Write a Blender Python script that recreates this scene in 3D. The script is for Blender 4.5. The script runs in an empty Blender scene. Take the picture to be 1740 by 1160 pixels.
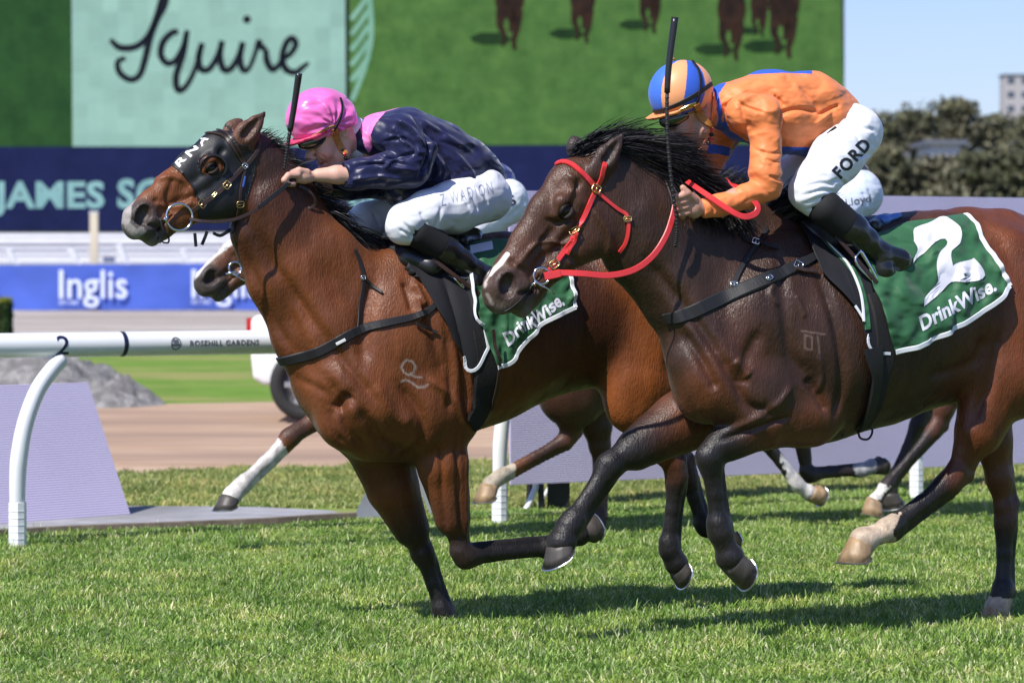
import bpy, bmesh, math, random
import numpy as np
from mathutils import Vector, Matrix
from mathutils.bvhtree import BVHTree
random.seed(7); np.random.seed(7)
RNG = np.random.default_rng(11)
scene = bpy.context.scene
# ------------------------------------------------------------------ camera, sky, sun, exposure
F = 5800.0; PITCH = math.atan(130.0/F); CAM_H = 1.45
cam_data = bpy.data.cameras.new('camera'); cam = bpy.data.objects.new('camera', cam_data)
scene.collection.objects.link(cam); scene.camera = cam
cam.location = (0, 0, CAM_H); cam.rotation_euler = (math.pi/2-PITCH, 0, 0)
cam_data.sensor_width = 36.0; cam_data.lens = 36.0*F/1740.0; cam_data.clip_start = 0.5; cam_data.clip_end = 5000
cam_data.dof.use_dof = True; cam_data.dof.focus_distance = 13.6; cam_data.dof.aperture_fstop = 4.6
SUN_DIR = Vector((-0.38, -0.52, 0.77)).normalized()
sun_d = bpy.data.lights.new('sun', 'SUN'); sun_d.energy = 4.9; sun_d.angle = math.radians(0.5); sun_d.color = (1.0, 0.955, 0.88)
sun = bpy.data.objects.new('sun', sun_d); scene.collection.objects.link(sun)
sun.rotation_euler = SUN_DIR.to_track_quat('Z', 'Y').to_euler()
world = bpy.data.worlds.new('World'); scene.world = world; world.use_nodes = True
wn = world.node_tree.nodes; wl = world.node_tree.links
sky = wn.new('ShaderNodeTexSky'); sky.sky_type = 'NISHITA'; sky.sun_disc = False
sky.sun_elevation = math.asin(SUN_DIR.z); sky.sun_rotation = math.atan2(SUN_DIR.x, SUN_DIR.y)
sky.air_density = 1.0; sky.dust_density = 0.4; sky.ozone_density = 1.6
bg = wn['Background']; bg.inputs['Strength'].default_value = 0.085
tint = wn.new('ShaderNodeMix'); tint.data_type = 'RGBA'; tint.blend_type = 'MULTIPLY'; tint.inputs['Factor'].default_value = 1.0; tint.inputs['B'].default_value = (.93, 1.00, 1.42, 1)
wl.new(sky.outputs[0], tint.inputs['A']); wl.new(tint.outputs['Result'], bg.inputs['Color'])
scene.view_settings.view_transform = 'Standard'; scene.view_settings.look = 'None'
scene.view_settings.exposure = 0.32; scene.view_settings.gamma = 1.0; scene.view_settings.use_curve_mapping = False
scene.cycles.max_bounces = 6; scene.cycles.diffuse_bounces = 3; scene.cycles.glossy_bounces = 3
scene.cycles.use_denoising = True
# ------------------------------------------------------------------ pixel -> place helpers
CAMP = np.array([0, 0, CAM_H]); FWD = np.array([0, math.cos(PITCH), -math.sin(PITCH)]); UPV = np.array([0, math.sin(PITCH), math.cos(PITCH)])
def ray(px, py):
    return FWD*F + np.array([1., 0, 0])*(px-870) + UPV*(580-py)
def at_depth(px, py, d):
    r = ray(px, py); return CAMP + r*(d/r[1])
def at_ground(px, py, z=0.0):
    r = ray(px, py); return CAMP + r*((z-CAM_H)/r[2])
def ppm(y): return F/y          # pixels per metre at depth y
class Frame:
    """local frame: x = forward along heading, y = toward the animal's left, z = up"""
    def __init__(s, origin, yaw):
        s.o = np.array(origin, float); a = math.radians(yaw)
        s.h = np.array([-math.cos(a), -math.sin(a), 0]); s.l = np.array([math.sin(a), -math.cos(a), 0]); s.z = np.array([0, 0, 1.])
        s.R = np.stack([s.h, s.l, s.z])     # rows
    def P(s, px, py, lat=0.0):
        r = ray(px, py); t = (lat - (CAMP-s.o).dot(s.l))/r.dot(s.l)
        w = CAMP + r*t; return s.R.dot(w-s.o)
    def scale(s, p): w = s.W(p); return F/w[1]
    def W(s, p): return np.asarray(p).dot(s.R) + s.o
    def WN(s, n): return np.asarray(n).dot(s.R)
# ------------------------------------------------------------------ objects
def mesh_obj(name, verts, faces, mat=None, parent=None, smooth=True, cols=None, **props):
    me = bpy.data.meshes.new(name)
    verts = np.asarray(verts, dtype=np.float32)
    if isinstance(faces, np.ndarray):
        n = faces.shape[1]; me.vertices.add(len(verts)); me.vertices.foreach_set('co', verts.ravel())
        me.loops.add(faces.size); me.loops.foreach_set('vertex_index', faces.astype(np.int32).ravel())
        me.polygons.add(len(faces)); me.polygons.foreach_set('loop_start', np.arange(0, faces.size, n, dtype=np.int32))
        me.update(calc_edges=True)
    else:
        me.from_pydata([tuple(map(float, v)) for v in verts], [], [tuple(int(i) for i in f) for f in faces]); me.update()
    if smooth: me.polygons.foreach_set('use_smooth', np.ones(len(me.polygons), dtype=bool))
    if cols is not None:
        at = me.color_attributes.new('Col', 'FLOAT_COLOR', 'POINT')
        c = np.ones((len(verts), 4), np.float32); c[:, :3] = cols; at.data.foreach_set('color', c.ravel())
    o = bpy.data.objects.new(name, me); scene.collection.objects.link(o)
    for m in (mat if isinstance(mat, (list, tuple)) else [mat]):
        if m: me.materials.append(m)
    if parent: set_parent(o, parent)
    for k, v in props.items(): o[k] = v
    return o
def set_parent(o, parent):
    o.parent = parent; o.matrix_parent_inverse = parent.matrix_world.inverted() if parent.type != 'EMPTY' else Matrix.Translation(parent.location).inverted()
def thing(name, loc, label, cat, group=None):
    o = bpy.data.objects.new(name, None); scene.collection.objects.link(o); o.location = [float(v) for v in loc]; o.empty_display_size = .1
    o['label'] = label; o['category'] = cat
    if group: o['group'] = group
    return o
def tag(o, label=None, cat=None, group=None, kind=None):
    if label: o['label'] = label
    if cat: o['category'] = cat
    if group: o['group'] = group
    if kind: o['kind'] = kind
    return o
class MB:
    """collects shapes into one mesh"""
    def __init__(s): s.v = []; s.f = []
    def add(s, v, f):
        b = len(s.v); s.v += [tuple(map(float, p)) for p in v]; s.f += [tuple(i+b for i in q) for q in f]; return s
    def box(s, c, size, R=None):
        hx, hy, hz = [q/2 for q in size]
        v = np.array([(x, y, z) for x in (-hx, hx) for y in (-hy, hy) for z in (-hz, hz)])
        if R is not None: v = v.dot(np.asarray(R))
        v = v+np.asarray(c)
        return s.add(v, [(0, 1, 3, 2), (4, 6, 7, 5), (0, 4, 5, 1), (2, 3, 7, 6), (0, 2, 6, 4), (1, 5, 7, 3)])
    def prism(s, poly, d):      # planar polygon pushed along vector d
        n = len(poly); poly = np.asarray(poly, float); v = np.vstack([poly, poly+np.asarray(d)])
        return s.add(v, [tuple(range(n))[::-1], tuple(range(n, 2*n))]+[(i, (i+1) % n, (i+1) % n+n, i+n) for i in range(n)])
    def tube(s, pts, rad, n=10, cap=True, flat=1.0):
        pts = np.asarray(pts, float); m = len(pts); rad = np.broadcast_to(rad, (m,))
        tan = np.gradient(pts, axis=0); tan /= np.linalg.norm(tan, axis=1)[:, None]+1e-9
        ref = np.array([0.13, 0.21, .97]); v = []
        a = np.cross(tan[0], ref)
        if np.linalg.norm(a) < .1: a = np.cross(tan[0], [1, 0, 0])
        for i in range(m):
            a = a - tan[i]*a.dot(tan[i]); a /= np.linalg.norm(a)+1e-9; b = np.cross(tan[i], a)
            for k in range(n):
                q = 2*math.pi*k/n; v.append(pts[i]+rad[i]*(math.cos(q)*a+flat*math.sin(q)*b))
        f = [(i*n+k, i*n+(k+1) % n, (i+1)*n+(k+1) % n, (i+1)*n+k) for i in range(m-1) for k in range(n)]
        if cap: f += [tuple(range(n))[::-1], tuple((m-1)*n+k for k in range(n))]
        return s.add(v, f)
    def ribbon(s, pts, nrm, width, thick):
        pts = np.asarray(pts, float); m = len(pts); nrm = np.asarray(nrm, float)
        if nrm.ndim == 1: nrm = np.tile(nrm, (m, 1))
        width = np.broadcast_to(width, (m,))
        tan = np.gradient(pts, axis=0); tan /= np.linalg.norm(tan, axis=1)[:, None]+1e-9
        v = []
        for i in range(m):
            n_ = nrm[i]-tan[i]*nrm[i].dot(tan[i]); n_ /= np.linalg.norm(n_)+1e-9; sd = np.cross(tan[i], n_)
            w = width[i]/2
            for a, b in ((-1, 0), (-.8, 1), (.8, 1), (1, 0), (.8, -.6), (-.8, -.6)): v.append(pts[i]+sd*w*a+n_*thick*b)
        n = 6
        f = [(i*n+k, i*n+(k+1) % n, (i+1)*n+(k+1) % n, (i+1)*n+k) for i in range(m-1) for k in range(n)]
        f += [tuple(range(n))[::-1], tuple((m-1)*n+k for k in range(n))]
        return s.add(v, f)
    def build(s, name, mat=None, parent=None, smooth=False, **props):
        o = mesh_obj(name, np.array(s.v), s.f, mat, parent, smooth, **props); return o
def catmull(pts, n=8):
    p = np.asarray(pts, float)
    if len(p) < 3:
        t = np.linspace(0, 1, n+1)[:, None]; return p[0]*(1-t)+p[-1]*t
    q = np.vstack([2*p[0]-p[1], p, 2*p[-1]-p[-2]]); out = []
    for i in range(1, len(q)-2):
        a, b, c, d = q[i-1:i+3]
        for t in np.arange(n)/n:
            out.append(.5*((2*b)+(-a+c)*t+(2*a-5*b+4*c-d)*t*t+(-a+3*b-3*c+d)*t**3))
    out.append(p[-1]); return np.array(out)
def text_mesh(s, size=1.0, bold=0.0, res=3, shear=0.0, extrude=0.0, spacing=1.0):
    cu = bpy.data.curves.new('t', 'FONT'); cu.body = s; cu.size = size; cu.offset = bold; cu.resolution_u = res; cu.shear = shear; cu.extrude = extrude; cu.space_character = spacing
    o = bpy.data.objects.new('t', cu); scene.collection.objects.link(o); bpy.context.view_layer.update()
    dg = bpy.context.evaluated_depsgraph_get(); me = o.evaluated_get(dg).to_mesh()
    v = np.array([tuple(q.co) for q in me.vertices]); f = [tuple(p.vertices) for p in me.polygons]
    bpy.data.objects.remove(o); bpy.data.curves.remove(cu); return v, f
# ------------------------------------------------------------------ materials
def nt(name):
    m = bpy.data.materials.new(name); m.use_nodes = True; return m, m.node_tree.nodes, m.node_tree.links, m.node_tree.nodes['Principled BSDF']
def ramp(N, pts):
    r = N.new('ShaderNodeValToRGB'); e = r.color_ramp.elements
    while len(e) < len(pts): e.new(.5)
    for k, (p, c) in enumerate(pts): e[k].position = p; e[k].color = (*c, 1) if len(c) == 3 else c
    return r
def mat(name, col, rough=.5, spec=.5, metal=0., noise=0., nscale=8., bump=0., bscale=60., coat=0., coat_r=.1, sheen=0., attr=False, coords='Object', aniso=0., stretch=None, detail=4, em=None, trans=0., subsurf=0., col2=None, rvar=0.):
    m, N, L, B = nt(name)
    B.inputs['Base Color'].default_value = (*col, 1); B.inputs['Roughness'].default_value = rough
    B.inputs['Specular IOR Level'].default_value = spec; B.inputs['Metallic'].default_value = metal
    B.inputs['Coat Weight'].default_value = coat; B.inputs['Coat Roughness'].default_value = coat_r
    B.inputs['Sheen Weight'].default_value = sheen; B.inputs['Anisotropic'].default_value = aniso
    if trans: B.inputs['Transmission Weight'].default_value = trans
    if subsurf: B.inputs['Subsurface Weight'].default_value = subsurf; B.inputs['Subsurface Radius'].default_value = (.02, .008, .004); B.inputs['Subsurface Scale'].default_value = .5
    tc = N.new('ShaderNodeTexCoord'); mp = N.new('ShaderNodeMapping'); L.new(tc.outputs[coords], mp.inputs[0])
    if stretch: mp.inputs['Scale'].default_value = stretch
    src = None
    if attr:
        a = N.new('ShaderNodeAttribute'); a.attribute_name = 'Col'; src = a.outputs['Color']
    if noise or col2:
        n = N.new('ShaderNodeTexNoise'); n.inputs['Scale'].default_value = nscale; n.inputs['Detail'].default_value = detail; n.inputs['Roughness'].default_value = .6; L.new(mp.outputs[0], n.inputs['Vector'])
        if col2:
            r = ramp(N, [(.38, col), (.62, col2)]); L.new(n.outputs['Fac'], r.inputs[0]); src = r.outputs[0]
        else:
            mr = N.new('ShaderNodeMapRange'); mr.inputs[1].default_value = .25; mr.inputs[2].default_value = .75; mr.inputs[3].default_value = 1-noise; mr.inputs[4].default_value = 1+noise; L.new(n.outputs['Fac'], mr.inputs[0])
            v = N.new('ShaderNodeVectorMath'); v.operation = 'SCALE'; L.new(mr.outputs[0], v.inputs['Scale'])
            if src: L.new(src, v.inputs[0])
            else: v.inputs[0].default_value = col
            src = v.outputs[0]
        if rvar:
            m2 = N.new('ShaderNodeMapRange'); m2.inputs[3].default_value = rough-rvar; m2.inputs[4].default_value = rough+rvar; m2.inputs[1].default_value = .3; m2.inputs[2].default_value = .7
            L.new(n.outputs['Fac'], m2.inputs[0]); L.new(m2.outputs[0], B.inputs['Roughness'])
    if src: L.new(src, B.inputs['Base Color'])
    if bump:
        n = N.new('ShaderNodeTexNoise'); n.inputs['Scale'].default_value = bscale; n.inputs['Detail'].default_value = 5; L.new(mp.outputs[0], n.inputs['Vector'])
        b = N.new('ShaderNodeBump'); b.inputs['Strength'].default_value = 1.0; b.inputs['Distance'].default_value = bump; L.new(n.outputs['Fac'], b.inputs['Height']); L.new(b.outputs[0], B.inputs['Normal'])
    if em:
        B.inputs['Emission Strength'].default_value = em
        if src: L.new(src, B.inputs['Emission Color'])
        else: B.inputs['Emission Color'].default_value = (*col, 1)
    return m
# ------------------------------------------------------------------ distance-field modelling
def hexc(h):
    return tuple(((int(h[i:i+2], 16)/255.)**2.2) for i in (0, 2, 4))
class Fig:
    def __init__(s, frame, lat_scale=1.0): s.f = frame; s.pr = []
    def loc(s, p): return s.f.P(p[0], p[1], p[2] if len(p) > 2 else 0.)
    # primitives in local metres
    def cone(s, a, b, ra, rb, k=.03, sy=1., op='u', ca=None, cb=None, soft=.01, w=1.):
        a = np.array(a, float); b = np.array(b, float); r = max(ra, rb); e = r*max(sy, 1.)+.002
        lo = np.minimum(a, b)-e; hi = np.maximum(a, b)+e
        s.pr.append(dict(t='c', a=a, b=b, ra=ra, rb=rb, k=k, sy=sy, op=op, ca=ca, cb=cb if cb is not None else ca, lo=lo, hi=hi, soft=soft, w=w))
    def chain_m(s, pts, k=.03, sy=1., op='u', col=None, soft=.01, w=1.):
        """pts: (x,y,z,r[,colour]) in local metres"""
        for p, q in zip(pts[:-1], pts[1:]):
            c1 = p[4] if len(p) > 4 else col; c2 = q[4] if len(q) > 4 else col
            s.cone(p[:3], q[:3], p[3], q[3], k, sy, op, c1, c2, soft, w)
    def chain(s, pts, k=.03, sy=1., op='u', col=None, soft=.01, w=1., smooth=0):
        """pts: (px,py,lat,r_px[,colour])"""
        out = []
        for p in pts:
            l = s.f.P(p[0], p[1], p[2]); out.append((l[0], l[1], l[2], p[3]/s.f.scale(l))+tuple(p[4:5]))
        if smooth:
            a = catmull([o[:4] for o in out], smooth)
            out = [tuple(q) for q in a]
        s.chain_m(out, k, sy, op, col, soft, w); return out
    def ell_m(s, c, rad, ax=None, k=.03, op='u', col=None, soft=.01, w=1.):
        """ax: 3x3 rows are the ellipsoid's axes in local space"""
        c = np.array(c, float); rad = np.array(rad, float); ax = np.eye(3) if ax is None else np.array(ax, float)
        e = np.sqrt(((ax*rad[:, None])**2).sum(0))
        s.pr.append(dict(t='e', c=c, rad=rad, ax=ax, k=k, op=op, ca=col, cb=col, lo=c-e, hi=c+e, soft=soft, w=w))
    def ell(s, p, rad, ang=0., k=.03, op='u', col=None, soft=.01, w=1., tilt=0.):
        """rad px (along, across, lateral); ang in degrees, picture plane, 0 = forward (left), + = nose down"""
        l = s.f.P(*p[:3]); u = s.f.scale(l); a = math.radians(ang)
        ax = np.array([[math.cos(a), 0, -math.sin(a)], [math.sin(a), 0, math.cos(a)], [0, 1, 0]])
        if tilt:
            t = math.radians(tilt); f_, l_ = ax[0].copy(), ax[2].copy(); ax[0] = f_*math.cos(t)+l_*math.sin(t); ax[2] = -f_*math.sin(t)+l_*math.cos(t)
        s.ell_m(l, [r/u for r in rad], ax, k, op, col, soft, w)
    def cut(s, c, n, ext=.4, k=.004):
        """removes what lies on the side n points away from"""
        c = np.array(c, float); n = np.array(n, float); n = n/np.linalg.norm(n); s.pr.append(dict(t='p', c=c, n=n, k=k, op='s', ca=None, cb=None, lo=c-ext, hi=c+ext, soft=.01, w=1.))
    @staticmethod
    def dist(p, X, want_t=False):
        if p['t'] == 'c':
            sc = np.array([1, 1/p['sy'], 1], np.float32)
            a = (p['a']*sc).astype(np.float32); b = (p['b']*sc).astype(np.float32); Q = X*sc; ba = b-a; L2 = float(ba.dot(ba))+1e-12
            pa = Q-a; t = np.clip(pa.dot(ba)/L2, 0, 1)
            # shift so that the taper's slope is honoured
            dd = pa-t[..., None]*ba; ln = np.sqrt((dd*dd).sum(-1))+1e-9
            t = np.clip(t+ln*(p['rb']-p['ra'])/(L2)*.8, 0, 1)
            dd = pa-t[..., None]*ba; ln = np.sqrt((dd*dd).sum(-1))+1e-9
            d = ln-(p['ra']+(p['rb']-p['ra'])*t)
            if p['sy'] != 1.: d = d*ln/np.sqrt((dd[..., 0]**2+(dd[..., 1]/p['sy'])**2+dd[..., 2]**2)+1e-12)
            return (d, t) if want_t else d
        if p['t'] == 'p':
            d = (X-p['c'].astype(np.float32)).dot(p['n'].astype(np.float32)); return (d, np.zeros_like(d)) if want_t else d
        Y = (X-p['c'].astype(np.float32)).dot(p['ax'].T.astype(np.float32)); r = p['rad'].astype(np.float32)
        k0 = np.sqrt(((Y/r)**2).sum(-1)); k1 = np.sqrt(((Y/(r*r))**2).sum(-1))+1e-9
        d = k0*(k0-1)/k1
        d = np.where(k0 < .3, -r.min()*(1-k0), d)
        return (d, np.zeros_like(d)) if want_t else d
    @staticmethod
    def comb(D, d, p):
        k = p['k']
        if p['op'] == 'u':
            h = np.maximum(k-np.abs(D-d), 0)/k; return np.minimum(D, d)-h*h*k*.25
        d = -d; h = np.maximum(k-np.abs(D-d), 0)/k; return np.maximum(D, d)+h*h*k*.25
    def mesh(s, h, smooth=1):
        u = [p for p in s.pr if p['op'] == 'u']
        lo = np.min([p['lo'] for p in u], 0)-6*h; hi = np.max([p['hi'] for p in u], 0)+6*h
        H = 4*h; n = np.ceil((hi-lo)/H).astype(int)+1
        C = np.full(n, .5, np.float32)
        ax = [lo[i]+(np.arange(n[i])+.5)*H for i in range(3)]
        for p in s.pr:
            m = p['k']+H*1.6
            i0 = np.clip(np.floor((p['lo']-m-lo)/H).astype(int), 0, n-1); i1 = np.clip(np.ceil((p['hi']+m-lo)/H).astype(int)+1, 1, n)
            g = np.stack(np.meshgrid(*[ax[i][i0[i]:i1[i]] for i in range(3)], indexing='ij'), -1).astype(np.float32)
            sl = tuple(slice(i0[i], i1[i]) for i in range(3)); C[sl] = s.comb(C[sl], s.dist(p, g), p)
        act = np.argwhere(np.abs(C) < H*1.15)
        off = (np.stack(np.meshgrid(*[np.arange(4)]*3, indexing='ij'), -1).reshape(-1, 3)).astype(np.float32)
        base = act.astype(np.float32)*4
        cen = lo+(act+.5)*H
        D = np.full((len(act), 64), .5, np.float32)
        for p in s.pr:
            m = p['k']+H*1.2
            sel = np.all((cen > p['lo']-m) & (cen < p['hi']+m), axis=1); ix = np.nonzero(sel)[0]
            if not len(ix): continue
            X = (base[ix][:, None, :]+off[None]).reshape(-1, 3)*np.float32(h)+lo.astype(np.float32)
            D[ix] = s.comb(D[ix], s.dist(p, X).reshape(-1, 64), p)
        full = np.repeat(np.repeat(np.repeat(C, 4, 0), 4, 1), 4, 2)
        full = np.where(np.abs(full) < 1e-6, 1e-6, full)
        Fv = full.reshape(n[0], 4, n[1], 4, n[2], 4)
        Fv[act[:, 0], :, act[:, 1], :, act[:, 2], :] = D.reshape(-1, 4, 4, 4)
        full = Fv.reshape(full.shape)
        S = full < 0
        A = [S[dx:S.shape[0]-1+dx, dy:S.shape[1]-1+dy, dz:S.shape[2]-1+dz] for dx in (0, 1) for dy in (0, 1) for dz in (0, 1)]
        anyv = A[0].copy(); allv = A[0].copy()
        for q in A[1:]: anyv |= q; allv &= q
        cells = np.argwhere(anyv & ~allv)
        idx = np.full(S.shape, -1, np.int32); idx[cells[:, 0], cells[:, 1], cells[:, 2]] = np.arange(len(cells))
        cor = [(dx, dy, dz) for dx in (0, 1) for dy in (0, 1) for dz in (0, 1)]
        val = [full[cells[:, 0]+c[0], cells[:, 1]+c[1], cells[:, 2]+c[2]] for c in cor]
        acc = np.zeros((len(cells), 3)); cnt = np.zeros(len(cells))
        for i in range(8):
            for j in range(i+1, 8):
                if sum(abs(cor[i][q]-cor[j][q]) for q in range(3)) != 1: continue
                x = (val[i] < 0) != (val[j] < 0); t = np.where(x, val[i]/np.where(x, val[i]-val[j], 1), 0)
                pt = np.array(cor[i])[None]+(np.array(cor[j])-np.array(cor[i]))[None]*t[:, None]
                acc += pt*x[:, None]; cnt += x
        V = lo+(cells+acc/cnt[:, None])*h
        Fc = []
        for a in range(3):
            b, c = (a+1) % 3, (a+2) % 3
            sa = [slice(None)]*3; sb = [slice(None)]*3; sa[a] = slice(0, -1); sb[a] = slice(1, None)
            s0 = S[tuple(sa)]; s1 = S[tuple(sb)]; e = np.argwhere(s0 != s1); flip = s0[e[:, 0], e[:, 1], e[:, 2]]
            ok = (e[:, b] > 0) & (e[:, c] > 0); e = e[ok]; flip = flip[ok]
            def at(db, dc):
                q = e.copy(); q[:, b] -= db; q[:, c] -= dc; return idx[q[:, 0], q[:, 1], q[:, 2]]
            q = np.stack([at(1, 1), at(0, 1), at(0, 0), at(1, 0)], 1); q[~flip] = q[~flip][:, ::-1]; Fc.append(q)
        Fc = np.vstack(Fc); Fc = Fc[(Fc >= 0).all(1)]
        V = laplace(V, Fc, smooth)
        return V, Fc
    def colors(s, V, default=(.1, .05, .03)):
        acc = np.zeros((len(V), 3)); W = np.full(len(V), 1e-8); acc += np.array(default)*1e-8
        for p in s.pr:
            if p['ca'] is None: continue
            m = p['soft']*5+.03
            ix = np.nonzero(np.all((V > p['lo']-m) & (V < p['hi']+m), axis=1))[0]
            if not len(ix): continue
            d, t = s.dist(p, V[ix].astype(np.float32), True); w = p['w']*np.exp(-np.clip(np.abs(d) if p['op'] != 'u' else d, -.01, 1)/p['soft'])
            c = np.array(p['ca'])[None]*(1-t[:, None])+np.array(p['cb'])[None]*t[:, None]
            acc[ix] += c*w[:, None]; W[ix] += w
        return acc/W[:, None]
def edges_of(Fc):
    return np.vstack([np.stack([Fc[:, i], Fc[:, (i+1) % 4]], 1) for i in range(4)])
def laplace(V, Fc, it=1, lam=.5):
    if not it: return V
    E = edges_of(Fc); n = len(V); cnt = np.bincount(E[:, 0], minlength=n)+np.bincount(E[:, 1], minlength=n)
    for _ in range(it):
        a = np.stack([np.bincount(E[:, 0], V[E[:, 1], i], n)+np.bincount(E[:, 1], V[E[:, 0], i], n) for i in range(3)], 1)/np.maximum(cnt, 1)[:, None]
        V = V*(1-lam)+a*lam
    return V
def normals(V, Fc):
    n = np.cross(V[Fc[:, 2]]-V[Fc[:, 0]], V[Fc[:, 3]]-V[Fc[:, 1]]); out = np.zeros_like(V)
    for i in range(3): out[:, i] = sum(np.bincount(Fc[:, j], n[:, i], len(V)) for j in range(4))
    return out/(np.linalg.norm(out, axis=1)[:, None]+1e-12)
def vnoise(P, freq, seed=0):
    """cheap smooth value noise in numpy, about -1..1"""
    r = np.random.default_rng(seed); T = r.uniform(-1, 1, 4096).astype(np.float32)
    Q = P*freq+100.3+seed*7.7; I = np.floor(Q).astype(np.int64); f = Q-I; f = f*f*(3-2*f)
    def g(dx, dy, dz): return T[((I[:, 0]+dx)*73856093 ^ (I[:, 1]+dy)*19349663 ^ (I[:, 2]+dz)*83492791) & 4095]
    x, y, z = f[:, 0], f[:, 1], f[:, 2]
    return (((g(0,0,0)*(1-x)+g(1,0,0)*x)*(1-y)+(g(0,1,0)*(1-x)+g(1,1,0)*x)*y)*(1-z)+((g(0,0,1)*(1-x)+g(1,0,1)*x)*(1-y)+(g(0,1,1)*(1-x)+g(1,1,1)*x)*y)*z)
def relief(V, N, frame, lines, lat_ref=.2, side=1):
    """lines: (list of (px,py), depth_m (+ groove, - ridge), width_px[, lat_min, lat_max]) pressed into the surface facing that side"""
    D = np.zeros(len(V)); fac = np.clip(N[:, 1]*side*1.6, 0, 1)
    for ln in lines:
        pts, dep, w = ln[:3]; lm = ln[3] if len(ln) > 3 else -9; lx = ln[4] if len(ln) > 4 else 9
        lr = ln[5] if len(ln) > 5 else lat_ref
        P = np.array([frame.P(x, y, lr) for x, y in pts]); P[:, 1] *= side
        if len(P) > 2: P = catmull(P, 5)
        wm = w/frame.scale(P[0]); m = wm*3
        lo = P.min(0)-m; hi = P.max(0)+m
        ix = np.nonzero((V[:, 0] > lo[0]) & (V[:, 0] < hi[0]) & (V[:, 2] > lo[2]) & (V[:, 2] < hi[2]) & (V[:, 1]*side > lm) & (V[:, 1]*side < lx))[0]
        if not len(ix): continue
        X = V[ix][:, [0, 2]]; best = np.full(len(ix), 9.); tt = np.zeros(len(ix)); n = len(P)-1
        for i in range(max(n, 1)):
            a = P[i, [0, 2]]; b = P[min(i+1, n), [0, 2]]; ba = b-a; t = np.clip((X-a).dot(ba)/(ba.dot(ba)+1e-12), 0, 1)
            d = np.linalg.norm(X-a-t[:, None]*ba, axis=1); up = d < best; best = np.where(up, d, best); tt = np.where(up, (i+t)/max(n, 1), tt)
        end = np.clip(np.minimum(tt, 1-tt)*6+.25, 0, 1) if n > 0 else 1
        D[ix] += 2.1*dep*np.exp(-(best/wm)**2)*fac[ix]*end
    return V-N*D[:, None]

def to_px(W_):
    d = np.asarray(W_)-CAMP; y = d.dot(FWD); return np.stack([870+F*d[:, 0]/y, 580-F*d.dot(UPV)/y], 1)
def in_poly(P, poly):
    poly = np.array(poly, float); x, y = P[:, 0], P[:, 1]; ins = np.zeros(len(P), bool); j = len(poly)-1
    for i in range(len(poly)):
        xi, yi = poly[i]; xj, yj = poly[j]
        ins ^= ((yi > y) != (yj > y)) & (x < (xj-xi)*(y-yi)/(yj-yi+1e-12)+xi); j = i
    return ins
def seg_dist(P, pts):
    best = np.full(len(P), 1e9)
    for a, b in zip(pts[:-1], pts[1:]):
        a = np.array(a, float); b = np.array(b, float); ba = b-a; t = np.clip((P-a).dot(ba)/(ba.dot(ba)+1e-9), 0, 1); best = np.minimum(best, np.linalg.norm(P-a-t[:, None]*ba, axis=1))
    return best
# ------------------------------------------------------------------ ground
EDGE = .66    # ground bands run away to the right at this slope
def band_y(x, y0, slope=EDGE): return y0+slope*x
def strip(name, y0a, y0b, z, m, label=None, x0=-30, x1=60, kind='structure', s0=EDGE, s1=EDGE, n=1):
    xs = np.linspace(x0, x1, n+1)
    v = [(x, y0a+s0*x, z) for x in xs]+[(x, y0b+s1*x, z) for x in xs]; k = n+1
    f = [(i, i+1, k+i+1, k+i) for i in range(n)]
    o = mesh_obj(name, np.array(v), f, m, smooth=False); o['kind'] = kind
    return o
def ground_mat(name, c1, c2, scale, c3=None, stretch=(1, 1, 1), bump=.01, rough=.95, scale2=None):
    m, N, L, B = nt(name); tc = N.new('ShaderNodeTexCoord'); mp = N.new('ShaderNodeMapping'); mp.inputs['Scale'].default_value = stretch; L.new(tc.outputs['Object'], mp.inputs[0])
    mp.inputs['Rotation'].default_value = (0, 0, -math.atan(EDGE))
    a = N.new('ShaderNodeTexNoise'); a.inputs['Scale'].default_value = scale; a.inputs['Detail'].default_value = 9; a.inputs['Roughness'].default_value = .68; L.new(mp.outputs[0], a.inputs['Vector'])
    r = ramp(N, [(.36, c1), (.5, tuple((p+q)/2 for p, q in zip(c1, c2))), (.64, c2)]); L.new(a.outputs['Fac'], r.inputs[0]); out = r.outputs[0]
    if c3:
        b = N.new('ShaderNodeTexNoise'); b.inputs['Scale'].default_value = scale2 or scale*.12; b.inputs['Detail'].default_value = 5; L.new(mp.outputs[0], b.inputs['Vector'])
        r2 = ramp(N, [(.46, (0, 0, 0)), (.6, (1, 1, 1))]); L.new(b.outputs['Fac'], r2.inputs[0])
        mx = N.new('ShaderNodeMix'); mx.data_type = 'RGBA'; L.new(r2.outputs[0], mx.inputs['Factor']); L.new(out, mx.inputs['A']); mx.inputs['B'].default_value = (*c3, 1); out = mx.outputs['Result']
    L.new(out, B.inputs['Base Color']); B.inputs['Roughness'].default_value = rough; B.inputs['Specular IOR Level'].default_value = .15
    bp = N.new('ShaderNodeBump'); bp.inputs['Distance'].default_value = bump; L.new(a.outputs['Fac'], bp.inputs['Height']); L.new(bp.outputs[0], B.inputs['Normal'])
    return m
m_soil = ground_mat('turf_soil', (.045, .075, .018), (.10, .17, .035), 9, (.07, .11, .03))
m_lawn = ground_mat('infield_lawn', (.085, .17, .02), (.17, .28, .04), 2.2, (.25, .25, .08), stretch=(.8, 1.2, 1), scale2=.35)
m_dirt = ground_mat('dirt_track', (.36, .235, .155), (.50, .36, .255), 2.4, (.30, .21, .155), stretch=(.3, 1.0, 1), scale2=.35)
m_dry = ground_mat('dry_grass', (.13, .19, .04), (.33, .32, .13), 2.6, (.17, .25, .045), stretch=(.6, 2.0, 1), scale2=.7, bump=.03)
m_path = ground_mat('concrete_path', (.25, .25, .27), (.36, .36, .38), 5, (.2, .2, .2))
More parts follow.
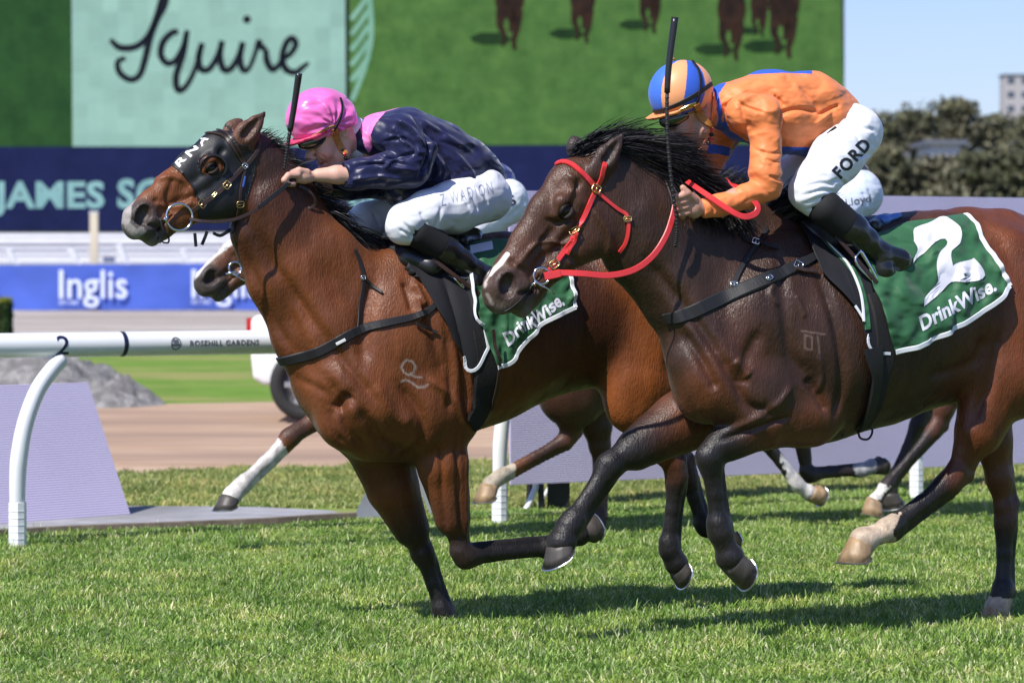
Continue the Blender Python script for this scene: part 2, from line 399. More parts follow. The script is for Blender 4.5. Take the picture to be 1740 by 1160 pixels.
m_gravel = ground_mat('gravel_ground', (.20, .17, .145), (.42, .37, .33), 1.6, (.5, .46, .42), stretch=(.5, 2.5, 1), scale2=.2)
m_far = ground_mat('far_ground', (.10, .14, .05), (.22, .22, .12), .2)
gr = mesh_obj('ground', np.array([(-1500, -60, -.03), (1500, -60, -.03), (1500, 3000, -.03), (-1500, 3000, -.03)]), [(0, 1, 2, 3)], m_far, smooth=False); gr['kind'] = 'structure'
T0 = 20.15   # the turf's far edge: y = T0 + EDGE x
strip('turf', -40, T0, 0.0, m_soil)
strip('dry_grass_verge', T0+.0, 25.5, -.004, m_dry)
strip('dirt_track', 25.5, 37.5, -.008, m_dirt, s1=.45, n=40)
strip('lawn', 37.5, 62, -.012, m_lawn, s0=.45, s1=.3, x0=-60)
strip('gravel', 62, 112, -.016, m_gravel, s0=.3, s1=0, x0=-80)
# the path between rail and lawn on the left, a wedge that narrows to the right
pa = [at_ground(x, y) for x, y in ((-60, 872), (60, 868), (222, 866), (440, 868), (560, 874), (600, 884), (480, 893), (220, 905), (60, 912), (-60, 914))]
mb = MB(); mb.prism([(p[0], p[1], 0.006) for p in pa][::-1], (0, 0, .02)); o = mb.build('path', m_path); o['kind'] = 'structure'
# low edging board where turf meets the path
m_edge = mat('weathered_edging', (.16, .13, .10), .9, noise=.4, nscale=12)
kp = [at_ground(x, y) for x, y in ((-60, 921), (0, 916), (120, 909), (300, 902), (440, 896), (530, 890), (602, 886))]
mb = MB(); mb.ribbon(catmull([(p[0], p[1], .02) for p in kp], 4), (0, -1, .1), .07, .03); o = mb.build('path_edging', m_edge); tag(o, 'weathered low edging along the near side of the grey path', 'edging')
# ------------------------------------------------------------------ running rail
m_rail = mat('white_rail_plastic', (.80, .82, .84), .32, .5, noise=.03, nscale=3, coat=.3)
m_navy = mat('navy_print', (.012, .018, .06), .4)
m_grey = mat('grey_print', (.12, .13, .16), .5)
RH = 1.04
def rail_pt(x): # depth of rail at lateral x, gentle curve from the three posts seen
    return 19.05+.68*x+.006*x*x
rail = thing('running_rail', (-2.5, 17.4, 0), 'white plastic running rail on curved posts with a navy 2 printed on it', 'running rail')
xs = np.linspace(-6, 12, 60); pts = np.array([(x, rail_pt(x), RH) for x in xs])
mb = MB(); mb.tube(pts, .064, 20); mb.build('rail', m_rail, rail, smooth=True)
def rail_frame(px):     # point on the near face of the rail at that picture column
    best = min(np.linspace(-6, 10, 1600), key=lambda x: abs(F*x/rail_pt(x)+870-px))
    d = .68+.012*best; t = np.array([1, d, 0])/math.hypot(1, d); n = np.array([t[1], -t[0], 0]); return np.array([best, rail_pt(best), RH]), t, n
def wrap_text(s, px, size, m, name, bold=0., dz=0., v=None, f=None, spacing=1.):
    c, t, n = rail_frame(px)
    if v is None: v, f = text_mesh(s, size, bold, spacing=spacing)
    v = np.array(v); u0 = (v[:, 0].max()+v[:, 0].min())/2; v0 = (v[:, 1].max()+v[:, 1].min())/2
    R = .0655; out = []
    for q in v:
        a = (q[1]-v0+dz)/R; out.append(c+t*(q[0]-u0)+R*(math.cos(a)*n+math.sin(a)*np.array([0, 0, 1])))
    o = mesh_obj(name, np.array(out), f, m, rail, smooth=False); return o
def densify(v, f, n=2):
    me = bpy.data.meshes.new('q'); me.from_pydata([tuple(map(float, q)) for q in v], [], f); bm = bmesh.new(); bm.from_mesh(me)
    bmesh.ops.triangulate(bm, faces=bm.faces[:])
    for _ in range(n): bmesh.ops.subdivide_edges(bm, edges=bm.edges[:], cuts=1, use_grid_fill=True)
    bmesh.ops.triangulate(bm, faces=bm.faces[:])
    v = np.array([tuple(q.co) for q in bm.verts]); f = [tuple(x.index for x in p.verts) for p in bm.faces]; bm.free(); bpy.data.meshes.remove(me); return v, f
v, f = text_mesh('2', .155, .002); v, f = densify(v, f, 2); wrap_text('2', 97, 0, m_navy, 'distance_number', v=v, f=f)
g = [(x*.012, y*.0075, 0) for y in range(-13, 14) for x in (-1, 1)]; gf = [(2*i, 2*i+1, 2*i+3, 2*i+2) for i in range(26)]
wrap_text('', 207, 0, m_navy, 'rail_mark', v=np.array(g), f=gf)
v, f = text_mesh('ROSEHILL GARDENS', .042, .0009, spacing=1.1); v, f = densify(v, f, 1); wrap_text('', 372, 0, m_grey, 'lettering', v=v, f=f)
# round crest: ring, cap and base
mb = MB(); ring = [(.03*math.cos(a), .036*math.sin(a), 0) for a in np.linspace(0, 2*math.pi, 25)]; rin = [(p[0]*.8, p[1]*.8, 0) for p in ring]
mb.add(ring+rin, [(i, i+1, 25+i+1, 25+i) for i in range(24)])
mb.add([(-.018, .004, 0), (.018, .004, 0), (.014, .022, 0), (-.014, .022, 0)], [(0, 1, 2, 3)]); mb.add([(-.026, -.014, 0), (.026, -.014, 0), (.022, -.002, 0), (-.022, -.002, 0)], [(0, 1, 2, 3)])
wrap_text('', 291, 0, m_grey, 'crest', v=np.array(mb.v), f=mb.f)
# curved posts
def rail_post(px_foot, py_foot, px_top, parent):
    b = at_ground(px_foot, py_foot); n_t = rail_frame(px_top)[0]
    d = (n_t-b); 
    prof = [(0, .0), (0, .16), (.0, .33), (.035, .47), (.15, .63), (.36, .78), (.62, .88), (.80, .93)]
    pts = [b+np.array([d[0]*t, d[1]*t, RH*z]) for t, z in prof]
    mb = MB(); mb.tube(catmull(pts, 5), np.interp(np.linspace(0, 1, 36), [0, .1, .4, 1], [.028, .034, .04, .034]), 14, flat=1.25); mb.build('post', m_rail, parent, smooth=True)
    mb = MB(); mb.tube([b+np.array([0, 0, -.02]), b+np.array([0, 0, .25])], [.043, .043], 8, flat=1.1)
    for k in range(6): mb.tube([b+np.array([0, 0, .03+k*.035]), b+np.array([0, 0, .036+k*.035])], [.0445, .0445], 8, flat=1.1)
    mb.build('post_sleeve', m_rail, parent)
for pf in ((30, 937, 122), (849, 893, 905), (1557, 853, 1600)): rail_post(*pf, rail)
rail_post(-700, 985, -560, rail); rail_post(2200, 822, 2240, rail)
# ------------------------------------------------------------------ lavender mesh hoardings
m, N, L, B = nt('lavender_mesh'); tc = N.new('ShaderNodeTexCoord'); w = N.new('ShaderNodeTexWave'); w.bands_direction = 'Z'; w.inputs['Scale'].default_value = 24; w.inputs['Distortion'].default_value = .15; L.new(tc.outputs['Object'], w.inputs['Vector'])
r = ramp(N, [(.0, (.46, .42, .60)), (1, (.53, .49, .67))]); L.new(w.outputs['Fac'], r.inputs[0])
nz = N.new('ShaderNodeTexNoise'); nz.inputs['Scale'].default_value = 1.2; nz.inputs['Detail'].default_value = 6; L.new(tc.outputs['Object'], nz.inputs['Vector']); mr = N.new('ShaderNodeMapRange'); mr.inputs[3].default_value = .86; mr.inputs[4].default_value = 1.12; L.new(nz.outputs['Fac'], mr.inputs[0])
vm = N.new('ShaderNodeVectorMath'); vm.operation = 'SCALE'; L.new(r.outputs[0], vm.inputs[0]); L.new(mr.outputs[0], vm.inputs['Scale']); L.new(vm.outputs[0], B.inputs['Base Color']); B.inputs['Roughness'].default_value = .7
bp = N.new('ShaderNodeBump'); bp.inputs['Distance'].default_value = .0015; L.new(w.outputs['Fac'], bp.inputs['Height']); L.new(bp.outputs[0], B.inputs['Normal'])
m_lav = m
m_black = mat('black_metal', (.012, .012, .014), .5); m_white = mat('white_paint', (.75, .76, .78), .45, noise=.05, nscale=5); m_steel = mat('galvanised_sheet', (.42, .43, .45), .4, metal=.6, noise=.2, nscale=6)
def hoarding(p0, p1, top0, top1, label, x_lean=0., back=0.):
    """p0,p1 ground-plan ends (x,y,zbottom); tops heights"""
    p0 = np.array(p0); p1 = np.array(p1); t = thing('hoarding', (p0[0], p0[1], 0), label, 'hoarding')
    d = p1-p0; d[2] = 0; d /= np.linalg.norm(d); n = np.array([d[1], -d[0], 0])
    a, b = p0, p1; c = p1+np.array([0, 0, top1-p1[2]]); e = p0+np.array([0, 0, top0-p0[2]])
    if x_lean > 0: c = c-d*x_lean
    if x_lean < 0: e = e-d*x_lean
    c = c-n*back; e = e-n*back
    mb = MB(); mb.prism([a, b, c, e], -n*.015); mb.build('panel', m_lav, t)
    mb = MB(); L_ = np.linalg.norm(p1-p0)
    for k in np.arange(0, L_, 2.4): 
        q = p0+d*(k+.25)-n*.05; q[2] = 0; mb = MB(); mb.tube([q, q-n*back+np.array([0, 0, top0-.05])], .02, 6); mb.build('frame_post', m_black, t)
        if back: mb = MB(); mb.tube([q-n*back*2.2, q-n*back+np.array([0, 0, top0-.05])], .02, 6); mb.build('frame_post', m_black, t); return t, d, n
g0 = at_ground(-560, 940); g1 = at_ground(224, 881)
hoarding((g0[0], g0[1], 0.0), (g1[0], g1[1], 0.0), .78, .77, 'low lavender mesh hoarding with a slanting end behind the left rail post', 0, .37)
gx = at_ground(868, 868)
ha = hoarding((gx[0], gx[1], .155), (gx[0]+9, gx[1]+9*.655, .155), 1.89, 1.89, 'long tall lavender mesh hoarding standing behind the running rail', -.03, .06)
t, d, n = ha
mb = MB(); q = np.array([*at_ground(949, 862)[:2], 0]); mb.box((q[0], q[1], .09), (.135, .06, .18)); mb.build('foot_block', m_black, t)
mb = MB(); a = at_ground(893, 866); b = at_ground(915, 864); mb.tube([a, np.array([b[0], b[1], .16])], .018, 8); mb.build('brace', m_white, t); mb = MB(); a2 = at_ground(915, 858); mb.tube([a2, a2+np.array([.1, .05, .16])], .012, 8); mb.build('brace', m_white, t)
# triangular sheet-metal stand
st = thing('metal_stand', at_ground(640, 884), 'grey galvanised triangular stand beside the path end', 'stand')
A_, B_, C_ = at_ground(597, 886), at_ground(668, 884), at_ground(632, 884); C_ = C_+np.array([0, 0, .24])
A_[2] = B_[2] = .0
mb = MB(); mb.prism([A_, B_, C_], (0, .35, 0)); mb.build('side_plate', m_steel, st)
mb = MB(); q = at_ground(733, 878); mb.prism([q, q+np.array([.035, 0, 0]), q+np.array([-.115, 0, .34]), q+np.array([-.15, 0, .34])], (0, .25, 0)); mb.build('strut', m_steel, st)
# ------------------------------------------------------------------ gravel mound
def mound(name, c, rx, ry, hgt, m, label, seed):
    n = 70; g = np.linspace(-1.15, 1.15, n); X, Y = np.meshgrid(g, g, indexing='ij'); r = np.sqrt(X*X+Y*Y)
    P = np.stack([X.ravel()*rx, Y.ravel()*ry, X.ravel()*0], 1)
    z = hgt*np.clip(1-r.ravel()**2.2, -.1, 1)**.8 if False else hgt*np.clip(1.02-r.ravel()**2, -.1, 1)
    z = z+(vnoise(P, 1.6, seed)*.10+vnoise(P, 4.5, seed+1)*.06+vnoise(P, 12, seed+2)*.045)*np.clip(1.2-r.ravel(), 0, 1)*2
    v = np.stack([P[:, 0]+c[0], P[:, 1]+c[1], z-.02], 1); i = np.arange(n*n).reshape(n, n)
    f = np.stack([i[:-1, :-1], i[1:, :-1], i[1:, 1:], i[:-1, 1:]], -1).reshape(-1, 4)
    o = mesh_obj(name, v, f, m); tag(o, label, 'mound'); return o
m_rub = ground_mat('grey_rubble', (.20, .195, .19), (.44, .43, .42), 9, (.22, .215, .21), bump=.10, scale2=4)
c = at_ground(40, 690); mound('gravel_mound', (c[0]-.2, c[1]+1.2, 0), 1.5, 1.6, .62, m_rub, 'heap of grey gravel behind the left end of the running rail', 3)
c = at_ground(190, 690); o = mound('gravel_mound', (c[0]-.1, c[1]+.6, 0), .6, .8, .3, m_rub, 'small grey gravel spill at the right foot of the heap', 9)
# ------------------------------------------------------------------ white ute
m_car = mat('white_car_paint', (.78, .79, .80), .2, coat=1., coat_r=.03); m_tyre = mat('rubber', (.02, .02, .02), .8); m_alloy = mat('alloy', (.5, .5, .52), .3, metal=.8)
m_glass = mat('dark_glass', (.02, .025, .03), .05, .8); m_red = mat('red_lamp', (.45, .01, .01), .15, coat=.6); m_under = mat('grey_plastic', (.06, .06, .065), .6)
D_c = 31.6; ks = F/D_c; x0 = (427-870)/ks
car = thing('parked_car', (x0+2.2, D_c, 0), 'white utility vehicle parked on the infield behind the front horse', 'car')
def carz(y): return CAM_H-(y-450)/ks
prof = [(.02, .40), (.0, .60), (.0, .95), (.06, .99), (1.75, .99), (1.85, 1.0), (2.05, 1.50), (3.35, 1.52), (3.95, 1.03), (4.85, .93), (4.98, .75), (5.0, .45), (4.9, .32), (.75, .32), (.12, .34)]
mb = MB(); mb.prism([(x0+p[0], D_c-.1, p[1]) for p in prof], (0, 1.75, 0))
bm = bmesh.new(); me = bpy.data.meshes.new('b'); me.from_pydata(mb.v, [], mb.f); bm.from_mesh(me); bmesh.ops.bevel(bm, geom=bm.edges[:]+bm.verts[:], offset=.045, segments=3, affect='EDGES', profile=.6)
v = np.array([tuple(q.co) for q in bm.verts]); f = [tuple(x.index for x in p.verts) for p in bm.faces]; bm.free()
mesh_obj('body', v, f, m_car, car, smooth=True)
for wx in (.52, 3.95):
    for yy, sg in ((D_c-.12, -1), (D_c+1.67, 1)):
        cx = x0+wx; a = np.linspace(0, 2*math.pi, 33)
        mb = MB(); prof2 = [(.22, -.11), (.32, -.11), (.338, -.07), (.338, .07), (.32, .11), (.22, .11)]
        vv = [(cx+r_*math.cos(q), yy+w_, .35+r_*math.sin(q)) for q in a[:-1] for r_, w_ in prof2]
        mb.add(vv, [(i*6+k, i*6+(k+1) % 6, ((i+1) % 32)*6+(k+1) % 6, ((i+1) % 32)*6+k) for i in range(32) for k in range(6)])
        wh = mb.build('wheel', m_tyre, car, smooth=True)
        mb = MB()
        for k in range(6):
            q = k*math.pi/3; mb.box((cx+.1*math.cos(q), yy+sg*.09, .35+.1*math.sin(q)), (.2, .02, .05), [[math.cos(q), 0, math.sin(q)], [0, 1, 0], [-math.sin(q), 0, math.cos(q)]])
        mb.tube([(cx, yy+sg*.10, .35), (cx, yy+sg*.02, .35)], [.05, .235], 20); mb.build('rim', m_alloy, wh, smooth=False)
mb = MB(); mb.box((x0+.01, D_c+.03, .82), (.10, .2, .28)); mb.build('tail_light', m_red, car)
mb = MB(); mb.box((x0+.01, D_c+1.5, .82), (.10, .2, .28)); mb.build('tail_light', m_red, car)
mb = MB(); mb.prism([(x0+p[0], D_c-.112, p[1]) for p in ((.20, .315), (1.0, .33), (.98, .60), (.80, .76), (.42, .76), (.26, .60))], (0, .02, 0)); mb.build('wheel_arch', m_under, car)
mb = MB(); mb.prism([(x0+p[0], D_c-.108, p[1]) for p in ((2.02, 1.05), (3.75, 1.05), (3.3, 1.44), (2.15, 1.44))], (0, .03, 0)); mb.build('side_window', m_glass, car)
# ------------------------------------------------------------------ hedge, banner, far railings
m_leafy = mat('hedge_leaf', (.05, .09, .012), .8, attr=True, noise=.5, nscale=9)
def leaf_cloud(name, centers, radii, n, size, cols, m, parent=None, seed=1, flatz=1.):
    r = np.random.default_rng(seed); k = len(centers); idx = r.integers(0, k, n); c = np.array(centers)[idx]; rad = np.array(radii)[idx]
    if rad.ndim == 1: rad = np.stack([rad]*3, 1)
    d = r.normal(size=(n, 3)); d /= np.linalg.norm(d, axis=1)[:, None]; rr = r.uniform(.55, 1.0, n)**.7
    p = c+d*rad*rr[:, None]; a = r.normal(size=(n, 3)); a /= np.linalg.norm(a, axis=1)[:, None]; b = np.cross(a, r.normal(size=(n, 3))); b /= np.linalg.norm(b, axis=1)[:, None]
    sz = size*r.uniform(.6, 1.4, (n, 1)); q = np.stack([p-a*sz, p-b*sz*.7, p+a*sz, p+b*sz*.7], 1).reshape(-1, 3)
    f = np.arange(4*n).reshape(n, 4); tone = np.array(cols)[idx % len(cols)]*r.uniform(.65, 1.35, (n, 1)); cc = np.repeat(tone, 4, 0)
    return mesh_obj(name, q, f, m, parent, smooth=False, cols=cc)
hd = at_ground(-40, 592); hs = F/hd[1]
hg = thing('hedge', (hd[0], hd[1], 0), 'clipped green hedge with sunny yellow top at the left edge', 'hedge')
mb = MB(); mb.box((hd[0], hd[1], .42), (1.05, .7, .8)); mb.build('foliage_core', mat('hedge_dark', (.02, .03, .01), .9), hg)
r = np.random.default_rng(5); n = 9000; P = r.uniform(-1, 1, (n, 3)); ax = r.integers(0, 3, n); P[np.arange(n), ax] = np.sign(P[np.arange(n), ax]); P = P*np.array([.56, .38, .42])+np.array([hd[0], hd[1], .43])+r.normal(0, .012, (n, 3))
a = r.normal(0, .018, (n, 3)); b = r.normal(0, .018, (n, 3)); col = np.where((P[:, 2:] > .80), np.array([[.20, .21, .02]]), np.array([[.035, .07, .012]]))*r.uniform(.7, 1.3, (n, 1))  # yellow green leaves along the top, dark green ones below
mesh_obj('leaves', np.stack([P-a, P-b, P+a, P+b], 1).reshape(-1, 3), np.arange(4*n).reshape(n, 4), m_leafy, hg, smooth=False, cols=np.repeat(col, 4, 0))['kind'] = 'stuff'
# blue banner (slightly sagging cloth) on the far fence
DB = 107.0; kb = F/DB
def far(px, py, d): return at_depth(px, py, d)
m_blue = mat('blue_banner_cloth', (.05, .105, .47), .65, noise=.22, nscale=.55, detail=2, bump=.05, bscale=.8); m_btext = mat('white_banner_print', (.62, .68, .90), .6)
bn = thing('fence_banner', far(210, 527, DB), 'long royal blue cloth banner lettered Inglis hung on the far white fence', 'banner')
nx = 160; XX = np.linspace(-30, 34, nx); v = []; 
for x in XX:
    for z in np.linspace(0, 1, 9):
        zz = (.03+1.47*z)+(x+8)*.006*z; v.append((x, DB+.05*math.sin(x*1.9)*(1-abs(z-.5))+.03*math.sin(x*5+z*3), zz))
i = np.arange(nx*9).reshape(nx, 9); f = np.stack([i[:-1, :-1], i[1:, :-1], i[1:, 1:], i[:-1, 1:]], -1).reshape(-1, 4)
mesh_obj('cloth', np.array(v), f, m_blue, bn)
def flat_text(s, px0, px1, py_base, d, m, name, parent, bold=.0, hgt=None, dy=-.15, spacing=1.):
    v, f = text_mesh(s, 1.0, bold, spacing=spacing); w = v[:, 0].max()-v[:, 0].min(); a = far(px0, py_base, d); b = far(px1, py_base, d); k = (b[0]-a[0])/w
    kz = k if hgt is None else (hgt/(F/d))/(v[:, 1].max()-v[:, 1].min())
    vv = np.stack([a[0]+(v[:, 0]-v[:, 0].min())*k, np.full(len(v), d+dy), a[2]+(v[:, 1])*kz], 1); return mesh_obj(name, vv, f, m, parent, smooth=False)
for k in range(-3, 7):
    x = 101+225*k
    flat_text('Inglis', x, x+116, 506+(-k*1.2), DB, m_btext, 'lettering', bn, .012, hgt=64, dy=-.1)
    flat_text('EST.1867', x+1, x+34, 517-k*1.2, DB, m_btext, 'small_lettering', bn, .01, hgt=7)
# white tiered railings behind the banner
m_wr = mat('white_railing', (.74, .75, .80), .5, noise=.08, nscale=2)
wr = thing('white_fence', far(200, 447, DB+1), 'white multi-bar railings above the blue banner', 'railing')
for yy, h_ in ((399, 5), (408, 7), (421, 5), (430, 4), (441, 9)):
    a = far(0, yy, DB+2); mb = MB(); mb.box((2, DB+2+(441-yy)*.05, a[2]), (70, .08, h_/kb*1.0)); mb.build('rail', m_wr, wr)
mb = MB(); a1 = far(0, 446, DB+3)[2]; a2 = far(0, 396, DB+3)[2]; mb.box((2, DB+4.4, (a1+a2)/2), (70, .05, a2-a1)); mb.build('back_board', mat('pale_board', (.42, .42, .47), .7, noise=.1, nscale=1), wr)
for k in range(-6, 12):
    xp = 20+92*k+(k*37 % 23); a = far(xp-7, 425-((k*7) % 3)*5, DB+1.3); b = far(xp+5, 446, DB+1.3); mb = MB(); mb.tube([a, b], .12, 8); mb.box((b[0], b[1]+.6, b[2]/2), (.1, .1, b[2])); mb.build('post', m_white, wr)
pp = thing('timber_post', far(160, 527, 108.4), 'tall pale timber post standing behind the blue banner', 'post')
a = far(160, 447, 108.4); b = far(160, 362, 108.4); mb = MB(); mb.box((a[0], 108.4, b[2]/2), (.25, .2, b[2])); mb.build('shaft', mat('pale_timber', (.62, .55, .42), .7, noise=.15, nscale=2, stretch=(1, 1, .1)), pp); mb = MB(); mb.box((a[0], 108.4, b[2]+.02), (.28, .24, .05)); mb.build('cap', m_white, pp)
# ------------------------------------------------------------------ big screen
DS = 140.0; sc_ = thing('big_screen', (0, DS, 0), 'giant outdoor LED screen showing green turf and a brewer’s script logo', 'screen')
sc_['label'] = 'giant outdoor LED screen showing green turf with a teal script panel above a navy strip'
def led(name, c1, c2, scale, em, c3=None, blk=True):
    m, N, L, B = nt(name); tc = N.new('ShaderNodeTexCoord'); src = tc.outputs['Object']
    a = N.new('ShaderNodeTexNoise'); a.inputs['Scale'].default_value = scale; a.inputs['Detail'].default_value = 8; a.inputs['Roughness'].default_value = .65; L.new(src, a.inputs['Vector'])
    r = ramp(N, [(.35, c1), (.65, c2)]); L.new(a.outputs['Fac'], r.inputs[0]); out = r.outputs[0]
    # the cabinet grid of an LED wall
    sn = N.new('ShaderNodeVectorMath'); sn.operation = 'SNAP'; sn.inputs[1].default_value = (.62, 5, .62); L.new(src, sn.inputs[0])
    wn_ = N.new('ShaderNodeTexWhiteNoise'); L.new(sn.outputs[0], wn_.inputs['Vector']); mr = N.new('ShaderNodeMapRange'); mr.inputs[3].default_value = .92; mr.inputs[4].default_value = 1.07; L.new(wn_.outputs['Value'], mr.inputs[0])
    sc2 = N.new('ShaderNodeVectorMath'); sc2.operation = 'SCALE'; L.new(out, sc2.inputs[0]); L.new(mr.outputs[0], sc2.inputs['Scale'])
    B.inputs['Base Color'].default_value = (.004, .004, .005, 1); B.inputs['Roughness'].default_value = .9; B.inputs['Specular IOR Level'].default_value = .05; L.new(sc2.outputs[0], B.inputs['Emission Color']); B.inputs['Emission Strength'].default_value = em*.80
    return m
m_lg = led('screen_turf', (.058, .150, .038), (.105, .225, .058), 1.1, 1.); m_ldg = led('screen_turf_dark', (.018, .07, .022), (.032, .105, .028), .8, 1.)
m_lt = led('screen_teal', (.30, .52, .47), (.36, .60, .53), .5, 1.); m_ln = led('screen_navy', (.010, .016, .075), (.014, .022, .10), .8, 1.)
m_lb = led('screen_black', (.010, .012, .022), (.012, .016, .026), .5, 1.); m_ltx = led('screen_pale_teal', (.24, .47, .52), (.32, .58, .62), .7, 1.); m_lteal2 = led('screen_soft_teal', (.19, .42, .32), (.27, .52, .42), .9, 1.)
m_lh = led('screen_horse', (.014, .010, .008), (.048, .024, .016), 1.6, 1.); m_lsh = led('screen_shadow', (.010, .035, .012), (.02, .055, .016), 1.5, 1.)
def panel(name, x0, y0, x1, y1, dy, m, dx=0.):
    a = far(x0, y0, DS); b = far(x1, y1, DS); mb = MB(); mb.prism([(a[0], DS+dy, a[2]), (b[0]+dx, DS+dy, a[2]), (b[0], DS+dy, b[2]), (a[0], DS+dy, b[2])], (0, .04, 0)); return mb.build(name, m, sc_)
def flat_poly(name, pts, dy, m, parent=None):
    P = [far(x, y, DS) for x, y in pts]; mb = MB(); mb.prism([(p[0], DS+dy, p[2]) for p in P], (0, .03, 0)); return mb.build(name, m, parent or sc_)
TOP = -120
mb = MB(); a = far(-520, 395, DS); b = far(1436, TOP-10, DS); mb.box(((a[0]+b[0])/2, DS+.7, (a[2]+b[2])/2), (b[0]-a[0], 1.2, b[2]-a[2])); mb.build('housing', mat('screen_housing', (.10, .11, .12), .6), sc_)
for x in (-14, -4, 6, 12): 
    mb = MB(); mb.box((x, DS+.8, a[2]/2), (.5, .5, a[2])); mb.build('leg', m_steel, sc_)
flat_poly('turf_picture', [(122, 249), (122, TOP), (1429, TOP), (1430, 40), (1434, 150), (1437, 244.5)], -.02, m_lg)
flat_poly('dark_turf_picture', [(-520, 250), (-520, TOP), (119, TOP), (122, 249)], -.02, m_ldg)  # darker green strip at the left of the screen picture
flat_poly('navy_strip', [(-520, 392), (-520, 250.5), (600, 248.5), (1436, 245.5), (1436, 392)], -.03, m_ln)
flat_poly('teal_panel', [(124, 249), (121, TOP), (586, TOP), (588, 249)], -.09, m_lt)
flat_poly('dark_edge', [(588.5, 247), (586.5, TOP), (593, TOP), (594, 247)], -.09, m_lb)
# leaf-shaped emblem at the panel's right edge
EM = [((594, -30), (628, -30), (632, 40), (632, 60), (622, 105), (600, 165), (595, 165))]
mb = MB()
def sst(pts, w, dy=-.13, close=False):     # a stroke on the screen; w = full width px
    P = catmull([far(x, y, DS) for x, y in pts], 8); P[:, 1] = DS+dy; n = len(P); T = np.gradient(P, axis=0); T /= np.linalg.norm(T, axis=1)[:, None]
    W = np.interp(np.linspace(0, 1, n), np.linspace(0, 1, len(w)), w) if hasattr(w, '__len__') else np.full(n, w); W = W/(F/DS)/2
    S_ = np.stack([-T[:, 2], T[:, 1]*0, T[:, 0]], 1)*W[:, None]
    return np.vstack([P+S_, P-S_]), [(i, i+1, n+i+1, n+i) for i in range(n-1)]
for pts, w in (([(624, -30), (630, 20), (630, 70), (618, 120), (598, 172)], 9), *[([(597, y+34), (612, y+14), (627, y-8)], 9) for y in (0, 26, 52, 78, 104, 130)][:5]):
    mb.add(*sst(pts, w))
mb.build('leaf_emblem', m_lteal2, sc_)
# the script word on the panel, drawn as brush strokes
mb = MB()
SQ = [([(188, 68), (205, 82), (232, 80), (252, 62), (266, 30), (276, -6), (284, -30)], [8, 12, 12, 10, 10, 9, 8]),
      ([(284, -34), (282, 4), (268, 32), (256, 62), (248, 98), (238, 128), (222, 136), (204, 124), (201, 106), (214, 99)], [8, 12, 13, 13, 12, 11, 11, 11, 10, 8]),
      ([(304, 56), (294, 56), (278, 72), (274, 94), (284, 108), (298, 104), (312, 80), (318, 56)], [9, 11, 12, 12, 11, 10, 10, 10]),
      ([(319, 52), (312, 90), (300, 130), (303, 153), (316, 148), (332, 118), (344, 74)], [9, 12, 12, 12, 10, 9, 9]),
      ([(344, 74), (338, 100), (342, 118), (356, 118), (370, 96), (378, 70)], [10, 12, 12, 11, 10, 9]),
      ([(378, 70), (374, 96), (380, 118), (392, 118), (404, 100), (413, 74)], [10, 12, 12, 11, 10, 9]),
      ([(413, 72), (408, 100), (414, 120), (424, 116), (434, 92), (440, 72), (444, 80), (452, 84)], [10, 12, 11, 8, 8, 10, 11, 10]),
      ([(452, 84), (454, 104), (462, 118), (472, 114), (484, 96)], [10, 12, 12, 10, 9]),
      ([(478, 104), (494, 92), (503, 76), (497, 66), (487, 74), (480, 98), (486, 118), (502, 124), (516, 114), (525, 107)], [8, 10, 11, 11, 11, 11, 12, 11, 9, 6])]
for pts, w in SQ: mb.add(*sst(pts, w, -.14))
ang = np.linspace(0, 2*math.pi, 19)[:-1]; c = far(420, 34, DS); rr = 7/(F/DS); mb.add([(c[0]+rr*math.cos(q), DS-.14, c[2]+rr*math.sin(q)) for q in ang], [tuple(range(18))])
mb.build('script_lettering', m_lb, sc_)
flat_text('JAMES', -12, 178, 352, DS, m_ltx, 'strip_lettering', sc_, .035, hgt=60, dy=-.12, spacing=1.05)
flat_text('SQUIRE', 200, 424, 352, DS, m_ltx, 'strip_lettering', sc_, .035, hgt=60, dy=-.12, spacing=1.05)
flat_text('CO', 588, 664, 352, DS, m_ltx, 'strip_lettering', sc_, .035, hgt=60, dy=-.12)
# horses seen on the screen: body, legs and cast shadow, flat picture shapes
def scr_horse(x, y, k, lean=0.):
    s_ = lambda pts: [(x+k*(p[0]+lean*p[1]), y+k*p[1]) for p in pts]
    flat_poly('screen_shadow', s_([(-68, -14), (-50, -22), (-12, -22), (4, -12), (-4, -2), (-44, -1), (-62, -6)]), -.10, m_lsh)
    q_ = [(26*math.cos(a), -84+40*math.sin(a)) for a in np.linspace(0, 2*math.pi, 17)[:-1]]; flat_poly('screen_horse', s_(q_), -.12, m_lh)
    mb = MB()
    for pts, w in (([(-13, -62), (-16, -34), (-9, -18), (-12, 2)], [20, 12, 8, 6]), ([(13, -60), (12, -30), (7, -8), (9, 8)], [20, 13, 9, 7]), ([(1, -60), (3, -36), (0, -22)], [16, 9, 6])):
        mb.add(*sst(s_(pts), [q*k for q in w], -.14))
    mb.build('screen_horse_legs', m_lh, sc_)
for q in ((866, 78, 1.0), (990, 68, .85), (1105, 52, .8), (1243, 96, .95), (1290, 60, .6), (1332, 92, 1.05)): scr_horse(*q)
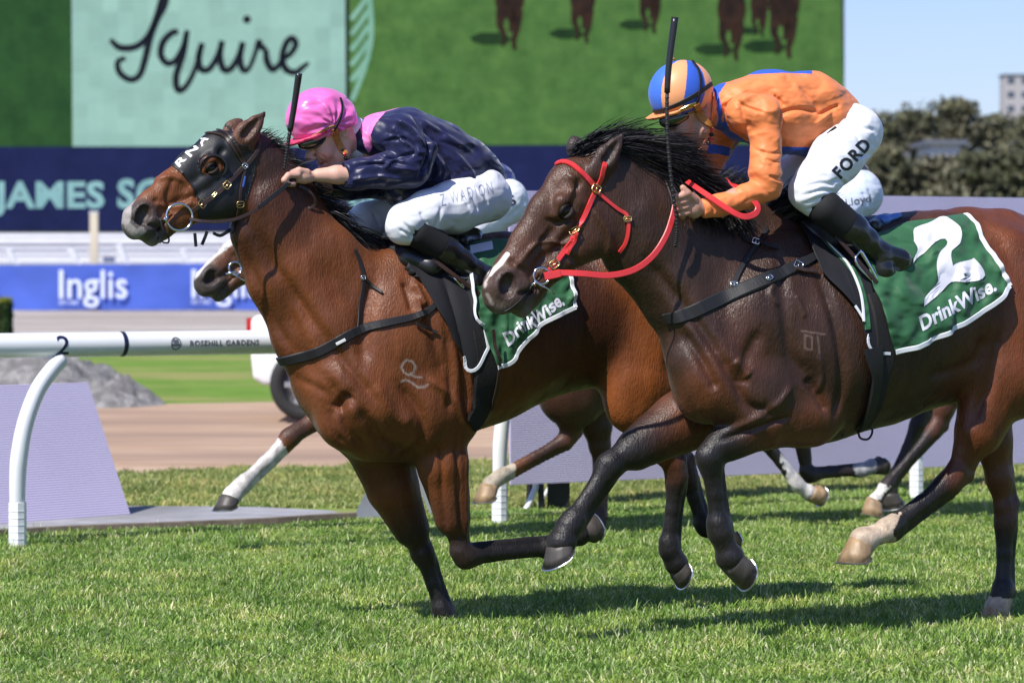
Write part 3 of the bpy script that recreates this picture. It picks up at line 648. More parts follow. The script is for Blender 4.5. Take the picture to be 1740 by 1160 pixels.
# ------------------------------------------------------------------ trees and buildings behind
m_tree = mat('gum_foliage', (.05, .06, .03), .75, attr=True, noise=.35, nscale=1.5); m_bark = mat('grey_bark', (.16, .13, .10), .9, noise=.4, nscale=3)
def tree(px, d, top_py, w_px, seed, label):
    k = F/d; r = np.random.default_rng(seed); b = at_depth(px, 450, d); H = CAM_H+(450-top_py)/k; W = w_px/k/2
    t = thing('gum_tree', (b[0], d, 0), label, 'tree', 'trees beyond the far hoarding')
    mb = MB(); mb.tube(catmull([(b[0], d, 0), (b[0]+.2, d, H*.3), (b[0]-.2, d+.1, H*.55), (b[0]+.1, d, H*.8)], 4), np.linspace(.32, .08, 13), 8)
    cs = []; rs = []
    for q in range(85):
        a = r.uniform(0, 6.28); hh = r.uniform(.10, .93); rw = W*max(.25, math.sin(hh*math.pi*.86+.42))*r.uniform(.1, 1.0)
        c_ = (b[0]+rw*math.cos(a), d+rw*math.sin(a)*.7, H*hh); cs.append(c_); q_ = r.uniform(.1, .36)*W+.3; rs.append((q_*1.3, q_*1.2, q_*.7))
        if q < 9: mb.tube(catmull([(b[0], d, H*hh*.55), (b[0]+.4*(c_[0]-b[0]), d+.4*(c_[1]-d), H*hh*.8), c_], 3), np.linspace(.12, .03, 7), 6)
    mb.build('trunk', m_bark, t, smooth=True)
    cols = [(.075, .082, .038), (.12, .118, .06), (.045, .052, .028), (.16, .152, .095), (.09, .085, .05)]
    leaf_cloud('crown', cs, rs, 9000, .19, cols, m_tree, t, seed)['kind'] = 'stuff'
TL = ['rounded olive gum tree just right of the screen', 'broad dark gum tree with white house behind it', 'tall gum tree with the highest top in the row', 'gum tree with thin crown near the grey tower', 'wide gum tree at the right edge of the row',
      'low dark tree at the foot of the row, left', 'low dark tree at the foot of the row, middle', 'low dark tree at the foot of the row, right of the white house', 'low dark tree at the foot of the row, far right', 'tall olive tree beyond the right frame edge', 'tree partly hidden behind the screen']
for k, q in enumerate(((1494, 225, 184, 165), (1556, 232, 170, 175), (1626, 236, 162, 165), (1692, 240, 190, 170), (1768, 228, 176, 180), (1500, 180, 250, 150), (1585, 182, 262, 130), (1650, 176, 256, 110), (1715, 178, 246, 140), (1860, 235, 168, 180), (1415, 235, 190, 150))): tree(*q, 20+k, TL[k])
o = leaf_cloud('undergrowth', [(x, 186+4*math.sin(x), 1.6) for x in np.linspace(8, 34, 24)], [(1.3, 1.5, 2.2)]*24, 15000, .2, [(.045, .05, .022), (.06, .065, .03), (.03, .035, .018)], m_tree, None, 77); o['kind'] = 'stuff'
m_bw = mat('white_render', (.62, .62, .64), .8, noise=.05, nscale=.5); m_bb = mat('brown_brick_far', (.34, .26, .22), .85, noise=.1, nscale=.4); m_win = mat('far_window', (.05, .07, .10), .15, .8)
def house(px0, px1, py_top, d, m, label, rows, cols_, name='house', roof=True):
    k = F/d; a = at_depth(px0, py_top, d); b = at_depth(px1, py_top, d); t = thing(name, ((a[0]+b[0])/2, d, 0), label, 'building')
    mb = MB(); mb.box(((a[0]+b[0])/2, d+4, a[2]/2), (b[0]-a[0], 8, a[2])); mb.build('wall', m, t)
    if roof: mb = MB(); mb.box(((a[0]+b[0])/2, d+4, a[2]+.15), (b[0]-a[0]+.8, 8.8, .3)); mb.build('roof', m_grey, t)
    zs = [(a[2]*(i+.6)/rows) for i in range(rows)]; W = b[0]-a[0]
    for i in range(rows):
        for j in range(cols_):
            mb = MB(); mb.box((a[0]+W*(j+.5)/cols_, d-.02, zs[i]), (W/cols_*.5, .1, a[2]/rows*.45)); mb.build('window', m_win, t)
house(1584, 1632, 246, 212, m_bw, 'white house glimpsed between the gum trees', 3, 4); house(1668, 1700, 262, 208, m_bb, 'brown brick block glimpsed behind the right gum trees', 4, 3); house(1512, 1534, 268, 210, m_bw, 'small pale house glimpsed behind the left gum trees', 2, 2)
m_tow = mat('tower_concrete', (.38, .36, .38), .8, noise=.05, nscale=.1)
house(1706, 1850, 128, 900, m_tow, 'tall grey apartment tower far behind the trees at right', 14, 6, 'apartment_tower')
# ------------------------------------------------------------------ turf blades: patches scattered over the track
m, N, L, B = nt('grass_blade'); oi = N.new('ShaderNodeAttribute'); oi.attribute_name = 'Col'
ge = N.new('ShaderNodeNewGeometry'); g1 = N.new('ShaderNodeTexNoise'); g1.inputs['Scale'].default_value = 2.2; g1.inputs['Detail'].default_value = 6; g1.inputs['Roughness'].default_value = .7; L.new(ge.outputs['Position'], g1.inputs['Vector'])
rr = ramp(N, [(.34, (.55, .68, .5)), (.5, (1, 1, 1)), (.66, (1.5, 1.22, 1.25))]); L.new(g1.outputs['Fac'], rr.inputs[0]); gm = N.new('ShaderNodeMix'); gm.data_type = 'RGBA'; gm.blend_type = 'MULTIPLY'; gm.inputs['Factor'].default_value = 1; L.new(oi.outputs['Color'], gm.inputs['A']); L.new(rr.outputs[0], gm.inputs['B']); colo = gm.outputs['Result']
L.new(colo, B.inputs['Base Color']); B.inputs['Roughness'].default_value = .42; B.inputs['Specular IOR Level'].default_value = .45
tr = N.new('ShaderNodeBsdfTranslucent'); L.new(colo, tr.inputs['Color']); mx = N.new('ShaderNodeMixShader'); mx.inputs[0].default_value = .35; L.new(B.outputs[0], mx.inputs[1]); L.new(tr.outputs[0], mx.inputs[2]); L.new(mx.outputs[0], N['Material Output'].inputs['Surface'])
m_blade = m
def blade_patch(name, size, n, hmin, hmax, seed, cols, wid=.0032):
    r = np.random.default_rng(seed); 
    nt_ = max(8, int(n/22)); tc_ = r.uniform(-size/2, size/2, (nt_, 2)); ti = r.integers(0, nt_, n)
    base = np.where(r.random((n, 1)) < .6, tc_[ti]+r.normal(0, .018, (n, 2)), r.uniform(-size/2, size/2, (n, 2)))
    th = r.uniform(.65, 1.25, nt_)[ti]; h = r.uniform(hmin, hmax, n)*th*np.where(r.random(n) < .04, 1.5, 1); a = r.uniform(0, 2*math.pi, n); lean = r.uniform(.15, 1.0, n)*h
    a = a*.9+.2; dx = np.cos(a)*lean; dy = np.sin(a)*lean; w = wid*r.uniform(.6, 1.4, n); b = a+math.pi/2+r.normal(0, .5, n); wx = np.cos(b)*w; wy = np.sin(b)*w; V = []
    for t, ww in ((0, 1.), (.5, .8), (.85, .5)):
        x = base[:, 0]+dx*t*t; y = base[:, 1]+dy*t*t; z = h*(t-.25*t*t*(lean/h))
        V += [np.stack([x-wx*ww, y-wy*ww, z], 1), np.stack([x+wx*ww, y+wy*ww, z], 1)]
    V.append(np.stack([base[:, 0]+dx, base[:, 1]+dy, h*(1-.25*lean/h)], 1)); V = np.stack(V, 1); o = np.arange(n)[:, None]*7
    q = np.concatenate([np.stack([o+i for i in (0, 1, 3)], -1).reshape(-1, 3), np.stack([o+i for i in (0, 3, 2)], -1).reshape(-1, 3), np.stack([o+i for i in (2, 3, 5)], -1).reshape(-1, 3), np.stack([o+i for i in (2, 5, 4)], -1).reshape(-1, 3), np.stack([o+i for i in (4, 5, 6)], -1).reshape(-1, 3)])
    c = np.array(cols)[r.integers(0, len(cols), n)]*r.uniform(.75, 1.3, (n, 1)); cc = np.repeat(c[:, None, :], 7, 1)
    return V.reshape(-1, 3), q, cc.reshape(-1, 3)
COLS = [(.22, .35, .06), (.28, .42, .08), (.13, .24, .04), (.34, .47, .12), (.23, .35, .06), (.60, .62, .34), (.19, .33, .05)]
DRY = [(.26, .33, .08), (.44, .43, .18), (.34, .37, .12), (.22, .30, .07)]
def scatter(name, pts_xy, patches, rot_seed, z=0.0):
    col = bpy.data.collections.new(name+'_source')
    for i, (V, q, c) in enumerate(patches):
        o = mesh_obj(name+'_patch', V, q, m_blade, smooth=False, cols=c); scene.collection.objects.unlink(o); col.objects.link(o)
    n = len(pts_xy); V = np.c_[pts_xy, np.full(n, z)]
    o = mesh_obj(name, V, np.zeros((0, 3), int), m_blade, smooth=False)
    me = o.data; r = np.random.default_rng(rot_seed)
    a = me.attributes.new('rz', 'FLOAT', 'POINT'); a.data.foreach_set('value', r.integers(0, 4, n)*(math.pi/2)+r.normal(0, .05, n)); a = me.attributes.new('sc', 'FLOAT', 'POINT')
    sz = 1+.28*vnoise(V.astype(float), .9, 4)+.2*vnoise(V.astype(float), 2.6, 6); a.data.foreach_set('value', sz)
    g = bpy.data.node_groups.new(name, 'GeometryNodeTree'); g.interface.new_socket('Geometry', in_out='INPUT', socket_type='NodeSocketGeometry'); g.interface.new_socket('Geometry', in_out='OUTPUT', socket_type='NodeSocketGeometry')
    N = g.nodes; L = g.links; gi = N.new('NodeGroupInput'); go = N.new('NodeGroupOutput'); ip = N.new('GeometryNodeInstanceOnPoints'); ci = N.new('GeometryNodeCollectionInfo'); ci.inputs['Collection'].default_value = col
    ci.inputs['Separate Children'].default_value = True; ci.inputs['Reset Children'].default_value = True; ip.inputs['Pick Instance'].default_value = True
    L.new(gi.outputs[0], ip.inputs['Points']); L.new(ci.outputs[0], ip.inputs['Instance'])
    na = N.new('GeometryNodeInputNamedAttribute'); na.data_type = 'FLOAT'; na.inputs['Name'].default_value = 'rz'; cx = N.new('ShaderNodeCombineXYZ'); L.new(na.outputs['Attribute'], cx.inputs['Z'])
    L.new(cx.outputs[0], ip.inputs['Rotation'])
    nb = N.new('GeometryNodeInputNamedAttribute'); nb.data_type = 'FLOAT'; nb.inputs['Name'].default_value = 'sc'; c2 = N.new('ShaderNodeCombineXYZ'); c2.inputs[0].default_value = 1; c2.inputs[1].default_value = 1; L.new(nb.outputs['Attribute'], c2.inputs[2]); L.new(c2.outputs[0], ip.inputs['Scale'])
    L.new(ip.outputs[0], go.inputs[0]); md = o.modifiers.new('scatter', 'NODES'); md.node_group = g
    o['kind'] = 'stuff'; return o
S = .4
gx, gy = np.meshgrid(np.arange(-5.8, 7.4, S), np.arange(10.6, 24, S), indexing='ij'); g = np.c_[gx.ravel(), gy.ravel()]; g = g+np.random.default_rng(3).normal(0, .02, g.shape)
near = g[(g[:, 1] < T0-.12+EDGE*g[:, 0]) & (np.abs(g[:, 0]) < .155*g[:, 1]+2.8)]
o = scatter('turf_grass', near, [blade_patch('t', S+.06, 2000, .022, .046, 40+i, COLS) for i in range(6)], 8); tag(o, 'mown green turf of the race track under the horses', 'grass')
gx, gy = np.meshgrid(np.arange(-5, 8, S), np.arange(15, 31, S), indexing='ij'); g = np.c_[gx.ravel(), gy.ravel()]
pin = (g[:, 1] > T0+EDGE*g[:, 0]) & (g[:, 1] < 25.4+EDGE*g[:, 0]) & (np.abs(g[:, 0]) < .155*g[:, 1]+1.0)
g = g[pin]; path_x = (g[:, 0] < -.75) & (g[:, 1] < at_ground(300, 864)[1]+.05)
g = g[~path_x]
o = scatter('verge_grass', g, [blade_patch('v', S+.05, 700, .02, .045, 60+i, DRY, .004) for i in range(4)], 9, -.004); tag(o, 'drier yellow green grass behind the running rail', 'grass')
# ------------------------------------------------------------------ horse building kit
def coat_mat(name, rough=.46, coat=.07, noise=.3):
    m, N, L, B = nt(name); tc = N.new('ShaderNodeTexCoord'); a = N.new('ShaderNodeAttribute'); a.attribute_name = 'Col'
    mp = N.new('ShaderNodeMapping'); L.new(tc.outputs['Object'], mp.inputs[0]); mp.inputs['Scale'].default_value = (1, 1, .45)
    n = N.new('ShaderNodeTexNoise'); n.inputs['Scale'].default_value = 7; n.inputs['Detail'].default_value = 7; n.inputs['Roughness'].default_value = .62; L.new(mp.outputs[0], n.inputs['Vector'])
    mr = N.new('ShaderNodeMapRange'); mr.inputs[1].default_value = .3; mr.inputs[2].default_value = .7; mr.inputs[3].default_value = 1-noise; mr.inputs[4].default_value = 1+noise; L.new(n.outputs['Fac'], mr.inputs[0])
    v = N.new('ShaderNodeVectorMath'); v.operation = 'SCALE'; L.new(a.outputs['Color'], v.inputs[0]); L.new(mr.outputs[0], v.inputs['Scale']); L.new(v.outputs[0], B.inputs['Base Color'])
    # damp, streaky gloss
    n2 = N.new('ShaderNodeTexNoise'); n2.inputs['Scale'].default_value = 16; n2.inputs['Detail'].default_value = 8; n2.inputs['Roughness'].default_value = .7; L.new(mp.outputs[0], n2.inputs['Vector'])
    m2 = N.new('ShaderNodeMapRange'); m2.inputs[1].default_value = .35; m2.inputs[2].default_value = .65; m2.inputs[3].default_value = rough-.08; m2.inputs[4].default_value = rough+.14; L.new(n2.outputs['Fac'], m2.inputs[0]); L.new(m2.outputs[0], B.inputs['Roughness'])
    B.inputs['Specular IOR Level'].default_value = .34; B.inputs['Coat Weight'].default_value = coat; B.inputs['Coat Roughness'].default_value = .25; B.inputs['Sheen Weight'].default_value = .04; B.inputs['Sheen Roughness'].default_value = .4
    # hair grain + skin wrinkles
    mh = N.new('ShaderNodeMapping'); L.new(tc.outputs['Object'], mh.inputs[0]); mh.inputs['Scale'].default_value = (170, 170, 45); mh.inputs['Rotation'].default_value = (0, .35, .5)
    h = N.new('ShaderNodeTexNoise'); h.inputs['Scale'].default_value = 1; h.inputs['Detail'].default_value = 3; L.new(mh.outputs[0], h.inputs['Vector'])
    w = N.new('ShaderNodeTexNoise'); w.inputs['Scale'].default_value = 26; w.inputs['Detail'].default_value = 6; L.new(mp.outputs[0], w.inputs['Vector'])
    b1 = N.new('ShaderNodeBump'); b1.inputs['Distance'].default_value = .0034; L.new(h.outputs['Fac'], b1.inputs['Height'])
    b2 = N.new('ShaderNodeBump'); b2.inputs['Distance'].default_value = .0035; L.new(w.outputs['Fac'], b2.inputs['Height']); L.new(b1.outputs[0], b2.inputs['Normal']); vn = N.new('ShaderNodeTexNoise'); vn.noise_type = 'RIDGED_MULTIFRACTAL'; vn.inputs['Scale'].default_value = 5.5; vn.inputs['Detail'].default_value = 2; vn.inputs['Distortion'].default_value = 1.; L.new(mp.outputs[0], vn.inputs['Vector'])
    b3 = N.new('ShaderNodeBump'); b3.inputs['Distance'].default_value = .0016; L.new(vn.outputs['Fac'], b3.inputs['Height']); L.new(b2.outputs[0], b3.inputs['Normal']); L.new(b3.outputs[0], B.inputs['Normal']); L.new(b3.outputs[0], B.inputs['Coat Normal'])
    return m
m_hoof = mat('hoof_horn', (.055, .047, .042), .5, noise=.4, nscale=30, stretch=(1, 1, .15), bump=.002, bscale=40)
m_hoofp = mat('pale_hoof_horn', (.30, .20, .11), .5, noise=.45, nscale=25, stretch=(1, 1, .2), bump=.002, bscale=40)
m_shoe = mat('racing_plate', (.7, .7, .72), .3, metal=1.)
m_eye = mat('horse_eye', (.008, .005, .004), .2, .4); m_hair = mat('black_hair', (.010, .009, .010), .5, .35, noise=.5, nscale=30)
def unit(v): v = np.array(v, float); return v/(np.linalg.norm(v)+1e-12)
BLK = (.012, .010, .010)
LO = 1.38
def fore_leg(F_, elbow, knee, fet, cor, cs, u=1., arm=None, mid=None, lo=LO):
    """joints (px,py,lat); cs: colours for elbow, knee, cannon, fetlock, coronet"""
    E, K, T, C = [np.array(F_.f.P(*p)) for p in (elbow, knee, fet, cor)]
    def L_(a, b, t): return a*(1-t)+b*t
    m = F_.chain_m
    if arm is not None:
        A = np.array(F_.f.P(*arm)); m([(*A, .13*u, cs[0]), (*E, .098*u, cs[0])], k=.07, sy=.62)
    ax = unit(K-E); back = np.cross(ax, [0, 1, 0]); back = back if back[0] < 0 or abs(back[0]) < .2 and back[2] > 0 else -back
    if back.dot(T-K) < 0 and unit(T-K).dot(ax) < .7: back = -back
    # forearm muscles: front extensor belly and rear flexor belly
    m([(*L_(E, K, -.05), .082*u, cs[0]), (*L_(E, K, .25), .072*u, cs[0]), (*L_(E, K, .55), .056*u, cs[0]), (*L_(E, K, .85), .045*u, cs[1])], k=.03, sy=.80)
    m([(*(L_(E, K, .0)-back*.035*u), .055*u, cs[0]), (*(L_(E, K, .3)-back*.030*u), .042*u, cs[0]), (*(L_(E, K, .75)-back*.010*u), .026*u, cs[1])], k=.012, sy=.9)
    m([(*(L_(E, K, .02)+back*.038*u), .052*u, cs[0]), (*(L_(E, K, .35)+back*.032*u), .036*u, cs[0]), (*(L_(E, K, .85)+back*.016*u), .022*u, cs[1])], k=.010, sy=.9)
    # knee: box of small bones
    c2 = unit(T-K)
    m([(*(K-ax*.028*u-back*.004), .047*u, cs[1]), (*(K+c2*.022*u-back*.003), .049*u, cs[1]), (*(K+c2*.06*u), .040*u, cs[2])], k=.02, sy=.88)
    m([(*(K+back*.026*u-ax*.01), .020*u, cs[1]), (*(K+back*.028*u+c2*.02*u), .016*u, cs[1])], k=.015)
    # cannon bone with flexor tendons behind
    cb = np.cross(c2, [0, 1, 0]); cb = cb if cb.dot(back) > 0 else -cb
    w = u*lo
    m([(*(K+c2*.05*u), .029*w, cs[2]), (*L_(K, T, .55), .022*w, cs[2]), (*L_(K, T, .88), .025*w, cs[3])], k=.015, sy=.85)
    m([(*(K+c2*.05*u+cb*.022*w), .017*w, cs[2]), (*(L_(K, T, .5)+cb*.025*w), .0125*w, cs[2]), (*(L_(K, T, .9)+cb*.022*w), .017*w, cs[3])], k=.006, sy=.8)
    fet_pas(F_, T, C, c2, cb, cs, w)
def fet_pas(F_, T, C, c2, cb, cs, u):
    m = F_.chain_m; p = unit(C-T)
    m([(*(T-c2*.015*u), .031*u, cs[3]), (*(T+p*.012*u), .033*u, cs[3])], k=.02, sy=.98)
    m([(*(T+cb*.022*u), .019*u, cs[3]), (*(T+cb*.02*u+p*.02), .015*u, cs[3])], k=.015)
    m([(*(T+p*.01), .027*u, cs[3]), (*(T*.5+C*.5), .0245*u, cs[4]), (*(C-p*.01), .033*u, cs[4])], k=.02, sy=1.05)
    m([(*(C-p*.012), .034*u, cs[4]), (*(C), .036*u, cs[4])], k=.015, sy=1.05)
def hind_leg(F_, stifle, hock, fet, cor, cs, u=1., hip=None, hipr=.2, gas=(.105, .05), lo=LO):
    S, H, T, C = [np.array(F_.f.P(*p)) for p in (stifle, hock, fet, cor)]
    m = F_.chain_m
    def L_(a, b, t): return a*(1-t)+b*t
    if hip is not None:
        Q = np.array(F_.f.P(*hip)); m([(*Q, hipr*u, cs[0]), (*S, .13*u, cs[0])], k=.08, sy=.62)
    ax = unit(H-S); c2 = unit(T-H); cb = unit(np.array([-1., 0, -.0])-c2*np.array([-1., 0, 0]).dot(c2))
    gb = unit(np.array([-1., 0, 0])-ax*np.array([-1., 0, 0]).dot(ax))
    m([(*S, gas[0]*u, cs[0]), (*L_(S, H, .35), .078*u, cs[0]), (*L_(S, H, .7), .050*u, cs[0]), (*L_(S, H, .93), .042*u, cs[1])], k=.04, sy=.7)
    m([(*(L_(S, H, .15)-gb*.035*u), .055*u, cs[0]), (*(L_(S, H, .5)-gb*.025*u), .036*u, cs[0]), (*L_(S, H, .9), .026*u, cs[1])], k=.014, sy=.8)
    # Achilles cord and point of hock
    P = H+gb*.052*u-ax*.03*u
    m([(*(L_(S, H, .3)+gb*.05*u), .042*u, cs[0]), (*(L_(S, H, .65)+gb*.047*u), .020*u, cs[0]), (*P, .020*u, cs[1])], k=.018, sy=.8)
    m([(*P, .021*u, cs[1]), (*(H+cb*.03*u+c2*.02*u), .024*u, cs[1])], k=.02)
    m([(*(H-ax*.02), .043*u, cs[1]), (*(H+c2*.03*u), .042*u, cs[1]), (*(H+c2*.075*u), .033*u, cs[2])], k=.025, sy=.85)
    w = u*lo
    m([(*(H+c2*.06*u), .031*w, cs[2]), (*L_(H, T, .5), .023*w, cs[2]), (*L_(H, T, .9), .026*w, cs[3])], k=.015, sy=.85)
    m([(*(H+c2*.05*u+cb*.026*w), .019*w, cs[2]), (*(L_(H, T, .5)+cb*.026*w), .013*w, cs[2]), (*(L_(H, T, .92)+cb*.024*w), .018*w, cs[3])], k=.006, sy=.8)
    fet_pas(F_, T, C, c2, cb, cs, w)
def hoof(F_, cor, toe, parent, m=None, u=1., fetl=None, wid=1., axp=None):
    """cor: coronet centre px; toe: picture point of the toe tip; the sole faces away from the pastern"""
    C = np.array(F_.f.P(*cor)); T = np.array(F_.f.P(toe[0], toe[1], cor[2])); P = np.array(F_.f.P(*fetl))
    ax = unit(C-P) if axp is None else unit(np.array(F_.f.P(cor[0]+axp[0]*40, cor[1]+axp[1]*40, cor[2]))-C); td = T-C; L_ = np.linalg.norm(td); n = unit(np.cross([0, 1, 0], ax))
    if n.dot(td) < 0: n = -n
    lat = np.array([0, 1., 0]); hgt = td.dot(ax); hgt = max(min(hgt, .085*u), .045*u); fw = max(min(td.dot(n), .10*u), .055*u)
    u = u*1.22; rings = [(.0, 0.0, .040), (.25, .24, .0445), (.6, .62, .050), (1.0, 1.0, .056)]
    v = []; nn = 28
    for t, s_, r in rings:
        for k in range(nn):
            a = 2*math.pi*k/nn; ca = math.cos(a)
            front = r*u*1.0 if ca > 0 else r*u*.82
            x = ca*front*(1-.10*t*(ca < -.5)); off = (fw-.056*u)*t
            # toe wall slopes forward, heel lower
            z = hgt*t*(1.0 if ca > 0 else 1.0-.35*(-ca)*(t)) - (.012*u*ca*(1-t))*0+(.010*u*(-ca)*(1-t))
            v.append(C+ax*(z-.004)+n*(x+off)+lat*math.sin(a)*r*u*wid*(1.0 if t < 1 else 1.0))
    f = [(i*nn+k, i*nn+(k+1) % nn, (i+1)*nn+(k+1) % nn, (i+1)*nn+k) for i in range(3) for k in range(nn)]+[tuple(range(nn))[::-1]]
    mb = MB(); b = v[3*nn:4*nn]; cc = np.mean(b, 0); inner = [cc+(q-cc)*.72 for q in b]; deep = [cc+(q-cc)*.6-ax*.012 for q in b]
    v2 = v+inner+deep; f += [(3*nn+k, 3*nn+(k+1) % nn, 4*nn+(k+1) % nn, 4*nn+k) for k in range(nn)]+[(4*nn+k, 4*nn+(k+1) % nn, 5*nn+(k+1) % nn, 5*nn+k) for k in range(nn)]+[tuple(5*nn+k for k in range(nn))]
    V = F_.f.W(np.array(v2)); o = mesh_obj('hoof', V, f, m or m_hoof, parent, smooth=True)
    s = MB(); sel = [k for k in range(nn+1)]; vs = []
    for k in sel:
        a = 2*math.pi*(k % nn)/nn
        if math.cos(a) < -.86: continue
        q = b[k % nn]; vs.append((math.atan2(math.sin(a), math.cos(a)), q))
    vs.sort(key=lambda z: z[0]); P_ = [cc+(q-cc)*.93+ax*.004 for _, q in vs]; s.ribbon([F_.f.W(p) for p in P_], F_.f.WN(ax), .019*u, .0035); s.build('horseshoe', m_shoe, o)
    return o
def head_axes(F_, poll, nose, L=None, yaw=0.):
    A = np.array(F_.f.P(*poll)); B = np.array(F_.f.P(*nose)); u = unit(B-A); l = np.array([0, 1., 0]); l = unit(l-u*l.dot(u)); v = np.cross(u, l)
    if v[2] > 0: v = -v
    return A, u, v, l, (L or np.linalg.norm(B-A))
class Head:
    def __init__(s, F_, poll, nose, L=None, eu=0., ev=0.): s.eu, s.ev = eu, ev; s.F = F_; s.A, s.u, s.v, s.l, s.L = head_axes(F_, poll, nose, L)
    def p(s, u, v, w=0.): return s.A+s.L*(s.u*u+s.v*v+s.l*w)
    def ch(s, pts, **kw): s.F.chain_m([(*s.p(*q[:3]), q[3]*s.L)+tuple(q[4:5]) for q in pts], **kw)
    def el(s, c, rad, ang=0, **kw):
        a = math.radians(ang); ax = np.stack([s.u*math.cos(a)+s.v*math.sin(a), -s.u*math.sin(a)+s.v*math.cos(a), s.l]); s.F.ell_m(s.p(*c), np.array(rad)*s.L, ax, **kw)
def horse_head(H, cs, detail=True, nostril_col=(.02, .010, .010)):
    """cs: dict face, jaw, muzzle, lip colours"""
    fc, mz, lp = cs['face'], cs['muzzle'], cs['lip']; eu, ev = H.eu, H.ev
    kw = dict(k=.03)
    H.ch([(.02, .12, 0, .115, fc), (.20, .075, 0, .145, fc)], sy=.80, k=.05)
    H.ch([(.20, .075, 0, .145, fc), (.42, .065, 0, .120, fc), (.62, .080, 0, .102, fc), (.82, .105, 0, .095, fc)], sy=.66, k=.04)
    H.ch([(.80, .105, 0, .095, fc), (.93, .125, 0, .088, mz), (.99, .150, 0, .072, mz)], sy=.80, k=.03)
    for w in (-1, 1):
        H.ch([(.12, .25, .055*w, .135, fc), (.30, .325, .065*w, .150, fc), (.45, .29, .058*w, .120, fc)], sy=.40, k=.035)      # cheek plate
        H.ch([(.40, .33, .05*w, .095, fc), (.60, .285, .036*w, .076, fc), (.78, .26, .03*w, .060, fc)], sy=.7, k=.03)
        H.ch([(.28, .12, .082*w, .050, fc), (.42, .155, .074*w, .030, fc), (.60, .165, .058*w, .022, fc)], k=.022)         # facial crest
        H.ch([(.24+eu, .050+ev, .096*w, .034, fc), (.31+eu, .052+ev, .106*w, .036, fc), (.385+eu, .082+ev, .094*w, .026, fc)], k=.018)           # brow
        H.ch([(.28+eu, .160+ev, .096*w, .022, fc), (.39+eu, .150+ev, .088*w, .018, fc)], k=.015)                                       # lower orbit
        H.el((.912, .112, .060*w), (.098, .082, .046), 22, k=.014, col=mz)                                                    # nostril flare
        H.ch([(.86, .19, .05*w, .055, mz), (.95, .205, .035*w, .058, mz), (1.01, .185, .022*w, .050, lp)], k=.025)
        H.el((.335+eu, .104+ev, .122*w), (.050, .036, .036), 20, k=.006, op='s', col=(.012, .009, .008), w=1.5)                                        # eye socket
        H.el((.215, .045, .116*w), (.035, .022, .018), 10, k=.02, op='s', col=None)                                         # hollow above the eye
        H.el((.70, .185, .086*w), (.10, .026, .022), 10, k=.02, op='s', col=None)
        H.el((.60, .10, .098*w), (.09, .03, .018), 5, k=.02, op='s', col=None)
    H.ch([(.66, .26, 0, .080, fc), (.84, .285, 0, .060, mz), (.925, .30, 0, .056, lp)], sy=.8, k=.03)                      # lower jaw and chin
    for w in (-1, 1):
        H.el((.922, .110, .108*w), (.076, .056, .060), 30, k=.004, op='s', col=nostril_col, w=3., soft=.006)                            # nostril opening
        H.ch([(.74, .235, .064*w, .009), (.88, .250, .055*w, .008), (1.02, .252, .01, .008)], k=.008, op='s')                 # mouth line
    H.ch([(.98, .075, 0, .035, mz), (1.02, .13, 0, .035, mz)], k=.03)
def eyeball(H, parent, w=1, rad=.031):
    c = H.p(.335+H.eu, .104+H.ev, .090*w); R = rad*H.L/.62
    mb = MB(); n = 16
    v = [H.F.f.W(c+R*(math.sin(a)*math.cos(b)*H.u+math.sin(a)*math.sin(b)*H.v+math.cos(a)*H.l)) for a in np.linspace(.01, math.pi-.01, 12) for b in np.linspace(0, 2*math.pi, n+1)[:-1]]
    f = [(i*n+k, i*n+(k+1) % n, (i+1)*n+(k+1) % n, (i+1)*n+k) for i in range(11) for k in range(n)]
    o = mesh_obj('eye', np.array(v), f, m_eye, parent)
    # eyelids, two arcs of skin
    for s_, nm in ((-1, 'upper_eyelid'), (1, 'lower_eyelid')):
        pts = []
        for t in np.linspace(-1.15, 1.15, 11):
            d = math.sin(t)*H.u*1.0+s_*math.cos(t)*(.50 if s_ < 0 else .46)*H.v*1.0; q = c+R*1.03*unit(d*.9+H.l*w*.62); pts.append(H.F.f.W(q))
        mb = MB(); mb.tube(pts, [R*(.10+.24*math.sin(math.pi*k/10)) for k in range(11)], 8); mb.build(nm, m_lid, parent, smooth=True)
    return o
m_lid = mat('dark_eyelid', (.016, .010, .008), .6, .25)
def ear(F_, base, tip, w_px, col, lat_tip, fwd=1, inner=(.05, .03, .025), curve=0.):
    """base,(px,py,lat) tip (px,py); hollow cupped cone"""
    b = np.array(F_.f.P(*base)); t = np.array(F_.f.P(tip[0], tip[1], lat_tip)); u = F_.f.scale(b); w = w_px/u; d = t-b
    o = unit(np.cross(np.cross(d, [0, 1, 0]), d)); f = unit(np.cross(d, [0, 1., 0]))
    if f[0] < 0: f = -f
    side = math.copysign(1, base[2])
    F_.chain_m([(*(b-d*.1), w*.95, col), (*(b+d*.25), w*.98, col), (*(b+d*.6+f*curve), w*.56, col), (*(b+d*.98), w*.10, BLK)], k=.018, sy=.5)
    op = unit(np.array([.25*fwd, side, .1])); op = unit(op-unit(d)*op.dot(unit(d)))
    c = [b+d*.16+op*w*.66, b+d*.45+op*w*.52, b+d*.85+op*w*.25]
    F_.chain_m([(*c[0], w*.42, inner), (*c[1], w*.42, inner), (*c[2], w*.12, inner)], k=.006, op='s', w=2.5)
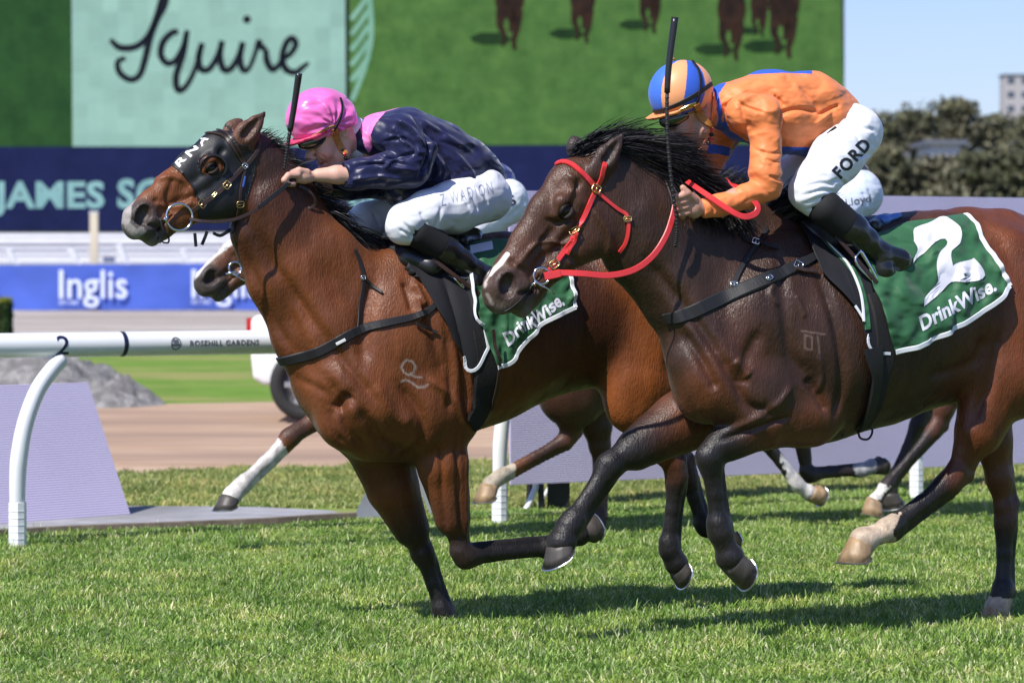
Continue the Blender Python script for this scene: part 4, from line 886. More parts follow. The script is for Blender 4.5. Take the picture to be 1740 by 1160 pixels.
def strands(name, roots, dirs, lens, n_per, parent, m=None, wid=.0022, seed=1, droop=.5, spread=.02, wave=.16, flow=None, clump=.13):
    """hair: many thin tapering strips from a line of roots; world space"""
    r = np.random.default_rng(seed); roots = np.array(roots); dirs = np.array(dirs); lens = np.array(lens); k = len(roots); N_ = n_per
    t = r.uniform(0, k-1, N_); i = np.minimum(t.astype(int), k-2); fr = (t-i)[:, None]
    p = roots[i]*(1-fr)+roots[i+1]*fr+r.normal(0, spread, (N_, 3)); d = dirs[i]*(1-fr)+dirs[i+1]*fr; L_ = (lens[i]*(1-fr[:, 0])+lens[i+1]*fr[:, 0])*r.uniform(.55, 1.15, N_)
    cl = r.integers(0, max(4, N_//26), N_); cd = r.normal(0, .16, (N_, 3)); cdir = r.normal(0, clump, (N_//2+30, 3))[cl]; d = d+cdir+cd*.35; d /= np.linalg.norm(d, axis=1)[:, None]
    S_ = 9; V = np.zeros((N_, S_, 2, 3)); side = np.cross(d, r.normal(size=(N_, 3))); side /= np.linalg.norm(side, axis=1)[:, None]; ph = r.uniform(0, 6.28, N_)
    q = p.copy(); dd = d.copy(); kink = r.normal(0, wave, (N_//2+30, 3))[cl]
    for s_ in range(S_):
        w = wid*(1-(s_/(S_-1))**2*.85); V[:, s_, 0] = q-side*w; V[:, s_, 1] = q+side*w
        dd = dd+np.array([0, 0, -droop/S_])+kink*math.sin(s_*.9)/S_*1.6+r.normal(0, .05, (N_, 3)); dd /= np.linalg.norm(dd, axis=1)[:, None]; q = q+dd*(L_/(S_-1))[:, None]
    o = np.arange(N_)[:, None]*(S_*2); f = np.concatenate([np.stack([o+2*s_, o+2*s_+1, o+2*s_+3, o+2*s_+2], -1).reshape(-1, 4) for s_ in range(S_-1)])
    ob = mesh_obj(name, V.reshape(-1, 3), f, m or m_hair, parent, smooth=False); ob['kind'] = 'stuff'; return ob
def finish(name, F_, h, mt, parent, lines=(), noise=.0, smooth=1, far_lines=True, paint=None):
    V, Fc = F_.mesh(h, smooth); C = F_.colors(V); N_ = normals(V, Fc)
    if lines:
        V = relief(V, N_, F_.f, lines)
        if far_lines: V = relief(V, N_, F_.f, lines, side=-1)
    if noise: V = V+N_*(vnoise(V, 9, 5)*noise+vnoise(V*np.array([30, 30, 9]), 1, 8)*noise*.55)[:, None]
    if paint: C = paint(V, C, N_)
    W_ = F_.f.W(V); o = mesh_obj(name, W_, Fc, mt, parent, True, C); bv = BVHTree.FromPolygons([tuple(p) for p in W_[:]], Fc.tolist()) if False else None
    return o, W_, Fc
def bvh_of(*obs):
    vs, fs, b = [], [], 0
    for W_, Fc in obs:
        vs.append(W_); fs.append(Fc+b); b += len(W_)
    vs = np.vstack(vs); fs = np.vstack(fs); return BVHTree.FromPolygons(vs.tolist(), fs.tolist())
def cast(bv, px, py, off=.0):
    r = ray(px, py); r = r/np.linalg.norm(r); h = bv.ray_cast(Vector(CAMP.tolist()), Vector(r.tolist()))
    if h[0] is None: return None
    n = np.array(h[1]); n = n if n.dot(r) < 0 else -n
    return np.array(h[0])+n*off, n
def drape(bv, pts, off=.003, n=8, depth_hint=None):
    """picture polyline laid on a surface; gives points and normals"""
    P = catmull([(x, y, 0) for x, y in pts], n)[:, :2]; out = []; nr = []
    for x, y in P:
        q = cast(bv, x, y, off)
        if q is None: continue
        out.append(q[0]); nr.append(q[1])
    out = np.array(out); nr = np.array(nr)
    if len(nr) > 4:
        for _ in range(3): nr[1:-1] = nr[:-2]*.25+nr[1:-1]*.5+nr[2:]*.25
        for _ in range(2):
            o2 = out.copy(); o2[1:-1] = out[:-2]*.25+out[1:-1]*.5+out[2:]*.25; lift = np.einsum('ij,ij->i', o2-out, nr); out = o2+nr*np.maximum(-lift, 0)[:, None]
    return out, nr
def strap(name, bv, pts, w_px, m, parent, thick=.003, off=.004, n=8, wvar=None):
    P, N_ = drape(bv, pts, off, n); w = w_px/(F/P[0][1]); mb = MB(); mb.ribbon(P, N_, w if wvar is None else np.interp(np.linspace(0, 1, len(P)), np.linspace(0, 1, len(wvar)), wvar)/(F/P[0][1]), thick); return mb.build(name, m, parent)
def free_strap(name, F_, pts, w_px, m, parent, thick=.003, nrm=(0, 1, .15), n=8):
    """pts (px,py,lat)"""
    P = catmull([F_.f.W(F_.f.P(*p)) if hasattr(F_, 'f') else F_.W(F_.P(*p)) for p in pts], n); fr = F_.f if hasattr(F_, 'f') else F_
    mb = MB(); mb.ribbon(P, fr.WN(np.array(nrm)), w_px/(F/P[0][1]), thick); return mb.build(name, m, parent)
def decal(name, bv, v2, f, place, m, parent, off=.002):
    """v2: text vertices; place(x,y)->picture point"""
    out = []; keep = []
    for q in v2:
        x, y = place(q[0], q[1]); c = cast(bv, x, y, off); keep.append(c is not None); out.append(c[0] if c else np.zeros(3))
    f = [p for p in f if all(keep[i] for i in p)]
    return mesh_obj(name, np.array(out), f, m, parent, smooth=False)
def affine(v, p0, px, py):
    """text box -> picture: p0 lower left, px lower right, py upper left"""
    x0, x1, y0, y1 = v[:, 0].min(), v[:, 0].max(), v[:, 1].min(), v[:, 1].max()
    def g(x, y): a = (x-x0)/(x1-x0); b = (y-y0)/(y1-y0); return p0[0]+a*(px[0]-p0[0])+b*(py[0]-p0[0]), p0[1]+a*(px[1]-p0[1])+b*(py[1]-p0[1])
    return g
def ring(name, c, n, R, r, m, parent, flat=1., up=(0, 0, 1)):
    n = unit(n); a = unit(np.cross(n, up)); b = np.cross(n, a); P = [c+R*(math.cos(q)*a+math.sin(q)*b*flat) for q in np.linspace(0, 2*math.pi, 25)]
    mb = MB(); mb.tube(P, r, 8, cap=False); return mb.build(name, m, parent, smooth=True)

def shell(name, W_, Fc, frame, poly, off, m, parent, holes=(), lat=(-9, 9), sm=2, noise=.0, both=True, outer=None):
    """a fitted cover: the part of a surface inside a picture outline (mirrored to the far side), lifted off it"""
    Lc = (W_-frame.o).dot(frame.R.T); M = Lc.copy(); M[:, 1] = np.abs(M[:, 1]) if both else M[:, 1]; P = to_px(frame.W(M))
    ok = in_poly(P, poly) & (Lc[:, 1] > lat[0]) & (Lc[:, 1] < lat[1])
    for h in holes: ok &= ~(((P[:, 0]-h[0])/h[2])**2+((P[:, 1]-h[1])/h[3])**2 < 1)
    fk = ok[Fc].all(1); f = Fc[fk]; use = np.unique(f); mp = np.full(len(W_), -1); mp[use] = np.arange(len(use)); f = mp[f]; N_ = normals(W_, Fc)[use]; V = W_[use]
    E = edges_of(f); key = np.sort(E, 1); k2 = key[:, 0].astype(np.int64)*10**7+key[:, 1]; u_, c_ = np.unique(k2, return_counts=True); bd = u_[c_ == 1]; be = np.stack([bd//10**7, bd % 10**7], 1).astype(int)
    bv_ = np.unique(be)
    for _ in range(6):       # even out the cut edge
        acc = np.zeros_like(V); cn = np.zeros(len(V))
        for a, b in ((0, 1), (1, 0)):
            np.add.at(acc, be[:, a], V[be[:, b]]); np.add.at(cn, be[:, a], 1)
        V[bv_] = .5*V[bv_]+.5*acc[bv_]/np.maximum(cn[bv_], 1)[:, None]
    V = laplace(V+N_*off, f, sm) if sm else V+N_*off
    if noise: V = V+N_*(vnoise(V, 30, 2)*noise)[:, None]
    n = len(V); V2 = V-N_*off*.55; side = np.stack([be[:, 0], be[:, 1], be[:, 1]+n, be[:, 0]+n], 1)
    Vall = np.vstack([V, V2]); Fa = np.vstack([f, f[:, ::-1]+n, side]); return mesh_obj(name, Vall, Fa, m, parent, True), V, f
def cloth_patch(name, bv, frame, top, bottom, nx, ny, off, m, parent, folds=.0, mirror=True, lat0=.26, fseed=1, thick=.002, ridge=True, fold_dir=1.):
    """cloth hung over a back: picture rows between a top and a bottom edge, laid on the surface"""
    T_ = catmull([(x, y, 0) for x, y in top], 12)[:, :2]; B_ = catmull([(x, y, 0) for x, y in bottom], 12)[:, :2]
    def rs(Q, n):
        d = np.r_[0, np.cumsum(np.linalg.norm(np.diff(Q, axis=0), axis=1))]; s_ = np.linspace(0, d[-1], n); return np.stack([np.interp(s_, d, Q[:, i]) for i in (0, 1)], 1)
    T_ = rs(T_, nx); B_ = rs(B_, nx); G = np.zeros((nx, ny, 3)); r = np.random.default_rng(fseed)
    for i in range(nx):
        last = None; prev = lat0
        for j in range(ny-1, -1, -1):
            t = j/(ny-1); p = T_[i]*(1-t)+B_[i]*t; c = cast(bv, p[0], p[1], 0)
            if c is not None:
                l = frame.R.dot(c[0]-frame.o); prev = l[1] if prev is None or abs(l[1]-prev) < .2 or j == ny-1 else prev
                q = l.copy()
            else: q = frame.P(p[0], p[1], max(prev-.02, 0) if j < ny*.4 else prev)
            prev = q[1]; G[i, j] = q
    if ridge: G[:, 0, 1] = np.minimum(G[:, 0, 1], .02)
    for _ in range(3):
        G[1:-1] = G[:-2]*.25+G[1:-1]*.5+G[2:]*.25; G[:, 1:-1] = G[:, :-2]*.25+G[:, 1:-1]*.5+G[:, 2:]*.25
    N_ = np.cross(np.gradient(G, axis=0), np.gradient(G, axis=1)); N_ /= np.linalg.norm(N_, axis=2)[..., None]+1e-9
    sgn = np.sign((N_[:, ny//2, 1]).mean()); N_ *= sgn
    I, J = np.meshgrid(np.linspace(0, 1, nx), np.linspace(0, 1, ny), indexing='ij')
    Q = np.stack([I.ravel(), J.ravel(), I.ravel()*0], 1)
    fo = (vnoise(np.c_[(Q[:, 0]-Q[:, 1]*.45*fold_dir)*7, Q[:, 1]*1.6, Q[:, 2]], 1, fseed)+.6*vnoise(np.c_[(Q[:, 0]+Q[:, 1]*.6)*13, (Q[:, 1]-Q[:, 0]*.4)*5, Q[:, 2]], 1, fseed+3)).reshape(nx, ny)
    amp = folds*(.35+.9*J)*np.clip(J*5, 0, 1); G = G+N_*(off+.008*J+np.maximum(fo+.7, 0)*amp)[..., None]
    V = G.reshape(-1, 3); idx = np.arange(nx*ny).reshape(nx, ny); f = np.stack([idx[:-1, :-1], idx[1:, :-1], idx[1:, 1:], idx[:-1, 1:]], -1).reshape(-1, 4)
    V1 = frame.W(V); bvc = BVHTree.FromPolygons(V1.tolist(), f.tolist()); VV, FF = V1, f
    if mirror:
        V2 = V*np.array([1, -1, 1]); VV = np.vstack([V1, frame.W(V2)]); FF = np.vstack([f, f[:, ::-1]+len(V)])
        br = np.stack([idx[:-1, 0], idx[1:, 0], idx[1:, 0]+len(V), idx[:-1, 0]+len(V)], 1); FF = np.vstack([FF, br])
    o = mesh_obj(name, VV, FF, m, parent, True); md = o.modifiers.new('thickness', 'SOLIDIFY'); md.thickness = thick; md.offset = 1 if False else 0
    return o, bvc, frame.W(G.reshape(-1, 3)).reshape(nx, ny, 3), (N_.reshape(-1, 3).dot(frame.R)).reshape(nx, ny, 3)
def edge_band(name, G, N_, sel, width, m, parent, off=.003, inset=.5):
    """binding sewn along a cloth's edge; sel: list of (i,j)"""
    P = np.array([G[i, j] for i, j in sel]); n = np.array([N_[i, j] for i, j in sel]); mb = MB(); mb.ribbon(P+n*off, n, width, .0025); return mb.build(name, m, parent)
def painter(frame, strokes=(), polys=()):
    """marks of a coat or a cloth; strokes: (pts, width px, colour, strength); polys: (polygon, colour)"""
    def go(V, C, N_):
        W_ = frame.W(V); P = to_px(W_); near = N_[:, 1] > -.15
        for pts, w, col, st in strokes:
            d = seg_dist(P, pts); a = np.clip((w*.5-d)/1.6+.5, 0, 1)*st*near; C = C*(1-a[:, None])+np.array(col)*a[:, None]
        for pl, col, side, *lr in polys:
            if side == 3:
                k = in_poly(P+np.stack([vnoise(V, 45, 7), vnoise(V, 45, 9)], 1)*5, pl) & (V[:, 1] > lr[0]) & (V[:, 1] < lr[1]); nz = np.clip(vnoise(V, 38, 3)*.3+vnoise(V, 90, 5)*.15+.95, .45, 1.2)[k]; C[k] = np.array(col)*nz[:, None]; continue
            M = V.copy(); M[:, 1] = np.abs(M[:, 1]); PP = to_px(frame.W(M)) if side == 2 else P; k = in_poly(PP, pl) & (near | (side == 2)) & (np.abs(V[:, 1]) < (lr[0] if lr else 9)); C[k] = col
        return C
    return go
m_blackstrap = mat('black_webbing', (.012, .012, .014), .55, .4, bump=.0008, bscale=260); m_leather = mat('dark_leather', (.035, .018, .013), .42, .5, noise=.25, nscale=40)
m_brass = mat('brass', (.75, .52, .22), .25, metal=1.); m_chrome = mat('chrome', (.75, .75, .76), .14, metal=1.); m_hood = mat('black_mesh_hood', (.010, .010, .012), .45, .5, bump=.0012, bscale=420)
m_redstrap = mat('red_bridle_strap', (.62, .035, .035), .36, .5, noise=.06, nscale=30, coat=.25)
def satin(name, col=None, rough=.28, attr=False, coat=.3, bump=.012, bs=9, sub=.0, sheen=.2, stretch=(1, .7, 1.5), spec=.55, crinkle=.05):
    m = mat(name, col or (1, 1, 1), rough, spec, attr=attr, noise=.05, nscale=14, bump=.0006, bscale=160, sheen=sheen); N, L = m.node_tree.nodes, m.node_tree.links; B = N['Principled BSDF']
    tc = N.new('ShaderNodeTexCoord'); mp = N.new('ShaderNodeMapping'); mp.inputs['Scale'].default_value = stretch; mp.inputs['Rotation'].default_value = (0, .6, .3); L.new(tc.outputs['Object'], mp.inputs[0])
    a = N.new('ShaderNodeTexNoise'); a.inputs['Scale'].default_value = bs; a.inputs['Detail'].default_value = 1.; a.inputs['Distortion'].default_value = .5; L.new(mp.outputs[0], a.inputs['Vector'])
    b = N.new('ShaderNodeTexNoise'); b.inputs['Scale'].default_value = bs*2.3; b.inputs['Detail'].default_value = 0; b.inputs['Distortion'].default_value = .6; L.new(mp.outputs[0], b.inputs['Vector'])
    ad = N.new('ShaderNodeMath'); ad.operation = 'MULTIPLY_ADD'; L.new(b.outputs['Fac'], ad.inputs[0]); ad.inputs[1].default_value = .5; L.new(a.outputs['Fac'], ad.inputs[2])
    rg = N.new('ShaderNodeTexNoise'); rg.noise_type = 'RIDGED_MULTIFRACTAL'; rg.inputs['Scale'].default_value = bs*1.7; rg.inputs['Detail'].default_value = 1.5; rg.inputs['Distortion'].default_value = .9; L.new(mp.outputs[0], rg.inputs['Vector'])
    a3 = N.new('ShaderNodeMath'); a3.operation = 'MULTIPLY_ADD'; L.new(rg.outputs['Fac'], a3.inputs[0]); a3.inputs[1].default_value = crinkle; L.new(ad.outputs[0], a3.inputs[2]); ad = a3
    bp = N.new('ShaderNodeBump'); bp.inputs['Distance'].default_value = bump*2.2; L.new(ad.outputs[0], bp.inputs['Height']); L.new(bp.outputs[0], B.inputs['Normal']); return m
def buckle(name, bv, px, py, w_px, h_px, ang, m, parent, off=.006, r_px=1.3):
    c, n = cast(bv, px, py, off); k = F/c[1]; a = math.radians(ang)
    U_ = np.array([math.cos(a), 0, -math.sin(a)]); U_ = unit(U_-n*U_.dot(n)); Vv = np.cross(n, U_)
    P = [c+U_*(w_px/k/2)*x+Vv*(h_px/k/2)*y for x, y in ((-1, -.7), (-.7, -1), (.7, -1), (1, -.7), (1, .7), (.7, 1), (-.7, 1), (-1, .7), (-1, -.7))]
    mb = MB(); mb.tube(P, r_px/k, 6, cap=False); mb.tube([c-Vv*(h_px/k/2), c+Vv*(h_px/k/2)], r_px/k*.8, 6); return mb.build(name, m, parent, smooth=True)
# ------------------------------------------------------------------ front bay horse in the black hood
YAW = 28.0
gA = at_ground(760, 1065); FA = Frame((gA[0], gA[1]+.04, 0), YAW)
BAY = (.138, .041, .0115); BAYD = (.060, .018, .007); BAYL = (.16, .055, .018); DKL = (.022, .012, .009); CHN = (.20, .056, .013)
m_coatA = coat_mat('bay_coat')
hA = thing('racehorse', FA.W((0, 0, 0)), 'bright bay racehorse in a black lettered hood, leading nearest the left of the frame', 'horse')
A = Fig(FA)
# torso
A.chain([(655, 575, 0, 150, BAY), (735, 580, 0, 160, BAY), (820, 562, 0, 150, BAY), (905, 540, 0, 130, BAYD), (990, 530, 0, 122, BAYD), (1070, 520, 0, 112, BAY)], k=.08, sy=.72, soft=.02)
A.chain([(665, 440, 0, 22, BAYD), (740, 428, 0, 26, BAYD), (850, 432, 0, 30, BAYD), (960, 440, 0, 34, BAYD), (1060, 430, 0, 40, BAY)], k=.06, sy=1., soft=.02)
# shoulder blades and chest
for w in (1, -1):
    A.chain([(675, 470, .10*w, 55, BAY), (690, 560, .135*w, 78, BAY), (625, 665, .15*w, 76, BAY)], k=.06, sy=.55)
    A.chain([(640, 665, .15*w, 62, BAY), (720, 690, .16*w, 72, BAY), (765, 705, .15*w, 62, BAY)], k=.05, sy=.62)
    A.chain([(592, 650, .10*w, 68, BAY), (594, 712, .095*w, 60, BAY)], k=.035, sy=.8)       # breast muscle
    A.chain([(620, 735, .06*w, 48, BAY), (700, 745, .07*w, 42, BAYD)], k=.04)
    A.chain([(760, 620, .13*w, 90, BAY), (900, 570, .17*w, 80, BAYD)], k=.08, sy=.5)         # ribs
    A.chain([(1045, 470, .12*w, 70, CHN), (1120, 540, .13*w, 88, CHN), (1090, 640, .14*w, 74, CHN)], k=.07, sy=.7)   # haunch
A.chain([(566, 640, 0, 70, BAY), (586, 700, 0, 62, BAY)], k=.05, sy=.9)
# neck
A.chain([(446, 300, 0, 62, DKL), (476, 370, 0, 74, BAYD), (520, 455, 0, 86, BAY), (585, 540, 0, 112, BAY), (650, 590, 0, 140, BAY)], k=.07, sy=.50, soft=.02)
A.chain([(430, 262, 0, 40, DKL), (500, 340, 0, 30, BAYD), (570, 418, 0, 32, BAYD), (650, 450, 0, 34, BAYD)], k=.05, sy=.7)
A.chain([(425, 400, 0, 34, BAYD), (456, 480, 0, 34, BAY), (503, 570, 0, 40, BAY), (556, 650, 0, 54, BAY)], k=.05, sy=.8)
for w in (1, -1):
    A.chain([(455, 350, .05*w, 40, BAYD), (510, 460, .075*w, 42, BAY), (570, 560, .11*w, 56, BAY), (610, 640, .135*w, 62, BAY)], k=.03, sy=.6)
    A.chain([(480, 330, .05*w, 34, BAYD), (560, 430, .085*w, 44, BAY), (640, 500, .11*w, 50, BAY)], k=.04, sy=.5)
# legs
cl = [BAY, DKL, BLK, BLK, BLK]
fore_leg(A, (745, 725, .13), (786, 945, .12), (937, 930, .10), (985, 905, .10), cl, 1.0)
hoof(A, (985, 905, .10), (1012, 882), hA, m_hoof, .95, (937, 930, .10), axp=(.9, -.35))
A.chain([(745, 700, .13, 46, BAY), (752, 790, .13, 42, BAY), (768, 880, .125, 31, BAYD)], k=.03, sy=.9)
cl2 = [BAYD, DKL, BLK, BLK, BLK]
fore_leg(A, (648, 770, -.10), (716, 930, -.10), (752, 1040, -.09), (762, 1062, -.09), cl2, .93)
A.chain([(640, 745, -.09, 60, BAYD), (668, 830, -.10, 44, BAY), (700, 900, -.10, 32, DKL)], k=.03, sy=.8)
hoof(A, (764, 1060, -.09), (752, 1085), hA, m_hoof, .9, (750, 1030, -.09))
# hind legs, both folded under behind the other horse
HB = (.06, .022, .012)
hind_leg(A, (1075, 690, .15), (1150, 800, .13), (1135, 930, .10), (1150, 958, .10), [CHN, HB, BLK, BLK, BLK], .95, hip=(1120, 590, .12), hipr=.19)
hoof(A, (1150, 958, .10), (1156, 1000), hA, m_hoof, .95, (1135, 930, .10), axp=(1, .25))
hind_leg(A, (1110, 690, -.12), (1165, 800, -.12), (1195, 895, -.10), (1225, 905, -.10), [BAYD, HB, BLK, BLK, BLK], .9, hip=(1120, 590, -.1), hipr=.19)
hoof(A, (1225, 905, -.10), (1255, 940), hA, m_hoofp, .85, (1195, 895, -.10), axp=(1, .1))
# head
HA = Head(A, (400, 222, 0), (206, 352, 0))
GREY = (.16, .14, .13); HC = dict(face=(.17, .052, .014), muzzle=(.055, .045, .042), lip=(.20, .18, .165))
horse_head(HA, HC)
ear(A, (409, 240, .06), (452, 189), 21, (.15, .06, .03), .08)
ear(A, (392, 228, -.06), (412, 201), 16, (.10, .045, .025), -.07)
linesA = [
    ([(560, 640), (575, 690), (595, 735), (630, 765)], .012, 9),            # between breast muscles
    ([(530, 640), (556, 668), (563, 690), (575, 735), (600, 765)], .007, 6),
    ([(590, 668), (570, 700)], .014, 10), ([(600, 690), (650, 745), (690, 768)], .010, 9), ([(585, 690), (640, 720), (680, 770)], -.006, 14),
    ([(668, 650), (700, 700), (712, 752), (700, 780)], .009, 10), ([(620, 655), (655, 700), (690, 720)], -.008, 14),
    ([(500, 470), (555, 570), (600, 640), (640, 690)], .008, 10, .02), ([(455, 390), (500, 480), (540, 560), (570, 630)], .006, 9, .02),
    ([(440, 420), (480, 520), (520, 600)], .007, 8, .02), ([(640, 470), (620, 540), (612, 620)], .008, 12, .05), ([(690, 470), (720, 560), (742, 640)], .007, 12, .05),
    ([(745, 470), (760, 560), (776, 640), (784, 700)], .008, 9, .05), ([(700, 480), (712, 520)], -.010, 6, .05), ([(684, 478), (690, 530)], .008, 6, .05),
    ([(710, 640), (760, 680), (785, 730)], -.005, 7, .05), ([(742, 560), (752, 640), (748, 700)], .006, 8, .05), ([(700, 500), (704, 530), (698, 545)], -.008, 4, .05),
    ([(735, 750), (742, 830), (756, 905)], .005, 5, .02, .3, .15), ([(760, 740), (768, 830), (780, 910)], .006, 5, .02, .3, .15), ([(778, 760), (784, 850), (790, 920)], -.004, 4, .02, .3, .15),
    ([(1060, 480), (1120, 560), (1130, 640)], .006, 14, .05)]
hl = []
for pts, d, w in (([(240, 315), (300, 300), (330, 330), (318, 350)], -.0035, 4), ([(262, 345), (300, 352), (335, 345)], -.004, 5), ([(300, 300), (288, 330), (292, 358)], .004, 6), ([(225, 372), (262, 385), (285, 392)], .006, 4), ([(330, 340), (350, 370), (385, 392)], -.004, 6), ([(262, 338), (276, 352), (272, 372)], .006, 6)):
    hl.append((pts, d, w, .0, .3, .06))
WB = (.34, .29, .26)
BRA = [([(685, 618), (690, 612), (700, 613), (706, 622), (703, 632), (694, 637), (686, 632), (682, 624), (685, 618)], 3.4, WB, .75), ([(697, 636), (706, 640), (716, 641)], 3.2, WB, .7), ([(682, 648), (690, 645), (700, 650), (710, 658), (722, 657), (727, 653)], 3.4, WB, .7),
       ([(222, 334), (214, 346), (212, 372)], 20, (.42, .38, .36), .75), ([(218, 385), (232, 398), (240, 392)], 14, (.36, .33, .31), .6), ([(236, 326), (222, 336)], 8, (.5, .45, .42), .6)]
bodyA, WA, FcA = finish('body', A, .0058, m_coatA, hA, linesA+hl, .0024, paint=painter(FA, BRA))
eyeball(HA, hA, 1); eyeball(HA, hA, -1)
bvA = bvh_of((WA, FcA)); print('A verts', len(WA))
# mane and tail
cr = [FA.W(FA.P(x, y, 0)) for x, y in ((436, 236), (480, 292), (530, 352), (575, 394), (640, 416), (700, 422))]
strands('mane', cr, [FA.WN((-.6, .15, .35))]*2+[FA.WN((-.85, .45, .05)), FA.WN((-.8, .5, -.35)), FA.WN((-.9, .5, -.25)), FA.WN((-.95, .5, -.15))], [.07, .12, .17, .17, .17, .14], 3600, hA, seed=3, droop=.9, spread=.013)
tb = FA.W(FA.P(1190, 450, 0)); strands('tail', [tb, tb+FA.WN((-.05, 0, -.03))], [FA.WN((-.9, 0, -.1))]*2, [.6, .7], 1500, hA, seed=4, droop=1.3, spread=.02)

# hood with eye cup, lettering, bindings
EYE = (359, 283)
HP = [(283, 279), (318, 248), (346, 223), (374, 205), (390, 205), (395, 226), (399, 240), (408, 250), (424, 252), (436, 262), (436, 290), (424, 330), (408, 372), (398, 398), (338, 402), (337, 352), (331, 327), (316, 303), (300, 287)]
hood, VH, FH = shell('hood', WA, FcA, FA, HP, .0045, m_hood, hA, holes=[(EYE[0]-1, EYE[1]-3, 19, 16)], lat=(-.19, .19))
bvH = bvh_of((VH, FH)); bvAH = bvh_of((WA, FcA), (VH, FH))
strap('hood_binding', bvAH, [(285, 279), (302, 287), (318, 303), (332, 327), (338, 350), (339, 380), (338, 398)], 4, m_blackstrap, hood, .002, .003)
strap('hood_binding', bvAH, [(374, 212), (388, 215), (395, 232), (405, 246), (422, 250)], 4, m_blackstrap, hood, .002, .003)
# eye cup: a stiff rim that stands out behind the eye
c, n = cast(bvAH, EYE[0], EYE[1]-2, 0); k = F/c[1]; a = unit(np.cross([0, 0, 1.], n)); b = np.cross(n, a); mb = MB(); M = 32; cv = []
for j, (rr, hh) in enumerate(((23, .006), (23.5, .016), (20.5, .017), (20, .006))):
    for q in np.linspace(0, 2*math.pi, M+1)[:-1]:
        x = math.cos(q); back = max(0, x)**1.5; cv.append(c+(a*math.cos(q)*(rr*1.02)+b*math.sin(q)*(rr*.92))/k+n*(hh*(1+1.7*back)))
mb.add(cv, [(j*M+i, j*M+(i+1) % M, ((j+1) % 4)*M+(i+1) % M, ((j+1) % 4)*M+i) for j in range(4) for i in range(M)]); mb.build('eye_cup', mat('eye_cup_plastic', (.02, .021, .024), .3, .5), hood, smooth=True)
m_wprint = mat('white_print', (.72, .72, .74), .6)
for ch, p0, p1, p2 in (('A', (343, 250), (355, 236), (333, 241)), ('N', (324, 268), (338, 252), (314, 260)), ('R', (305, 285), (318, 270), (297, 277))):
    v, f = text_mesh(ch, 1., .03); v, f = densify(v, f, 1); decal('hood_letter', bvH, v, f, affine(v, p0, p1, p2), m_wprint, hood, .0015)
# bridle
br = thing('bridle', FA.W(FA.P(400, 280, .1)), 'black and brown leather bridle with brass buckles on the hooded horse', 'bridle')
strap('browband', bvAH, [(345, 228), (360, 227), (378, 232), (393, 246), (404, 264), (415, 282)], 5, m_leather, br)
strap('browband', bvAH, [(347, 222), (364, 221), (382, 226), (397, 240), (408, 259), (417, 279)], 4, m_leather, br)
strap('cheekpiece', bvAH, [(416, 281), (402, 296), (385, 314), (366, 332), (345, 346), (326, 359)], 8, m_leather, br, .004)
strap('throat_lash', bvAH, [(417, 283), (412, 305), (408, 325), (406, 350), (401, 370), (396, 386)], 5.5, m_leather, br)
strap('headpiece', bvAH, [(417, 282), (427, 271), (437, 256), (440, 240)], 7, m_leather, br)
for q in ((385, 315, 11, 13, 40), (342, 347, 13, 14, 35), (407, 347, 10, 13, 85)): buckle('buckle', bvAH, *q, m_brass, br, .008)
buckle('buckle', bvAH, 415, 282, 8, 8, 45, m_chrome, br, .009); buckle('strap_keeper', bvAH, 364, 331, 4, 11, 40, m_brass, br, .008)
strap('blue_tag', bvAH, [(415, 300), (411, 318)], 3, mat('blue_tape', (.03, .09, .35), .5), br, .003, .008)
c, n = cast(bvAH, 303, 369, .016); k = F/c[1]; ring('bit_ring', c, unit(n*.5+FA.WN((.1, 1, 0))), 23/k, 2.3/k, m_chrome, br)
mb = MB(); mb.tube([FA.W(FA.P(281, 372, .05)), FA.W(FA.P(284, 370, .085))], 3/k, 8); mb.tube([FA.W(FA.P(279, 370, .09)), FA.W(FA.P(284, 377, .09))], 3/k, 8); mb.build('bit_joint', m_chrome, br, smooth=True)
mb = MB(); mb.tube(catmull([FA.W(FA.P(*p)) for p in ((272, 372, .08), (278, 392, .085), (286, 402, .08), (286, 412, .06), (276, 411, .04), (266, 402, .03))], 6), 1.6/k, 8); mb.build('tongue_tie', m_blackstrap, br, smooth=True)
for pts in (((268, 395, .05), (265, 405, .05), (262, 412, .05)), ((331, 396, .08), (332, 408, .08), (333, 419, .08)), ((352, 393, .08), (348, 404, .08), (343, 416, .08)), ((362, 396, .06), (375, 400, .05), (392, 390, .03)), ((272, 400, .06), (273, 408, .06), (271, 413, .06))):
    free_strap('loose_strap_end', FA, pts, 6 if pts[0][0] > 300 else 4, m_blackstrap, br)
rn = thing('rein', FA.W(FA.P(400, 370, .13)), 'thin brown leather rein from the bit of the hooded horse to the pink capped rider', 'rein')
free_strap('rein_strap', FA, [(322, 372, .115), (345, 376, .135), (380, 376, .15), (410, 369, .155), (440, 353, .155), (468, 331, .15), (490, 313, .135), (500, 306, .12)], 6, m_leather, rn, .004)
free_strap('rein_grip', FA, [(440, 352, .161), (468, 330, .156), (490, 312, .141), (501, 305, .126)], 8, m_blackstrap, rn, .004)
free_strap('rein_end', FA, [(508, 316, .11), (524, 324, .12), (534, 336, .12), (535, 347, .115), (528, 353, .11), (519, 352, .10)], 5, m_leather, rn, .003)
